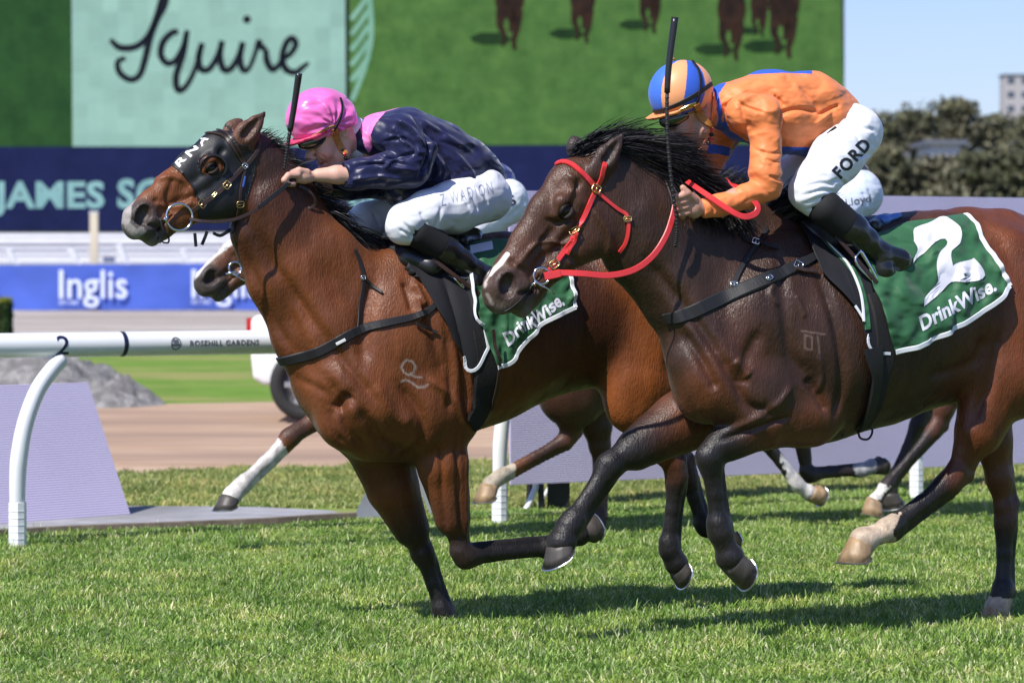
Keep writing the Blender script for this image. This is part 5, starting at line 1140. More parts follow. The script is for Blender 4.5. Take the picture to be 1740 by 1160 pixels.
# breastplate
bp = thing('breastplate', FA.W(FA.P(600, 560, .2)), 'black webbing breastplate across the chest of the bright bay horse', 'breastplate')
strap('breast_strap', bvA, [(476, 613), (500, 609), (545, 596), (605, 563), (660, 548), (712, 536), (738, 519), (752, 495), (758, 466)], 14, m_blackstrap, bp, .005, .006, wvar=[17, 18, 17, 14, 12, 9, 7])
strap('neck_strap', bvA, [(607, 560), (611, 520), (617, 478), (612, 450), (602, 425)], 7, m_blackstrap, bp, .004, .006)
strap('loose_strap_end', bvA, [(618, 474), (632, 484), (650, 498)], 5, m_blackstrap, bp, .004, .01); strap('loose_strap_end', bvA, [(705, 549), (722, 558), (744, 564)], 5, m_blackstrap, bp, .004, .010)
strap('white_label', bvA, [(573, 583), (585, 577)], 5, m_wprint, bp, .004, .012)
buckle('buckle', bvA, 616, 472, 6, 8, 80, m_chrome, bp, .010)
# ------------------------------------------------------------------ dark horse with the red bridle
gB = at_ground(1690, 1058); hv = np.array([-math.cos(math.radians(YAW)), -math.sin(math.radians(YAW)), 0])
FB = Frame((gB[0], gB[1]-.10, 0), YAW)
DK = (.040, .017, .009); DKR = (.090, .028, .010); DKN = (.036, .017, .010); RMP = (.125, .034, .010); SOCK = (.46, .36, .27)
m_coatB = coat_mat('dark_bay_coat', .44, .12, .4)
hB = thing('racehorse', FB.W((0, 0, 0)), 'dark brown racehorse in a red bridle with a thin white blaze, number 2 cloth', 'horse')
B_ = Fig(FB)
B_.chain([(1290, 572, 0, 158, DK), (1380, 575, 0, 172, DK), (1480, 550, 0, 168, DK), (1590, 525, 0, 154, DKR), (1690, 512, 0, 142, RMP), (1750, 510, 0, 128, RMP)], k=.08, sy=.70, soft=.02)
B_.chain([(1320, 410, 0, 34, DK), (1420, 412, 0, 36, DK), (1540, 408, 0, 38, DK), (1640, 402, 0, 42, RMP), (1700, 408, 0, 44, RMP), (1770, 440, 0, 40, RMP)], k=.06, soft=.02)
for w in (1, -1):
    B_.chain([(1330, 450, .10*w, 62, DK), (1300, 545, .14*w, 84, DK), (1225, 640, .15*w, 72, DKR)], k=.05, sy=.55)
    B_.chain([(1215, 648, .14*w, 58, DKR), (1290, 672, .16*w, 70, DK), (1370, 690, .15*w, 66, DKR)], k=.05, sy=.62)
    B_.chain([(1190, 610, .09*w, 62, DK), (1200, 668, .09*w, 56, DKR)], k=.035, sy=.8)
    B_.chain([(1420, 600, .15*w, 110, DK), (1560, 560, .17*w, 92, DK)], k=.08, sy=.5)
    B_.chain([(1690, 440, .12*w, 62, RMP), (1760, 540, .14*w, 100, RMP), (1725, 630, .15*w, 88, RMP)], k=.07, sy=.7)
# neck
B_.chain([(1055, 335, 0, 80, DKN), (1105, 395, 0, 96, DKN), (1170, 455, 0, 108, DKN), (1240, 520, 0, 132, DK), (1300, 570, 0, 150, DK)], k=.07, sy=.48, soft=.02)
B_.chain([(1035, 275, 0, 34, BLK), (1115, 292, 0, 32, DKN), (1205, 338, 0, 36, DKN), (1310, 395, 0, 40, DK)], k=.05, sy=.7)
B_.chain([(1085, 425, 0, 34, DKN), (1140, 500, 0, 38, DKN), (1172, 570, 0, 44, DK), (1190, 640, 0, 56, DK)], k=.05, sy=.8)
for w in (1, -1):
    B_.chain([(1085, 380, .05*w, 42, DKN), (1160, 470, .08*w, 48, DKN), (1205, 570, .12*w, 56, DK), (1215, 630, .135*w, 56, DK)], k=.03, sy=.6)
cB = [DKR, BLK, BLK, BLK, BLK]
fore_leg(B_, (1345, 695, .15), (1205, 768, .14), (1222, 898, .13), (1240, 948, .13), cB, 1.08)
B_.chain([(1375, 700, .15, 60, DKR), (1300, 716, .15, 45, DKR), (1235, 752, .14, 34, BLK)], k=.03, sy=.85)
hoof(B_, (1240, 948, .13), (1262, 1010), hB, m_hoof, 1.05, (1222, 898, .13), axp=(1, .25))
fore_leg(B_, (1215, 700, -.10), (1043, 784, -.11), (970, 888, -.11), (953, 922, -.11), cB, 1.08)
B_.chain([(1235, 690, -.08, 62, DKR), (1150, 718, -.11, 50, DKR), (1078, 764, -.11, 36, BLK)], k=.03, sy=.85)
hoof(B_, (953, 922, -.11), (910, 978), hB, m_hoof, 1.08, (970, 888, -.11), axp=(.5, .86))
cH = [RMP, DKR, BLK, BLK, BLK]
hind_leg(B_, (1695, 655, .16), (1622, 812, .13), (1512, 897, .12), (1466, 918, .12), cH, 1.08, hip=(1730, 500, .12), hipr=.2)
hoof(B_, (1466, 918, .12), (1400, 957), hB, m_hoofp, 1.05, (1512, 897, .12), axp=(-.02, 1))
B_.chain([(1700, 640, .16, 62, RMP), (1662, 735, .15, 44, RMP)], k=.03, sy=.8)
hind_leg(B_, (1675, 680, -.12), (1708, 872, -.12), (1704, 1008, -.11), (1694, 1036, -.11), [DKR, DKR, BLK, BLK, BLK], 1.0, hip=(1740, 560, -.1), hipr=.2)
hoof(B_, (1694, 1036, -.11), (1678, 1066), hB, m_hoofp, 1.0, (1704, 1005, -.11))
HBh = Head(B_, (993, 258, 0), (814, 480, 0), eu=.04, ev=-.012)
HBh.L *= 1.0
horse_head(HBh, dict(face=(.062, .024, .011), muzzle=(.055, .032, .024), lip=(.16, .125, .11)))
ear(B_, (1020, 284, .075), (1062, 224), 21, (.05, .026, .018), .09)
ear(B_, (984, 262, -.07), (972, 231), 17, (.03, .02, .016), -.09)
linesB = [([(1170, 560), (1195, 620), (1210, 665)], .010, 9), ([(1215, 600), (1240, 650), (1262, 690), (1300, 700)], .010, 10, .03), ([(1240, 610), (1262, 640)], -.008, 10),
    ([(1120, 440), (1180, 530), (1220, 610)], .008, 10, .02), ([(1330, 440), (1318, 520), (1330, 600), (1362, 640)], .007, 12, .05), ([(1385, 470), (1398, 560), (1410, 650), (1404, 710)], .009, 9, .05),
    ([(1280, 560), (1255, 620), (1250, 655)], .007, 12, .05), ([(1330, 655), (1300, 690), (1245, 730)], -.006, 7, .05, .3), ([(1355, 640), (1372, 668), (1388, 700)], .009, 8, .05), ([(1330, 706), (1275, 728), (1225, 748)], .006, 5, .04, .3),
    ([(1560, 640), (1640, 620), (1660, 570)], .010, 12, .04), ([(1680, 560), (1672, 640), (1650, 720)], .006, 8, .04), ([(1600, 660), (1580, 690)], .006, 7), ([(1690, 400), (1712, 460), (1730, 520)], .005, 14, .02),
    ([(1310, 480), (1300, 500), (1310, 520)], -.004, 5, .05), ([(1340, 500), (1352, 540)], -.004, 5, .05), ([(1370, 600), (1378, 640), (1372, 670)], -.004, 4, .05)]
hb = []
for pts, d, w in (([(900, 430), (912, 415), (940, 410), (962, 414), (975, 402)], -.0045, 3.2), ([(975, 402), (990, 380)], -.004, 3), ([(935, 385), (900, 430), (875, 460)], -.004, 5), ([(966, 330), (975, 310), (968, 296)], -.004, 4), ([(870, 440), (885, 455), (905, 460)], .005, 5), ([(930, 372), (950, 380), (975, 372)], .004, 4), ([(930, 400), (905, 440)], .004, 6), ([(880, 500), (905, 495), (920, 490)], .006, 4), ([(1000, 350), (1030, 400), (1030, 440)], -.005, 7), ([(960, 430), (1000, 455), (1020, 440)], .004, 6)):
    hb.append((pts, d, w, .0, .3, .07))
PB = painter(FB, [([(908, 318), (897, 334), (893, 342)], 4.5, (.62, .55, .5), .9), ([(862, 432), (850, 448), (839, 458), (832, 466)], 8, (.66, .6, .55), .92), ([(829, 470), (825, 478), (824, 486)], 5, (.5, .42, .38), .8), ([(828, 500), (836, 516)], 6, (.34, .30, .27), .5),
      ([(1368, 568), (1368, 592), (1380, 594), (1380, 572), (1368, 570)], 2.6, (.17, .11, .085), .8), ([(1362, 562), (1402, 568)], 2.6, (.17, .11, .085), .8), ([(1390, 572), (1392, 600)], 2.6, (.17, .11, .085), .8)],
  [([(1529, 868), (1520, 905), (1524, 940), (1430, 950), (1430, 905), (1470, 890), (1500, 872)], SOCK, 3, .02, .3), ([(1660, 1012), (1726, 1016), (1730, 1070), (1650, 1075)], SOCK, 3, -.3, .0)])
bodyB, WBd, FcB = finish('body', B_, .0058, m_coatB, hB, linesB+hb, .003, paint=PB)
eyeball(HBh, hB, 1); eyeball(HBh, hB, -1); bvB = bvh_of((WBd, FcB)); print('B verts', len(WBd))
W2 = lambda x, y, l=0.: FB.W(FB.P(x, y, l))
strands('mane', [W2(996, 248), W2(1040, 250), W2(1090, 268), W2(1150, 298), W2(1210, 330)], [FB.WN((-1, .15, .02)), FB.WN((-1, .2, .10)), FB.WN((-1, .25, .06)), FB.WN((-1, .35, -.2)), FB.WN((-.6, .5, -.6))], [.36, .34, .26, .20, .20], 7000, hB, seed=13, droop=.5, spread=.013, wave=.12, clump=.09)
strands('mane', [W2(1120, 295, .03), W2(1160, 318, .04), W2(1200, 345, .04), W2(1250, 370, .04)], [FB.WN((-.3, .5, -.8))]*4, [.13, .17, .14, .10], 2200, hB, seed=15, droop=.6, spread=.016)
strands('forelock', [W2(978, 262), W2(1010, 246)], [FB.WN((-.9, .0, .42)), FB.WN((-1, .0, .25))], [.2, .26], 2200, hB, seed=14, droop=.5, spread=.014)
strands('mane', [W2(1290, 372), W2(1325, 382)], [FB.WN((-.8, .2, .62)), FB.WN((-.85, .2, .55))], [.24, .26], 1300, hB, seed=18, droop=.1, spread=.012, clump=.08)
tb = FB.W(FB.P(1812, 470, 0)); strands('tail', [tb, tb+FB.WN((-.05, 0, -.03))], [FB.WN((-.9, 0, -.1))]*2, [.6, .7], 1200, hB, seed=24, droop=1.3, spread=.02)
# red bridle
br = thing('bridle', FB.W(FB.P(1010, 320, .12)), 'bright red bridle with brass buckles on the dark horse', 'bridle')
strap('browband', bvB, [(946, 279), (957, 276), (972, 281), (990, 296), (1003, 309), (1012, 320)], 10, m_redstrap, br, .005)
strap('cheekpiece', bvB, [(1012, 322), (1004, 340), (992, 370), (978, 396), (960, 425), (944, 447), (930, 463)], 9, m_redstrap, br, .005)
strap('cheekpiece_end', bvB, [(980, 395), (972, 415), (962, 432)], 6, m_redstrap, br, .005, .010)
strap('throat_lash', bvB, [(1014, 326), (1032, 342), (1050, 356), (1065, 366), (1068, 388), (1063, 412), (1052, 428)], 7, m_redstrap, br, .004)
strap('headpiece', bvB, [(1012, 320), (1020, 305), (1024, 290), (1028, 278)], 9, m_redstrap, br, .004)
for q in ((978, 394, 11, 18, 60), (941, 449, 13, 16, 50), (1066, 372, 8, 13, 85), (1011, 321, 16, 13, 20)): buckle('buckle', bvB, *q, m_brass, br, .011, 1.5)
c, n = cast(bvB, 920, 470, .018); k = F/c[1]; ring('bit_ring', c, unit(n*.5+FB.WN((.1, 1, 0))), 14/k, 2.2/k, m_chrome, br)
mb = MB(); mb.tube([W2(903, 485, .095), W2(912, 478, .10), W2(918, 484, .10), W2(908, 476, .10)], 2.2/k, 8); mb.tube([W2(913, 482, .09), W2(930, 490, .10), W2(942, 500, .10)], 1.4/k, 6); mb.build('bit_joint', m_chrome, br, smooth=True)
strap('lip_strap', bvB, [(905, 480), (890, 502), (872, 520), (858, 528)], 4, m_blackstrap, br, .003)
rn = thing('rein', FB.W(FB.P(1050, 460, .16)), 'flat red rein running from the bit of the dark horse to the orange rider', 'rein')
free_strap('rein_strap', FB, [(927, 470, .115), (950, 464, .135), (990, 465, .165), (1035, 468, .18), (1078, 458, .19), (1110, 434, .195), (1132, 400, .19), (1143, 368, .18), (1147, 350, .17)], 11, m_redstrap, rn, .0028)
free_strap('rein_billet', FB, [(925, 470, .12), (940, 467, .13), (952, 464, .139)], 14, m_redstrap, rn, .006)
free_strap('rein_loop', FB, [(1168, 308, .12), (1200, 330, .20), (1235, 354, .25), (1262, 368, .27), (1282, 364, .27), (1288, 352, .265), (1278, 338, .25), (1258, 322, .22), (1243, 312, .17), (1236, 306, .10)], 11, m_redstrap, rn, .0028)
bp = thing('breastplate', FB.W(FB.P(1260, 490, .2)), 'wide black elastic breast girth with steel buckles on the dark horse', 'breastplate')
strap('breast_strap', bvB, [(1130, 541), (1160, 537), (1212, 514), (1250, 497), (1290, 480), (1345, 456), (1398, 430), (1432, 415)], 24, m_blackstrap, bp, .005, .006, wvar=[20, 24, 25, 25, 24, 15, 12])
strap('neck_strap', bvB, [(1244, 508), (1246, 490), (1254, 466), (1268, 440), (1283, 420), (1296, 405), (1302, 388)], 9, m_blackstrap, bp, .004, .007)
strap('neck_strap', bvB, [(1284, 414), (1268, 408), (1259, 394), (1256, 378)], 8, m_blackstrap, bp, .004, .007); strap('loose_strap_end', bvB, [(1288, 412), (1305, 420), (1322, 423)], 6, m_blackstrap, bp, .004, .012)
strap('loose_strap_end', bvB, [(1350, 458), (1366, 461), (1386, 462)], 8, m_leather, bp, .004, .014)
for q in ((1283, 413, 12, 12, 20), (1247, 484, 12, 7, 0), (1306, 474, 7, 12, 60), (1355, 452, 15, 13, 25)): buckle('buckle', bvB, *q, m_chrome, bp, .013, 1.4)
# ------------------------------------------------------------------ the two horses running behind
gC = at_ground(1000, 912); FC = Frame((gC[0], gC[1], 0), 28)
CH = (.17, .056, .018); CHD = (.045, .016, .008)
m_coatC = coat_mat('chestnut_coat', .45, .12, .3)
hC = thing('racehorse', FC.W((0, 0, 0)), 'brown racehorse with a white muzzle blaze running behind the hooded bay', 'horse')
C_ = Fig(FC)
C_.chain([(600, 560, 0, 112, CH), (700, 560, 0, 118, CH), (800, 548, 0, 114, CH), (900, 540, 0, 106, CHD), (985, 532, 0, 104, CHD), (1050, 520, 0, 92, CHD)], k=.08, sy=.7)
C_.chain([(455, 410, 0, 56, CH), (500, 445, 0, 72, CH), (560, 505, 0, 92, CH), (620, 560, 0, 108, CH)], k=.07, sy=.5)
C_.chain([(480, 360, 0, 26, CH), (560, 385, 0, 26, CH), (640, 430, 0, 28, CH), (800, 446, 0, 30, CH), (960, 440, 0, 34, CH)], k=.05)
for w in (1, -1):
    C_.chain([(640, 500, .12*w, 62, CH), (590, 620, .14*w, 56, CH), (640, 660, .14*w, 48, CH)], k=.05, sy=.6)
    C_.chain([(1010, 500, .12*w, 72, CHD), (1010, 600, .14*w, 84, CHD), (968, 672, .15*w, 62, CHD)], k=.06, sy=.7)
cc = [CH, CHD, BLK, BLK, BLK]
fore_leg(C_, (610, 668, .13), (497, 740, .13), (410, 824, .12), (394, 843, .12), [CH, (.06, .025, .014), CH, CH, CH], 1.0)
hoof(C_, (394, 843, .12), (358, 868), hC, m_hoof, 1.02, (410, 824, .12), axp=(.05, 1))
fore_leg(C_, (640, 668, -.1), (650, 785, -.1), (706, 765, -.1), (722, 756, -.1), cc, .9)
hoof(C_, (722, 756, -.1), (740, 752), hC, m_hoof, .9, (706, 765, -.1))
hind_leg(C_, (975, 680, .15), (966, 745, .13), (850, 808, .12), (833, 824, .12), [CHD, (.08, .03, .016), (.05, .022, .014), CH, CH], 1.0, lo=1.2)
hoof(C_, (833, 824, .12), (792, 856), hC, m_hoofp, 1.0, (850, 808, .12), axp=(.05, 1))
hind_leg(C_, (1010, 690, -.12), (1022, 790, -.12), (1018, 880, -.11), (1014, 898, -.11), [CHD, CHD, (.09, .035, .018), CHD, CHD], 1.0, lo=1.2)
hoof(C_, (1014, 898, -.11), (1000, 915), hC, m_hoof, 1.0, (1018, 880, -.11), axp=(0, 1))
HC_ = Head(C_, (478, 350, 0), (328, 462, 0)); horse_head(HC_, dict(face=(.13, .05, .02), muzzle=(.06, .045, .04), lip=(.08, .07, .065)))
ear(C_, (486, 356, .06), (512, 330), 15, CH, .07); ear(C_, (478, 350, -.06), (496, 326), 14, CH, -.07)
PC = painter(FC, [([(398, 398), (362, 424), (338, 446), (326, 462)], 26, (.62, .60, .58), .95), ([(325, 462), (327, 474)], 9, (.5, .48, .46), .9)],
   [([(470, 740), (492, 775), (430, 860), (360, 860), (370, 820)], (.62, .58, .55), 3, .0, .4), ([(872, 770), (880, 815), (850, 850), (790, 860), (800, 810), (845, 775)], (.42, .36, .27), 3, .0, .4)])
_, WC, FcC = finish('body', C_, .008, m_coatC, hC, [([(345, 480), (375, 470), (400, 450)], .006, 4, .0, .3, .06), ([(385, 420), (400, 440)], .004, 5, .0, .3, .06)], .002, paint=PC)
eyeball(HC_, hC, 1); eyeball(HC_, hC, -1); bvC = bvh_of((WC, FcC))
strands('mane', [FC.W(FC.P(x, y, 0)) for x, y in ((500, 345), (560, 365), (620, 385), (680, 420))], [FC.WN((-.9, .1, .35))]*4, [.12, .14, .16, .12], 1600, hC, seed=33, droop=.5, spread=.014)
tb = FC.W(FC.P(1120, 480, 0)); strands('tail', [tb, tb+FC.WN((-.05, 0, -.03))], [FC.WN((-.9, 0, -.5))]*2, [.5, .6], 700, hC, seed=34, droop=1.3, spread=.02)
br = thing('bridle', FC.W(FC.P(395, 455, .1)), 'steel bit ring and dark strap on the white nosed horse behind', 'bridle')
c, n = cast(bvC, 399, 457, .012); k = F/c[1]; ring('bit_ring', c, unit(n*.4+FC.WN((0, 1, 0))), 11/k, 2/k, m_chrome, br)
mb = MB(); mb.tube([FC.W(FC.P(*p)) for p in ((384, 466, .09), (394, 463, .1), (402, 462, .1))], 2/k, 8); mb.tube([FC.W(FC.P(*p)) for p in ((396, 465, .1), (410, 474, .1), (425, 480, .1))], 1.3/k, 6); mb.build('bit_joint', m_chrome, br, smooth=True)
strap('cheekpiece', bvC, [(402, 448), (425, 425), (450, 398)], 6, m_leather, br, .004)
# horse behind the orange rider
hD = thing('racehorse', FC.W(FC.P(1450, 880, 0)), 'dark bay racehorse with white feet running behind the red bridled horse', 'horse')
D_ = Fig(FC); DD = (.075, .025, .012); BK = (.02, .014, .013)
D_.chain([(1270, 500, 0, 100, DD), (1370, 505, 0, 108, DD), (1470, 495, 0, 104, DD), (1570, 470, 0, 100, DD), (1650, 470, 0, 92, DD)], k=.08, sy=.7)
D_.chain([(1600, 400, 0, 40, DD), (1560, 395, 0, 32, DD), (1480, 410, 0, 30, DD)], k=.05)
D_.chain([(1120, 345, 0, 50, DD), (1180, 385, 0, 66, DD), (1240, 440, 0, 82, DD), (1300, 490, 0, 95, DD)], k=.07, sy=.5)
D_.chain([(1140, 320, 0, 26, DD), (1210, 345, 0, 26, DD), (1290, 385, 0, 28, DD)], k=.05)
for w in (1, -1):
    D_.chain([(1300, 470, .12*w, 60, DD), (1255, 560, .14*w, 56, DD), (1290, 600, .14*w, 48, DD)], k=.05, sy=.6)
    D_.chain([(1610, 450, .12*w, 66, DD), (1650, 540, .14*w, 78, DD), (1625, 610, .15*w, 56, DD)], k=.06, sy=.7)
cd = [BK, BK, BK, BK, BK]
fore_leg(D_, (1262, 625, .13), (1292, 742, .13), (1352, 822, .12), (1374, 836, .12), cd, .95, lo=1.25); hoof(D_, (1376, 836, .12), (1398, 862), hD, m_hoofp, .95, (1352, 822, .12), axp=(1, .35))
fore_leg(D_, (1345, 640, -.1), (1372, 806, -.1), (1462, 800, -.1), (1482, 792, -.1), [DD, BK, BK, BK, BK], .95, lo=1.25); hoof(D_, (1484, 791, -.1), (1504, 806), hD, m_hoof, .92, (1462, 800, -.1), axp=(1, -.2))
hind_leg(D_, (1632, 630, .15), (1590, 728, .13), (1506, 824, .12), (1486, 852, .12), [DD, DD, BK, BK, BK], 1.0, lo=1.2); hoof(D_, (1486, 852, .12), (1468, 884), hD, m_hoofp, 1.0, (1506, 824, .12), axp=(-.25, 1))
hind_leg(D_, (1600, 620, -.12), (1562, 712, -.12), (1518, 812, -.11), (1512, 838, -.11), [BK, BK, BK, BK, BK], 1.0, lo=1.2); hoof(D_, (1512, 838, -.11), (1506, 868), hD, m_hoof, 1.0, (1518, 812, -.11), axp=(.2, 1))
HD_ = Head(D_, (1118, 322, 0), (1010, 470, 0)); horse_head(HD_, dict(face=DD, muzzle=BK, lip=BK))
WS = (.66, .62, .58)
PD = painter(FC, [], [([(1330, 790), (1345, 850), (1400, 870), (1400, 820), (1350, 790), (1325, 770)], WS, 3, 0, .4), ([(1448, 785), (1500, 770), (1500, 820), (1455, 825)], (.35, .35, .36), 3, -.4, 0), ([(1510, 828), (1480, 870), (1455, 880), (1470, 835), (1495, 822)], WS, 3, 0, .4)])
_, WD, FcD = finish('body', D_, .009, m_coatC, hD, (), .002, paint=PD); eyeball(HD_, hD, 1); bvD = bvh_of((WD, FcD))
strands('mane', [FC.W(FC.P(x, y, 0)) for x, y in ((1180, 318), (1225, 335), (1265, 350), (1320, 368))], [FC.WN((-.8, .1, .75))]*4, [.16, .2, .22, .16], 2200, hD, seed=43, droop=.5, spread=.02, wave=.4)
tb = FC.W(FC.P(1700, 450, 0)); strands('tail', [tb, tb+FC.WN((-.05, 0, -.03))], [FC.WN((-.9, 0, -.6))]*2, [.4, .5], 600, hD, seed=44, droop=1.3, spread=.02)
# ------------------------------------------------------------------ saddles and cloths
m_green = satin('green_race_cloth', (.026, .112, .045), rough=.6, bump=.022, bs=5, spec=.35, sheen=.1, crinkle=.12); m_bind = mat('white_binding', (.72, .74, .78), .6, sheen=.1)
m_num = mat('white_cloth_print', (.66, .66, .74), .65); m_pad = mat('black_saddle_pad', (.012, .012, .015), .7, .35, bump=.0006, bscale=300); m_patent = mat('black_patent', (.006, .006, .007), .16, .6, coat=.6, coat_r=.05)
m_sad = mat('black_saddle_leather', (.014, .014, .015), .36, .5, noise=.2, nscale=30, coat=.2); m_web = mat('girth_elastic', (.016, .015, .015), .7, .3, bump=.002, bscale=180)
# --- horse with number 2
cB2 = thing('saddle_cloth', FB.W(FB.P(1560, 480, .2)), 'green saddle cloth with a big white 2 and DrinkWise lettering', 'saddle cloth')
top = [(1448, 398), (1500, 392), (1544, 376), (1593, 371), (1640, 365)]; bot = [(1514, 597), (1560, 582), (1600, 563), (1659, 530), (1713, 487)]
def cut_top(bv, top): # keep the top row on the ridge
    return top
o, bvcB, GB, NB = cloth_patch('cloth', bvB, FB, top, bot, 70, 60, .010, m_green, cB2, folds=.024, fseed=4)
nx, ny = GB.shape[:2]
edge_band('white_binding', GB, NB, [(i, ny-1) for i in range(nx)], .020, m_bind, cB2)
edge_band('white_binding', GB, NB, [(nx-1, j) for j in range(2, ny)], .022, m_bind, cB2)
v, f = text_mesh('2', 1., .045); v, f = densify(v, f, 4); a_ = affine(v, (1578, 512), (1664, 462), (1538, 400)); decal('number', bvcB, v, f, lambda x, y: (lambda q: (q[0]+7*math.sin(q[1]/11.+q[0]/40)+4*math.sin(q[0]/9.), q[1]+6*math.sin(q[0]/13.)+3*math.sin(q[1]/8.)))(a_(x, y)), m_num, cB2, .0045)
v, f = text_mesh('DrinkWise.', 1., .03); v, f = densify(v, f, 2); decal('lettering', bvcB, v, f, affine(v, (1568, 563), (1694, 494), (1560, 538)), m_num, cB2, .0025)
bvBc = bvh_of((WBd, FcB), (GB.reshape(-1, 3), np.arange(nx*ny).reshape(nx, ny)[:-1, :-1].reshape(-1, 1)+np.array([[0, ny, ny+1, 1]])))
sB = thing('saddle', FB.W(FB.P(1440, 380, 0)), 'light black race saddle with white edged pad on the dark horse', 'saddle')
o, bvp, GP, NP = cloth_patch('pad', bvBc, FB, [(1352, 372), (1400, 376), (1455, 386)], [(1392, 462), (1452, 530), (1472, 592), (1506, 600)], 34, 34, .014, m_pad, sB, folds=.001)
edge_band('pad_edge', GP, NP, [(i, 33) for i in range(14, 34)], .012, m_bind, sB)
strap('green_lining', bvp, [(1392, 398), (1420, 428), (1450, 462), (1468, 510), (1474, 560)], 12, m_green, sB, .003, .004); strap('pad_piping', bvp, [(1382, 392), (1412, 420), (1442, 454), (1461, 500), (1466, 552), (1462, 582)], 5, m_bind, sB, .003, .008)
# seat of the saddle: a low curved tree with flaps
def seat(FR, pommel, cantle, w, m, parent, lift=10, r0=16, r1=22):
    S = Fig(FR); S.chain([(pommel[0], pommel[1]-lift, 0, r0), ((pommel[0]+cantle[0])/2, (pommel[1]+cantle[1])/2-lift+9, 0, r0*.8), (cantle[0], cantle[1]-lift, 0, r1*.6)], k=.03, sy=2.6)
    S.chain([(cantle[0]-14, cantle[1]-lift+3, -w, 11), (cantle[0]+6, cantle[1]-lift-4, 0, 12), (cantle[0]-14, cantle[1]-lift+3, w, 11)], k=.03); V, Fc = S.mesh(.007, 2); return mesh_obj('seat', FR.W(V), Fc, m, parent)
seat(FB, (1372, 380), (1500, 392), .12, m_sad, sB)
# blue half cover of the cantle
S = Fig(FB); S.chain([(1466, 386, .06, 5), (1498, 374, .06, 8), (1526, 366, .05, 5)], k=.02, sy=2.2); V, Fc = S.mesh(.006, 1); mesh_obj('blue_cantle', FB.W(V), Fc, mat('blue_leather', (.10, .22, .60), .35, .5), sB)
strap('saddle_flap', bvp, [(1368, 378), (1396, 398), (1424, 422), (1450, 446)], 26, m_sad, sB, .006, .006)
gB_ = thing('girth', FB.W(FB.P(1495, 600, .25)), 'black elastic girth with long buckled strap under the dark horse', 'girth')
strap('girth_strap', bvBc, [(1482, 500), (1496, 540), (1500, 590), (1492, 640), (1480, 690), (1462, 722)], 40, m_web, gB_, .006, .020, wvar=[30, 42, 44, 36, 34, 30])
strap('surcingle', bvBc, [(1478, 590), (1484, 640), (1474, 690), (1458, 722)], 24, m_blackstrap, gB_, .004, .028, wvar=[40, 22, 18, 14])
free_strap('girth_tail', FB, [(1486, 620, .30), (1482, 680, .26), (1468, 712, .20), (1454, 728, .14), (1468, 720, .13), (1482, 730, .13), (1476, 745, .13), (1462, 744, .13), (1456, 730, .13), (1444, 728, .12), (1430, 742, .12)], 4, m_blackstrap, gB_, .003)
# --- hooded horse
cA2 = thing('saddle_cloth', FA.W(FA.P(880, 500, .2)), 'green race cloth with white edge and DrinkWise lettering on the hooded horse', 'saddle cloth')
o, bvcA, GA, NA = cloth_patch('cloth', bvA, FA, [(765, 412), (840, 406), (905, 408), (955, 410)], [(838, 622), (862, 612), (885, 582), (915, 552), (972, 524)], 64, 56, .010, m_green, cA2, folds=.022, fseed=9)
nx, ny = GA.shape[:2]; edge_band('white_binding', GA, NA, [(i, ny-1) for i in range(nx)], .018, m_bind, cA2); edge_band('white_binding', GA, NA, [(nx-1, j) for j in range(2, ny)], .02, m_bind, cA2)
v, f = text_mesh('DrinkWise.', 1., .03); v, f = densify(v, f, 2); a2_ = affine(v, (864, 586), (960, 520), (853, 564)); decal('lettering', bvcA, v, f, lambda x, y: (lambda q: (q[0], q[1]+3.5*math.sin(q[0]/9.)))(a2_(x, y)), m_num, cA2, .0035)
v, f = text_mesh('1', 1., .1); v, f = densify(v, f, 3); decal('number', bvcA, v, f, affine(v, (800, 432), (838, 424), (798, 418)), m_num, cA2, .003)
bvAc = bvh_of((WA, FcA), (GA.reshape(-1, 3), np.arange(nx*ny).reshape(nx, ny)[:-1, :-1].reshape(-1, 1)+np.array([[0, ny, ny+1, 1]])))
sA = thing('saddle', FA.W(FA.P(760, 420, 0)), 'small black race saddle on a black pad with white edge, on the hooded horse', 'saddle')
o, bvpA, GPA, NPA = cloth_patch('pad', bvAc, FA, [(662, 412), (720, 408), (790, 410)], [(700, 462), (752, 545), (796, 630), (826, 590)], 40, 40, .012, m_pad, sA, folds=.001)
edge_band('pad_edge', GPA, NPA, [(39, j) for j in range(8, 40)], .014, m_bind, sA)
edge_band('pad_edge', GPA, NPA, [(i, 39) for i in range(26, 40)], .014, m_bind, sA)
S = Fig(FA); S.chain([(668, 424, .10, 10), (695, 438, .17, 15), (735, 452, .22, 14), (762, 440, .22, 10)], k=.03, sy=.7); V, Fc = S.mesh(.006, 1); mesh_obj('saddle_flap', FA.W(V), Fc, m_sad, sA)
seat(FA, (668, 412), (800, 416), .12, m_sad, sA)
gA_ = thing('girth', FA.W(FA.P(815, 650, .25)), 'wide black girth round the belly of the hooded bay horse', 'girth')
strap('girth_strap', bvAc, [(815, 560), (824, 610), (822, 660), (810, 700), (795, 722)], 48, m_web, gA_, .006, .016, wvar=[38, 46, 52, 50, 40])
strap('surcingle', bvAc, [(832, 560), (842, 610), (838, 650), (828, 690)], 6, m_leather, gA_, .004, .03)
for nm_, bvx, FR, pts, par in (('stirrup_leather', bvpA, FA, [(735, 440, .24), (775, 470, .27), (815, 500, .28)], sA), ('stirrup_leather', bvp, FB, [(1420, 400, .25), (1455, 440, .28), (1490, 480, .29)], sB)):
    free_strap(nm_, FR, pts, 8, m_leather, par, .003)
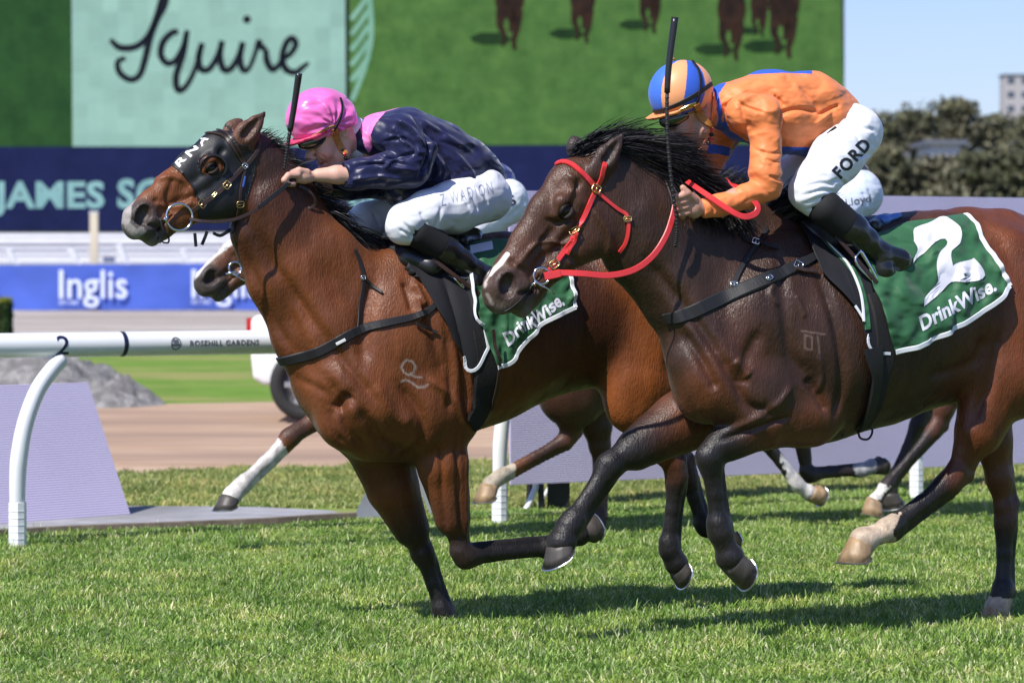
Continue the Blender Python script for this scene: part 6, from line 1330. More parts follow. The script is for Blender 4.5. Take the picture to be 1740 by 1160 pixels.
# cloths of the horses behind
for nm_, bv, top, bot, lb in ((hC, bvC, [(790, 425), (850, 424), (930, 426)], [(800, 560), (870, 545), (940, 500)], 'green race cloth of the horse running behind the hooded bay'), (hD, bvD, [(1400, 392), (1460, 386), (1540, 372)], [(1420, 520), (1480, 510), (1550, 470)], 'green race cloth of the horse behind the orange rider')):
    t = thing('saddle_cloth', FC.W(FC.P((top[0][0]+bot[0][0])/2, 480, .2)), lb, 'saddle cloth'); cloth_patch('cloth', bv, FC, top, bot, 24, 20, .008, m_green, t, folds=.004, fseed=5)
# ------------------------------------------------------------------ riders
SKIN = (.50, .27, .19); m_skin = mat('skin', SKIN, .5, .4, noise=.10, nscale=25, attr=True, bump=.0006, bscale=220, subsurf=.12)
m_gog = mat('goggle_lens', (.012, .014, .010), .06, .8, coat=1., coat_r=.02); m_gogf = mat('goggle_frame', (.015, .015, .016), .3); m_gold = mat('gold_strap', (.42, .22, .07), .5); m_whip = mat('whip_grip', (.02, .02, .022), .5, noise=.3, nscale=90, bump=.001, bscale=200)
m_orstrap = mat('tan_chin_strap', (.42, .17, .035), .6, noise=.2, nscale=60); m_br = satin('white_breeches', rough=.5, bump=.007, bs=7, attr=True, spec=.3, sheen=.1, crinkle=.12); m_boot = mat('black_boot_leather', (.010, .010, .011), .22, .55, noise=.3, nscale=25, bump=.003, bscale=26, coat=.35, coat_r=.12)
m_gaiter = mat('black_stretch_gaiter', (.014, .014, .015), .75, .3, bump=.0006, bscale=300); m_ink = mat('black_ink', (.015, .015, .02), .6); m_inkg = mat('grey_ink', (.30, .32, .42), .6)
def wr(V, N_, amp, f1=(14, 14, 30), f2=(40, 30, 20), seed=2, ridge=True):
    a = vnoise(V*np.array(f1), 1, seed); b = vnoise(V*np.array(f2), 1, seed+1)
    d = (1-np.abs(a)*2)*amp+b*amp*.35 if ridge else a*amp+b*amp*.4
    return V+N_*d[:, None]
def garment(name, G, h, m, parent, amp=.002, f1=(14, 14, 30), f2=(40, 30, 20), lines=(), paint=None, seed=2, smooth=1, col=None):
    V, Fc = G.mesh(h, smooth); N_ = normals(V, Fc); V = wr(V, N_, amp, f1, f2, seed)
    if lines: V = relief(V, normals(V, Fc), G.f, lines)
    V = laplace(V, Fc, 1, .3); C = np.tile(np.array(col if col is not None else (.7, .7, .7)), (len(V), 1)).astype(float)
    if paint: C = paint(V, C, N_)
    W_ = G.f.W(V); o = mesh_obj(name, W_, Fc, m, parent, True, C); return o, W_, Fc
def limb(G, pts, k=.03, sy=1., **kw): return G.chain(pts, k=k, sy=sy, **kw)
def fingers(G, segs, r, k=.004, col=SKIN):
    for s_ in segs: G.chain([(*p, r*q) for p, q in zip(s_, (1.0, .97, .9, .8)[:len(s_)])], k=k, col=col)
def whip(name, FR, pts, w0, w1, label, split=.45):
    t = thing('whip', FR.W(FR.P(*pts[0])), label, 'whip'); P = catmull([FR.W(FR.P(*p)) for p in pts], 10); n = len(P); m = int(n*split); k = F/P[0][1]
    mb = MB(); mb.tube(P[:m+1], np.linspace(w0*.55, w0*.8, m+1)/2/k, 8)
    for j in range(1, m, 1): mb.tube([P[j], P[j]*.8+P[j+1]*.2], [w0*.5/k]*2, 8)
    mb.build('shaft', m_whip, t, smooth=True); mb = MB(); mb.tube(P[m:], np.linspace(w1*.8, w1, n-m)/2/k, 10); mb.build('flap', m_gogf, t, smooth=True); return t
# ============ rider in pink and navy ============
rA = thing('person', FA.W(FA.P(740, 400, 0)), 'rider crouching in shiny navy and pink silks, pink cap and white breeches', 'rider')
Bo = Fig(FA); S_ = (.62, .36, .275); SD = (.55, .28, .21)
Bo.ell((562, 214, 0), (40, 36, 32), 20, k=.02, col=S_)
Bo.chain([(556, 236, 0, 26, S_), (562, 262, 0, 22, S_), (568, 276, 0, 17, S_)], k=.02, sy=.95, col=S_)
Bo.ell((546, 246, 0), (18, 24, 24), 15, k=.02, col=S_)
Bo.chain([(537, 240, 0, 5.5), (528, 259, 0, 6.5), (525, 267, 0, 7.5)], k=.008, col=S_); 
for w in (1, -1):
    Bo.ell((532, 269, .016*w), (5.5, 4.5, 4.5), 0, k=.006, col=SD); Bo.chain([(590, 236, .055*w, 10), (584, 262, .050*w, 10), (570, 284, .02*w, 10)], k=.02, col=S_)
    Bo.ell((552, 260, .035*w), (13, 12, 11), 0, k=.02, col=(.62, .34, .26)); Bo.ell((587, 224, .076*w), (7, 11, 5), 20, k=.006, col=S_); Bo.ell((585, 224, .083*w), (3.5, 6.5, 4), 20, k=.004, op='s', col=None)
Bo.ell((562, 288, 0), (12, 10, 14), 30, k=.012, col=S_)
Bo.ell((545, 275, 0), (9, 4.2, 13), 40, k=.006, col=(.50, .15, .13)); Bo.ell((549, 282, 0), (9, 4.8, 12), 40, k=.006, col=(.50, .15, .13)); Bo.ell((542, 279, 0), (8, 1.3, 14), 40, k=.003, op='s', col=(.2, .05, .05))
Bo.chain([(588, 236, 0, 25), (618, 248, 0, 24), (665, 262, 0, 34), (740, 285, 0, 40), (810, 320, 0, 34)], k=.03, sy=1.1, col=S_)
for w in (1, -1):
    dx, dy = (0, 0) if w > 0 else (-14, 18); Bo.chain([(676, 240, .15*w, 16), (698, 284, .19*w, 13), (640+dx, 296+dy, .17*w, 13), (586+dx, 297+dy, .135*w, 15), (572+dx, 297+dy, .13*w, 15), (540+dx, 298+dy, .11*w, 11.5)], k=.015, col=S_)
    Bo.chain([(812, 335, .10*w, 40), (735, 365, .18*w, 26), (700, 386, .20*w, 15), (760, 428, .215*w, 11), (806, 460, .225*w, 8)], k=.02, col=S_)
# near hand, closed round rein and whip
Bo.ell((514, 300, .105), (23, 13, 16), -4, k=.015, col=S_, tilt=6)
for i in range(4):
    l = .135-.021*i; y0 = 297+1.0*i
    Bo.chain([(506, y0, l, 6.0), (490, y0+1, l+.002, 5.8), (483, y0+9, l, 5.4), (490, y0+15, l-.003, 5.0), (499, y0+15, l-.004, 4.6)], k=.0025, col=(.60, .33, .25))
Bo.chain([(522, 293, .125, 6.5), (508, 290, .13, 6.2), (496, 293, .125, 5.4), (489, 299, .118, 4.6)], k=.005, col=S_)
Bo.ell((500, 314, -.09), (18, 12, 14), 0, k=.015, col=S_)
for i in range(4): Bo.chain([(494, 310, -.12+.02*i, 5.6), (482, 314, -.12+.02*i, 5.4), (480, 322, -.12+.02*i, 4.8), (490, 325, -.12+.02*i, 4.6)], k=.003, col=S_)
oB, WBoA, FBoA = finish('body', Bo, .0042, m_skin, rA, [([(560, 268), (566, 276), (566, 284)], .003, 4, .0, .2, .04), ([(538, 262), (546, 268), (550, 272)], .003, 2.5, .0, .2, .03)], .0)
# silks
Sk = Fig(FA)
Sk.chain([(606, 234, 0, 28), (622, 236, 0, 30), (660, 248, 0, 48), (720, 272, 0, 62), (770, 296, 0, 58), (812, 312, 0, 44)], k=.05, sy=1.15)
Sk.chain([(645, 222, 0, 26), (690, 222, 0, 34), (750, 246, 0, 32), (800, 274, 0, 28), (830, 298, 0, 22)], k=.04, sy=1.8)
for w in (1, -1):
    Sk.chain([(655, 226, .13*w, 30), (682, 228, .17*w, 34), (702, 262, .20*w, 35), (698, 288, .20*w, 31), (655+(w < 0)*-14, 290+(w < 0)*18, .175*w, 28), (606+(w < 0)*-14, 296+(w < 0)*18, .145*w, 24), (590+(w < 0)*-14, 297+(w < 0)*18, .135*w, 21), (580+(w < 0)*-14, 297+(w < 0)*18, .132*w, 20)], k=.02)
Sk.chain([(690, 330, .0, 26), (735, 332, 0, 30), (790, 322, 0, 26)], k=.04, sy=2.2)
NVY = (.008, .010, .055); PNK = (.85, .22, .55)
Sk.cut(FA.P(581, 297, .132), (-.98, -.22, .08), .10, .003)
YK = [(690, 180), (655, 190), (638, 210), (630, 228), (632, 250), (627, 262), (619, 248), (612, 215), (620, 200), (655, 183)]
ps = painter(FA, [], [(YK, PNK, 2)])
m_satA = satin('navy_satin', attr=True, rough=.40, bump=.022, bs=5.5, spec=.36, crinkle=.2)
foldA = [([(640, 262), (662, 268), (690, 262)], .006, 3), ([(668, 205), (690, 222), (704, 250)], -.007, 4), ([(700, 195), (716, 230), (712, 270), (700, 300)], .012, 5), ([(645, 285), (660, 275), (680, 276)], -.006, 3), ([(600, 285), (630, 278), (652, 282)], .005, 3), ([(600, 305), (640, 300), (672, 305)], -.005, 3), ([(655, 240), (675, 236), (688, 246), (692, 262)], .006, 3), ([(668, 232), (684, 250)], -.006, 2.5), ([(720, 240), (742, 268), (752, 300)], -.006, 5), ([(745, 250), (770, 290), (765, 320)], .006, 5), ([(780, 262), (806, 292), (812, 316)], -.006, 4), ([(700, 330), (740, 318), (790, 318)], .007, 5), ([(720, 200), (770, 232), (815, 262)], -.003, 4)]
foldA += [([(582+i*1.2, 282+i*4), (594+i, 281+i*4.4)], .004, 1.5) for i in range(9)]
silkA, WSA, FSA = garment('silks', Sk, .0045, m_satA, rA, .0045, (9, 6, 17), (24, 16, 26), foldA, ps, 3, col=NVY)
mb = MB(); P, N_ = drape(bvh_of((WSA, FSA)), [(584, 277), (587, 297), (590, 317)], .003); mb.ribbon(P, N_, .012, .004); mb.build('cuff', m_satA, rA)
# breeches
Bc = Fig(FA)
Bc.chain([(812, 318, 0, 40), (820, 336, 0, 44)], k=.04, sy=1.6)
for w in (1, -1):
    ky = 0 if w > 0 else 12
    if w > 0: Bc.chain([(810, 336, .09, 46), (770, 352, .15, 44), (725, 362, .19, 37), (690, 376, .20, 31), (684, 388, .20, 27), (712, 396, .20, 20)], k=.025)
    else: Bc.chain([(810, 336, -.09, 46), (750, 342, -.15, 38), (690, 356, -.19, 32), (622, 374, -.22, 28), (604, 384, -.23, 22), (640, 408, -.23, 18)], k=.025)
Bc.chain([(812, 322, .06, 40), (780, 332, .08, 38)], k=.03, sy=1.3)
thin = [([(700, 360), (712, 385)], .004, 3), ([(690, 392), (705, 400), (715, 408)], .005, 2.5), ([(672, 378), (690, 398), (704, 410)], .004, 2), ([(668, 390), (690, 405)], .004, 2), ([(790, 325), (805, 360)], .003, 3), ([(815, 315), (828, 350)], .003, 3), ([(775, 330), (786, 352)], .003, 3), ([(805, 318), (818, 345)], -.003, 2.5), ([(735, 352), (728, 385)], .003, 4)]
brA, WBrA, FBrA = garment('breeches', Bc, .005, m_br, rA, .0016, (10, 10, 18), (30, 30, 12), thin, None, 5, col=(.74, .76, .82))
v, f = text_mesh('Z.WADION', 1., -.02, spacing=1.3); v, f = densify(v, f, 2); decal('name_print', bvh_of((WBrA, FBrA)), v, f, affine(v, (750, 350), (838, 328), (746, 331)), m_inkg, brA, .0015)
def boots(FR, knee, ankle, toe, heel, lat, parent, r=(21, 19, 15, 13), gaiter=True, sh=None):
    K = np.array(knee, float); A2 = np.array(ankle, float); G = Fig(FR); mid = (K+A2)/2
    if gaiter:
        G.chain([(*knee, lat, r[0]), (*((K*2+A2)/3), lat+.005, r[1])], k=.01); V, Fc = G.mesh(.005, 1); mesh_obj('gaiter', FR.W(V), Fc, m_gaiter, parent)
    G = Fig(FR); G.chain([(*((K*1.75+A2*1.25)/3), lat+.005, r[1]*1.02), (*mid, lat+.006, r[1]), (*((K+A2*3)/4), lat+.01, r[2]), (*ankle, lat+.01, r[3])], k=.012)
    G.chain([(*ankle, lat+.01, r[3]), (*heel, lat+.01, r[3]*.95)], k=.012); G.chain([(*ankle, lat+.01, r[3]), ((ankle[0]+toe[0])/2, (ankle[1]+toe[1])/2, lat+.012, r[3]*1.02), (*toe, lat+.014, r[3]*.66)], k=.012, sy=1.1); G.chain([(*heel, lat+.01, r[3]*.85), (*toe, lat+.014, r[3]*.6)], k=.012)
    V, Fc = G.mesh(.0045, 1); N_ = normals(V, Fc); V = wr(V, N_, .0009, (16, 10, 30), (40, 30, 40), 7); return mesh_obj('boot', FR.W(V), Fc, m_boot, parent, True), FR.W(V), Fc
boots(FA, (712, 396), (810, 462), (800, 498), (832, 470), .215, rA, (27, 25, 22, 18)); boots(FA, (628, 412), (740, 480), (720, 510), (760, 490), -.235, rA, (20, 18, 14, 12))
bvBrA = bvh_of((WBrA, FBrA), (WSA, FSA))
# cap, peak, goggles, straps
cp = Fig(FA); cp.ell((543, 199, 0), (60, 49, 49), 12, k=.01); cp.ell((575, 205, 0), (28, 34, 46), 0, k=.02)
cp.cut(FA.P(553, 228, 0), (.36, 0, .93), .3, .006)
V, Fc = cp.mesh(.004, 2); N_ = normals(V, Fc); kc = FA.P(566, 212, .1); rad = V-kc; ang = np.arctan2(rad[:, 2], rad[:, 0]); dist = np.linalg.norm(rad[:, [0, 2]], axis=1)
pl = np.sin(ang*13+vnoise(V, 12, 3)*3)*.0075*np.exp(-(dist/.075)**2)*np.clip(N_[:, 1]*2, 0, 1); V = V+N_*(pl+vnoise(V, 13, 4)*.003+np.abs(vnoise(V*np.array([14, 10, 30]), 1, 6))*.004)[:, None]; V = laplace(V, Fc, 1)
m_pink = satin('pink_satin', (.80, .15, .48), rough=.34, bump=.016, bs=6, crinkle=.14); cap = mesh_obj('cap', FA.W(V), Fc, m_pink, rA, True)
pk = Fig(FA); pk.chain([(495, 238, 0, 13), (522, 231, 0, 20)], k=.01, sy=2.1); pk.chain([(522, 231, 0, 20), (548, 222, 0, 20)], k=.01, sy=2.2); pk.cut(FA.P(520, 230, 0), (-.40, 0, -.92), .2, .002); pk.cut(FA.P(520, 236, 0), (.40, 0, .92), .2, .002); V, Fc = pk.mesh(.004, 1); mesh_obj('peak', FA.W(V), Fc, satin('pink_peak', (.62, .03, .12), rough=.5), cap)
def goggles(FR, pts, parent, w_px, strap_pts, bvs, lens_r=(19, 13, 13), ang=20, tw=.034, c=None, up=None):
    G = Fig(FR)
    for w in (1, -1): G.ell((c[0], c[1], tw*w), lens_r, ang, k=.012)
    V, Fc = G.mesh(.004, 1); g = mesh_obj('goggles', FR.W(V), Fc, m_gog, parent, True); return g
gg = goggles(FA, None, rA, 0, None, None, (33, 14, 14), 20, .030, (535, 238))
bvHd = bvh_of((WBoA, FBoA), (cap and FA.W(cp.mesh(.006, 1)[0]) , cp.mesh(.006, 1)[1]))
strap('goggle_strap', bvHd, [(516, 238), (534, 228), (552, 218), (566, 213)], 4, m_gold, rA, .003, .008); strap('cap_strap', bvHd, [(577, 168), (580, 184), (576, 202), (566, 222)], 4.5, m_blackstrap, rA, .003, .006)
strap('chin_strap', bvHd, [(568, 218), (572, 236), (580, 252), (588, 262)], 11, m_orstrap, rA, .005, .004); 
for q in ((586, 256), (589, 262), (591, 268), (590, 274)):
    c, n = cast(bvHd, q[0]-4, q[1], .004); mb = MB(); mb.tube([c, c+n*.008], [.008, .006], 8); mb.build('chin_buckle', m_redstrap if q[1] in (262, 274) else m_gogf, rA, smooth=True)
strap('head_torch', bvHd, [(497, 243), (506, 240), (515, 237)], 9, m_gogf, gg, .008, .006)
# white undershirt collar
cl_ = Fig(FA); cl_.chain([(600, 226, 0, 28), (608, 252, 0, 24)], k=.01, sy=1.05); V, Fc = cl_.mesh(.005, 1); mesh_obj('collar', FA.W(V), Fc, mat('white_collar', (.7, .7, .74), .6), rA, True)
whip('whip', FA, [(483, 290, .13), (490, 240, .15), (500, 180, .17), (508, 125, .19)], 8, 12, 'black racing whip held upright beside the pink cap', .45)
whip('whip', FA, [(510, 300, .11), (530, 320, .10), (540, 336, .09)], 7, 6, 'butt of the whip below the hand of the pink capped rider', .6) if False else None
# ============ rider in orange ============
rB = thing('person', FB.W(FB.P(1400, 350, 0)), 'rider in bright orange silks with blue trim crouching on the dark horse', 'rider')
Bo = Fig(FB); S2 = (.50, .27, .19)
Bo.ell((1170, 172, 0), (42, 38, 33), 25, k=.02, col=S2)
Bo.chain([(1160, 196, 0, 26), (1164, 222, 0, 20), (1176, 238, 0, 14)], k=.02, sy=.95, col=S2)
Bo.ell((1150, 208, 0), (18, 24, 24), 20, k=.02, col=S2); Bo.chain([(1141, 200, 0, 5), (1136, 220, 0, 5.5), (1140, 230, 0, 7)], k=.01, col=S2)
for w in (1, -1):
    Bo.ell((1144, 232, .016*w), (5, 4.5, 4.5), 0, k=.006, col=S2); Bo.chain([(1196, 196, .055*w, 11), (1194, 220, .050*w, 11), (1184, 242, .02*w, 10)], k=.02, col=S2)
    Bo.ell((1160, 220, .035*w), (13, 12, 11), 0, k=.02, col=S2); Bo.ell((1198, 180, .076*w), (8, 12, 5), 10, k=.006, col=(.5, .2, .14)); Bo.ell((1197, 180, .084*w), (4, 7.5, 4), 10, k=.004, op='s', col=None)
Bo.ell((1182, 244, 0), (11, 9, 13), 30, k=.012, col=S2); Bo.ell((1160, 238, 0), (9, 3.6, 12), 50, k=.006, col=(.42, .13, .11)); Bo.ell((1164, 243, 0), (8, 3.6, 11), 50, k=.006, col=(.42, .13, .11))
Bo.chain([(1204, 190, 0, 26), (1236, 190, 0, 24), (1290, 190, 0, 34), (1380, 200, 0, 34), (1440, 225, 0, 32)], k=.03, sy=1.1, col=S2)
for w in (1, -1):
    if w > 0: Bo.chain([(1290, 190, .17, 20), (1305, 310, .22, 16), (1250, 335, .20, 14), (1195, 352, .17, 13)], k=.02, col=S2)
    else: Bo.chain([(1270, 190, -.15, 20), (1225, 260, -.2, 15), (1185, 320, -.14, 12), (1175, 335, -.12, 12)], k=.02, col=S2)
    Bo.chain([(1440, 228, .10*w, 40), (1405, 285, .18*w, 30), (1372, 325, .20*w, 20), (1425, 375, .225*w, 13), (1490, 430, .24*w, 9)], k=.02, col=S2)
Bo.ell((1178, 350, .165), (17, 22, 16), 15, k=.014, col=S2)
for i in range(4):
    y = 333+9.5*i; x = 1168+3.0*i; l = .19-.006*i
    Bo.chain([(x+8, y, l-.01, 6.4), (x-8, y-1, l+.008, 6.2), (x-19, y+2, l-.004, 5.8), (x-17, y+7, l-.024, 5.2)], k=.0022, col=(.52, .27, .20))
Bo.chain([(1180, 340, .19, 7), (1168, 328, .20, 6.4), (1160, 319, .195, 5.6)], k=.005, col=(.52, .27, .20))
Bo.ell((1170, 338, -.10), (16, 14, 14), 0, k=.015, col=S2)
finish('body', Bo, .0042, m_skin, rB, (), .0)
WBoB, FBoB = None, None
V, Fc = Bo.mesh(.006, 1); bodyB_ = (FB.W(V), Fc)
ORG = (.80, .23, .075); BLU = (.03, .10, .52); Sk = Fig(FB)
Sk.chain([(1214, 182, 0, 29), (1230, 184, 0, 30), (1262, 190, 0, 44), (1320, 192, 0, 62), (1380, 198, 0, 62), (1425, 208, 0, 46)], k=.05, sy=1.1)
Sk.chain([(1240, 168, 0, 26), (1300, 160, 0, 34), (1370, 162, 0, 36), (1425, 186, 0, 24)], k=.04, sy=1.7)
Sk.chain([(1268, 192, .15, 34), (1296, 196, .18, 34), (1302, 240, .20, 26), (1300, 292, .225, 26), (1306, 318, .23, 22), (1268, 334, .21, 20), (1222, 348, .18, 18), (1196, 354, .17, 16)], k=.018)
Sk.chain([(1250, 192, -.14, 32), (1226, 222, -.17, 27), (1212, 262, -.19, 24), (1196, 300, -.16, 21), (1184, 322, -.14, 18)], k=.018)
Sk.chain([(1330, 236, 0, 22), (1380, 236, 0, 24), (1402, 226, 0, 24)], k=.03, sy=2.4); Sk.cut(FB.P(1192, 355, .17), (-.97, 0, .25), .10, .003)
CLR = [(1211, 139), (1211, 160), (1211, 218), (1223, 237), (1246, 252), (1270, 257), (1300, 262), (1320, 262), (1310, 250), (1268, 240), (1240, 221), (1228, 190), (1221, 160), (1235, 140), (1273, 127), (1330, 124), (1380, 126), (1380, 110), (1290, 110)]
HEM = [(1322, 249), (1350, 250), (1394, 251), (1384, 268), (1322, 275)]; H2 = [(1221, 232), (1245, 240), (1271, 246), (1320, 250), (1320, 275), (1241, 256)]
m_satB = satin('orange_silk', attr=True, rough=.5, bump=.008, bs=8, spec=.3, sheen=.1, crinkle=.22)
fB = [([(1258, 170), (1262, 200), (1272, 222)], .006, 4), ([(1330, 170), (1318, 200), (1322, 230)], .009, 5), ([(1330, 196), (1360, 185), (1400, 190)], .006, 4), ([(1345, 180), (1330, 160)], .004, 3), ([(1375, 150), (1395, 175), (1405, 200)], .004, 4), ([(1400, 195), (1425, 182), (1436, 178)], .006, 3), ([(1395, 210), (1420, 190)], -.005, 3), ([(1280, 270), (1300, 276), (1320, 270)], .003, 3), ([(1285, 300), (1305, 306), (1322, 300)], .004, 3), ([(1270, 250), (1290, 262), (1318, 258)], .003, 3), ([(1290, 160), (1270, 168), (1258, 172)], -.005, 3), ([(1262, 180), (1285, 192)], .005, 2.5), ([(1215, 338), (1225, 360)], .003, 2), ([(1205, 342), (1212, 364)], .003, 2)]
silkB, WSB, FSB = garment('silks', Sk, .0034, m_satB, rB, .0035, (12, 9, 22), (30, 26, 30), fB, painter(FB, [], [(CLR, BLU, 2, .15), (HEM, BLU, 2, .16), (H2, BLU, 2, .12)]), 8, col=ORG)
Bc = Fig(FB); Bc.chain([(1440, 212, 0, 40), (1448, 226, 0, 44)], k=.04, sy=1.5)
Bc.chain([(1448, 226, .09, 50), (1420, 268, .16, 44), (1388, 308, .20, 36), (1374, 326, .205, 33), (1388, 348, .21, 25)], k=.025)
Bc.chain([(1448, 226, -.09, 48), (1390, 268, -.16, 36), (1330, 305, -.20, 30), (1310, 322, -.20, 28), (1330, 345, -.2, 22)], k=.025)
tl = [([(1390, 312), (1410, 306), (1432, 315)], .005, 3), ([(1352, 332), (1375, 324), (1398, 326)], .004, 2.5), ([(1355, 345), (1380, 336), (1402, 334)], .004, 2.5), ([(1362, 356), (1380, 350)], .004, 2), ([(1440, 190), (1460, 215), (1490, 222)], .004, 4), ([(1430, 205), (1455, 240)], .003, 4), ([(1465, 205), (1490, 240), (1488, 262)], -.003, 4), ([(1440, 270), (1462, 262), (1482, 262)], .004, 3), ([(1350, 318), (1375, 312), (1400, 316)], .003, 3)]
brB, WBrB, FBrB = garment('breeches', Bc, .005, m_br, rB, .0016, (10, 10, 18), (30, 30, 12), tl, None, 15, col=(.74, .76, .82))
bvb = bvh_of((WBrB, FBrB)); v, f = text_mesh('FORD', 1., .035, spacing=1.15); v, f = densify(v, f, 2); decal('name_print', bvb, v, f, affine(v, (1429, 305), (1482, 248), (1412, 290)), m_ink, brB, .0015)
o, WBt, FBt = boots(FB, (1402, 354), (1494, 430), (1502, 488), (1530, 442), .235, rB, (31, 29, 24, 20)); boots(FB, (1345, 350), (1440, 430), (1440, 470), (1470, 440), -.23, rB, (20, 18, 14, 13))
free_strap('boot_sole', FB, [(1548, 440, .25), (1538, 462, .255), (1520, 490, .26), (1504, 504, .262)], 3, m_gaiter, o, .012)
# helmet with coloured quarters
hp = Fig(FB); hp.ell((1157, 156, 0), (58, 53, 49), 25, k=.01); hp.cut(FB.P(1160, 190, 0), (.30, 0, .95), .3, .006); V, Fc = hp.mesh(.0026, 2); N_ = normals(V, Fc)
c0 = FB.P(1157, 156, 0); axh = unit(np.array([-.16, 0, 1.])); e1 = unit(np.cross([0, 1, 0], axh)); q = V-c0; th = np.degrees(np.arctan2(q[:, 1], q.dot(e1))); CO = np.where(((np.abs(th)+22)//45).astype(int)[:, None] % 2 == 0, np.array([BLU]), np.array([(.85, .36, .16)])); CO = np.where((np.abs(th)[:, None] < 22), np.array([(.05, .16, .65)]), CO); V = V+N_*(vnoise(V, 16, 3)*.0012)[:, None]
hel = mesh_obj('helmet_cover', FB.W(V), Fc, mat('lycra_cover', (1, 1, 1), .45, .5, attr=True, sheen=.1), rB, True, CO); bvh_ = bvh_of((FB.W(V), Fc), bodyB_)
strap('helmet_band', bvh_, [(1104, 190), (1122, 188), (1150, 178), (1180, 162), (1208, 143)], 8, m_blackstrap, hel, .003, .004); strap('helmet_strap', bvh_, [(1176, 106), (1186, 122), (1189, 145), (1185, 168), (1180, 182)], 5, m_blackstrap, hel, .003, .006)
mb = MB(); c = FB.W(FB.P(1143, 102, 0)); mb.tube([c, c+np.array([0, 0, .008])], [.012, .008], 10); mb.build('button', m_orstrap, hel, smooth=True)
pk = Fig(FB); pk.chain([(1108, 194, 0, 12), (1132, 189, 0, 20), (1160, 180, 0, 22)], k=.01, sy=2.0); pk.cut(FB.P(1130, 190, 0), (-.34, 0, -.94), .2, .002); pk.cut(FB.P(1130, 196, 0), (.34, 0, .94), .2, .002); V, Fc = pk.mesh(.004, 1); mesh_obj('peak', FB.W(V), Fc, mat('orange_peak', (.80, .30, .10), .5), hel)
g2 = goggles(FB, None, rB, 0, None, None, (36, 17, 15), 18, .030, (1150, 199)); strap('goggle_strap', bvh_, [(1120, 203), (1142, 192), (1165, 180), (1180, 174)], 5, m_brass, rB, .002, .012)
strap('chin_strap', bvh_, [(1182, 176), (1188, 192), (1198, 206), (1206, 212)], 13, m_orstrap, rB, .006, .005)
strap('ear_strap', bvh_, [(1210, 160), (1213, 180), (1208, 205)], 9, mat('orange_webbing', (.7, .2, .05), .6), rB, .004, .004)
for k_, q in enumerate(((1203, 214), (1207, 221), (1208, 229), (1206, 237), (1203, 243))):
    c = FB.W(FB.P(q[0], q[1], .055)); mb = MB(); mb.tube([c, c+FB.WN((0, .012, 0))], [.009, .007], 8); mb.build('chin_buckle', (m_gogf, m_redstrap)[k_ % 2], rB, smooth=True)
c = FB.W(FB.P(1412, 224, .17)); mb = MB(); mb.tube([c+FB.WN((-.02, .0, .015)), c+FB.WN((.02, .0, -.015))], [.014, .014], 10, flat=.6); mb.build('belt_goggles', m_gog, rB, smooth=True)
whip('whip', FB, [(1148, 420, .19), (1150, 380, .205), (1140, 300, .21), (1134, 220, .215), (1135, 130, .22), (1147, 30, .225)], 8, 13, 'long black racing whip held upright in front of the blue and orange helmet', .74)
# stirrups
for FR, pts, lb in ((FB, [(1462, 424, .27), (1478, 452, .275), (1506, 502, .28)], 'steel stirrup iron under the patent boot of the orange rider'), (FA, [(772, 470, .25), (798, 500, .26), (818, 506, .26)], 'steel stirrup iron under the boot of the pink capped rider')):
    t = thing('stirrup', FR.W(FR.P(*pts[1])), lb, 'stirrup'); mb = MB(); mb.tube(catmull([FR.W(FR.P(*p)) for p in pts], 5), .006, 8, flat=1.5); P2 = [FR.W(FR.P(p[0]+(-22 if FR is FB else 16), p[1]-(4 if FR is FB else 22), p[2]+.01)) for p in pts]; mb.tube(catmull([FR.W(FR.P(*pts[0])), P2[1], FR.W(FR.P(*pts[-1]))], 6), .004, 8); mb.build('iron', m_chrome, t, smooth=True)
# ============ riders behind ============
rC = thing('person', FC.W(FC.P(820, 400, 0)), 'rider in navy silks and white lettered breeches half hidden behind the pink capped rider', 'rider')
Bo = Fig(FC); Bo.ell((690, 262, 0), (28, 28, 26), 20, k=.02, col=S_); Bo.chain([(705, 275, 0, 20), (740, 300, 0, 34), (850, 335, 0, 30)], k=.02, col=S_)
for w in (1, -1): Bo.chain([(740, 300, .15*w, 16), (720, 360, .18*w, 12), (650, 366, .14*w, 10), (625, 366, .10*w, 9)], k=.02, col=S_); Bo.chain([(855, 340, .1*w, 24), (785, 385, .18*w, 16), (850, 440, .2*w, 10)], k=.02, col=S_)
for w in (1, -1):
    for i in range(4): Bo.chain([(628, 362+2*i, (.12-.016*i)*w, 4.5), (614, 362+2*i, (.12-.016*i)*w, 4.2), (609, 369+2*i, (.115-.016*i)*w, 4), (616, 373+2*i, (.11-.016*i)*w, 3.6)], k=.003, col=S_)
finish('body', Bo, .006, m_skin, rC)
Sk = Fig(FC); Sk.chain([(730, 290, 0, 34), (790, 298, 0, 40), (842, 312, 0, 34)], k=.04, sy=1.3); Sk.chain([(745, 300, .15, 22), (722, 352, .19, 20), (665, 360, .15, 15)], k=.02); Sk.chain([(745, 300, -.15, 22), (722, 352, -.19, 20), (665, 360, -.15, 15)], k=.02)
garment('silks', Sk, .006, satin('navy_satin_plain', (.012, .018, .12), rough=.25), rC, .004, (16, 9, 26), (34, 30, 40), (), None, 31)
Bc = Fig(FC); Bc.chain([(856, 334, 0, 34), (858, 348, 0, 36)], k=.04, sy=1.6); Bc.chain([(856, 342, .09, 40), (822, 372, .16, 33), (785, 396, .19, 26)], k=.025); Bc.chain([(856, 342, -.09, 40), (822, 378, -.16, 33), (790, 402, -.19, 26)], k=.025); Bc.chain([(800, 408, .0, 12), (870, 404, 0, 10)], k=.02, sy=2)
b_, Wx, Fx = garment('breeches', Bc, .006, m_br, rC, .002, (10, 10, 18), (30, 30, 12), [([(860, 370), (884, 352), (892, 340)], .004, 4), ([(845, 310), (860, 322)], .004, 3)], None, 25, col=(.74, .76, .80))
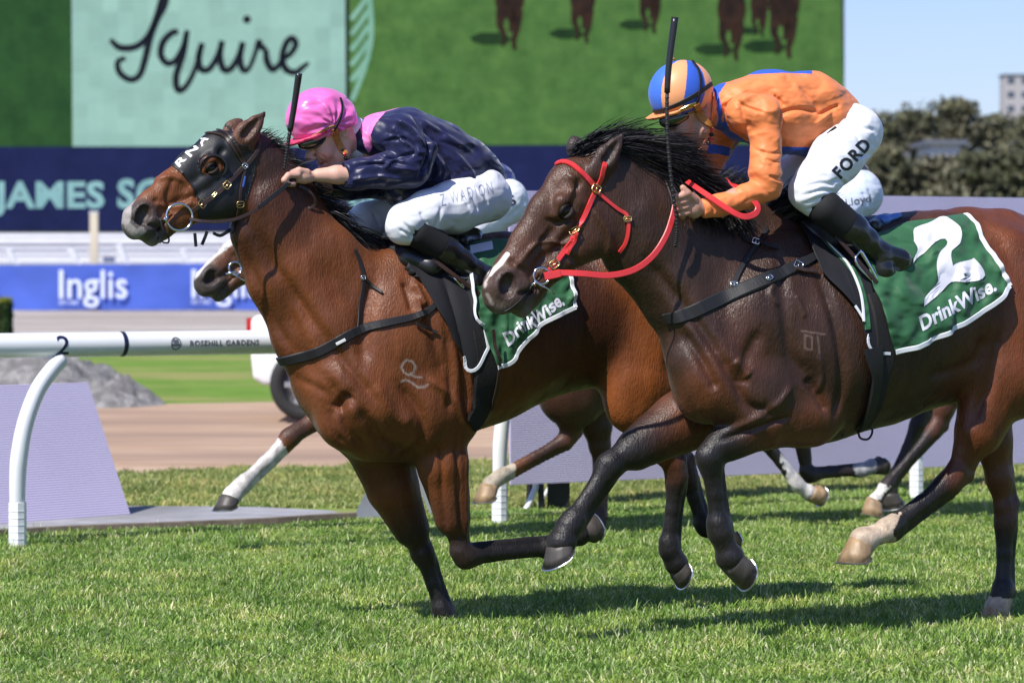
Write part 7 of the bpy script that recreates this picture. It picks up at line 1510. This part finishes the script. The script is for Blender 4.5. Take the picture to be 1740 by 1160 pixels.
v, f = text_mesh('ZISS', 1., .02); v, f = densify(v, f, 2); decal('name_print', bvh_of((Wx, Fx)), v, f, affine(v, (834, 368), (878, 346), (828, 352)), m_ink, b_, .002)
hC2 = Fig(FC); hC2.ell((688, 250, 0), (36, 32, 32), 20, k=.01); V, Fc = hC2.mesh(.006, 1); mesh_obj('cap', FC.W(V), Fc, satin('navy_cap', (.012, .018, .12)), rC, True); boots(FC, (790, 402), (858, 446), (850, 466), (872, 450), .2, rC, (16, 15, 12, 10), False); boots(FC, (790, 406), (858, 448), (850, 468), (872, 452), -.2, rC, (16, 15, 12, 10), False)
rD = thing('person', FC.W(FC.P(1440, 380, 0)), 'rider in black and white lettered breeches mostly hidden behind the orange rider', 'rider')
Bo = Fig(FC); Bo.ell((1300, 214, 0), (28, 28, 26), 20, k=.02, col=S_); Bo.chain([(1315, 225, 0, 20), (1350, 260, 0, 34), (1450, 320, 0, 28)], k=.02, col=S_)
for w in (1, -1): Bo.chain([(1350, 262, .15*w, 16), (1330, 330, .18*w, 12), (1290, 350, .14*w, 10)], k=.02, col=S_); Bo.chain([(1455, 325, .1*w, 22), (1400, 365, .18*w, 16), (1450, 420, .2*w, 10)], k=.02, col=S_)
finish('body', Bo, .007, m_skin, rD)
Sk = Fig(FC); Sk.chain([(1345, 250, 0, 30), (1400, 268, 0, 36), (1448, 298, 0, 28)], k=.04, sy=1.3)
for w in (1, -1): Sk.chain([(1350, 262, .15*w, 21), (1330, 330, .18*w, 17), (1296, 348, .145*w, 13)], k=.02)
garment('silks', Sk, .007, satin('black_satin', (.012, .012, .014), rough=.3), rD, .004, seed=41)
Bc = Fig(FC); Bc.chain([(1452, 318, 0, 34), (1456, 336, 0, 36)], k=.04, sy=1.6); Bc.chain([(1456, 330, .09, 42), (1425, 358, .16, 34), (1385, 378, .19, 26)], k=.025); Bc.chain([(1456, 330, -.09, 40), (1425, 362, -.16, 32), (1390, 384, -.19, 26)], k=.025)
b_, Wx, Fx = garment('breeches', Bc, .006, m_br, rD, .002, (10, 10, 18), (30, 30, 12), [([(1470, 320), (1480, 345)], .004, 3), ([(1460, 325), (1468, 350)], .003, 3)], None, 45, col=(.60, .66, .80))
v, f = text_mesh('Lloyd', 1., .0); v, f = densify(v, f, 2); decal('name_print', bvh_of((Wx, Fx)), v, f, affine(v, (1438, 355), (1480, 347), (1436, 338)), m_ink, b_, .002); boots(FC, (1392, 372), (1446, 418), (1440, 440), (1462, 422), .2, rD, (17, 16, 13, 11), False); boots(FC, (1392, 376), (1446, 420), (1440, 442), (1462, 424), -.2, rD, (17, 16, 13, 11), False)
hC2 = Fig(FC); hC2.ell((1298, 205, 0), (34, 30, 30), 20, k=.01); V, Fc = hC2.mesh(.006, 1); mesh_obj('cap', FC.W(V), Fc, satin('black_cap', (.012, .012, .014)), rD, True)
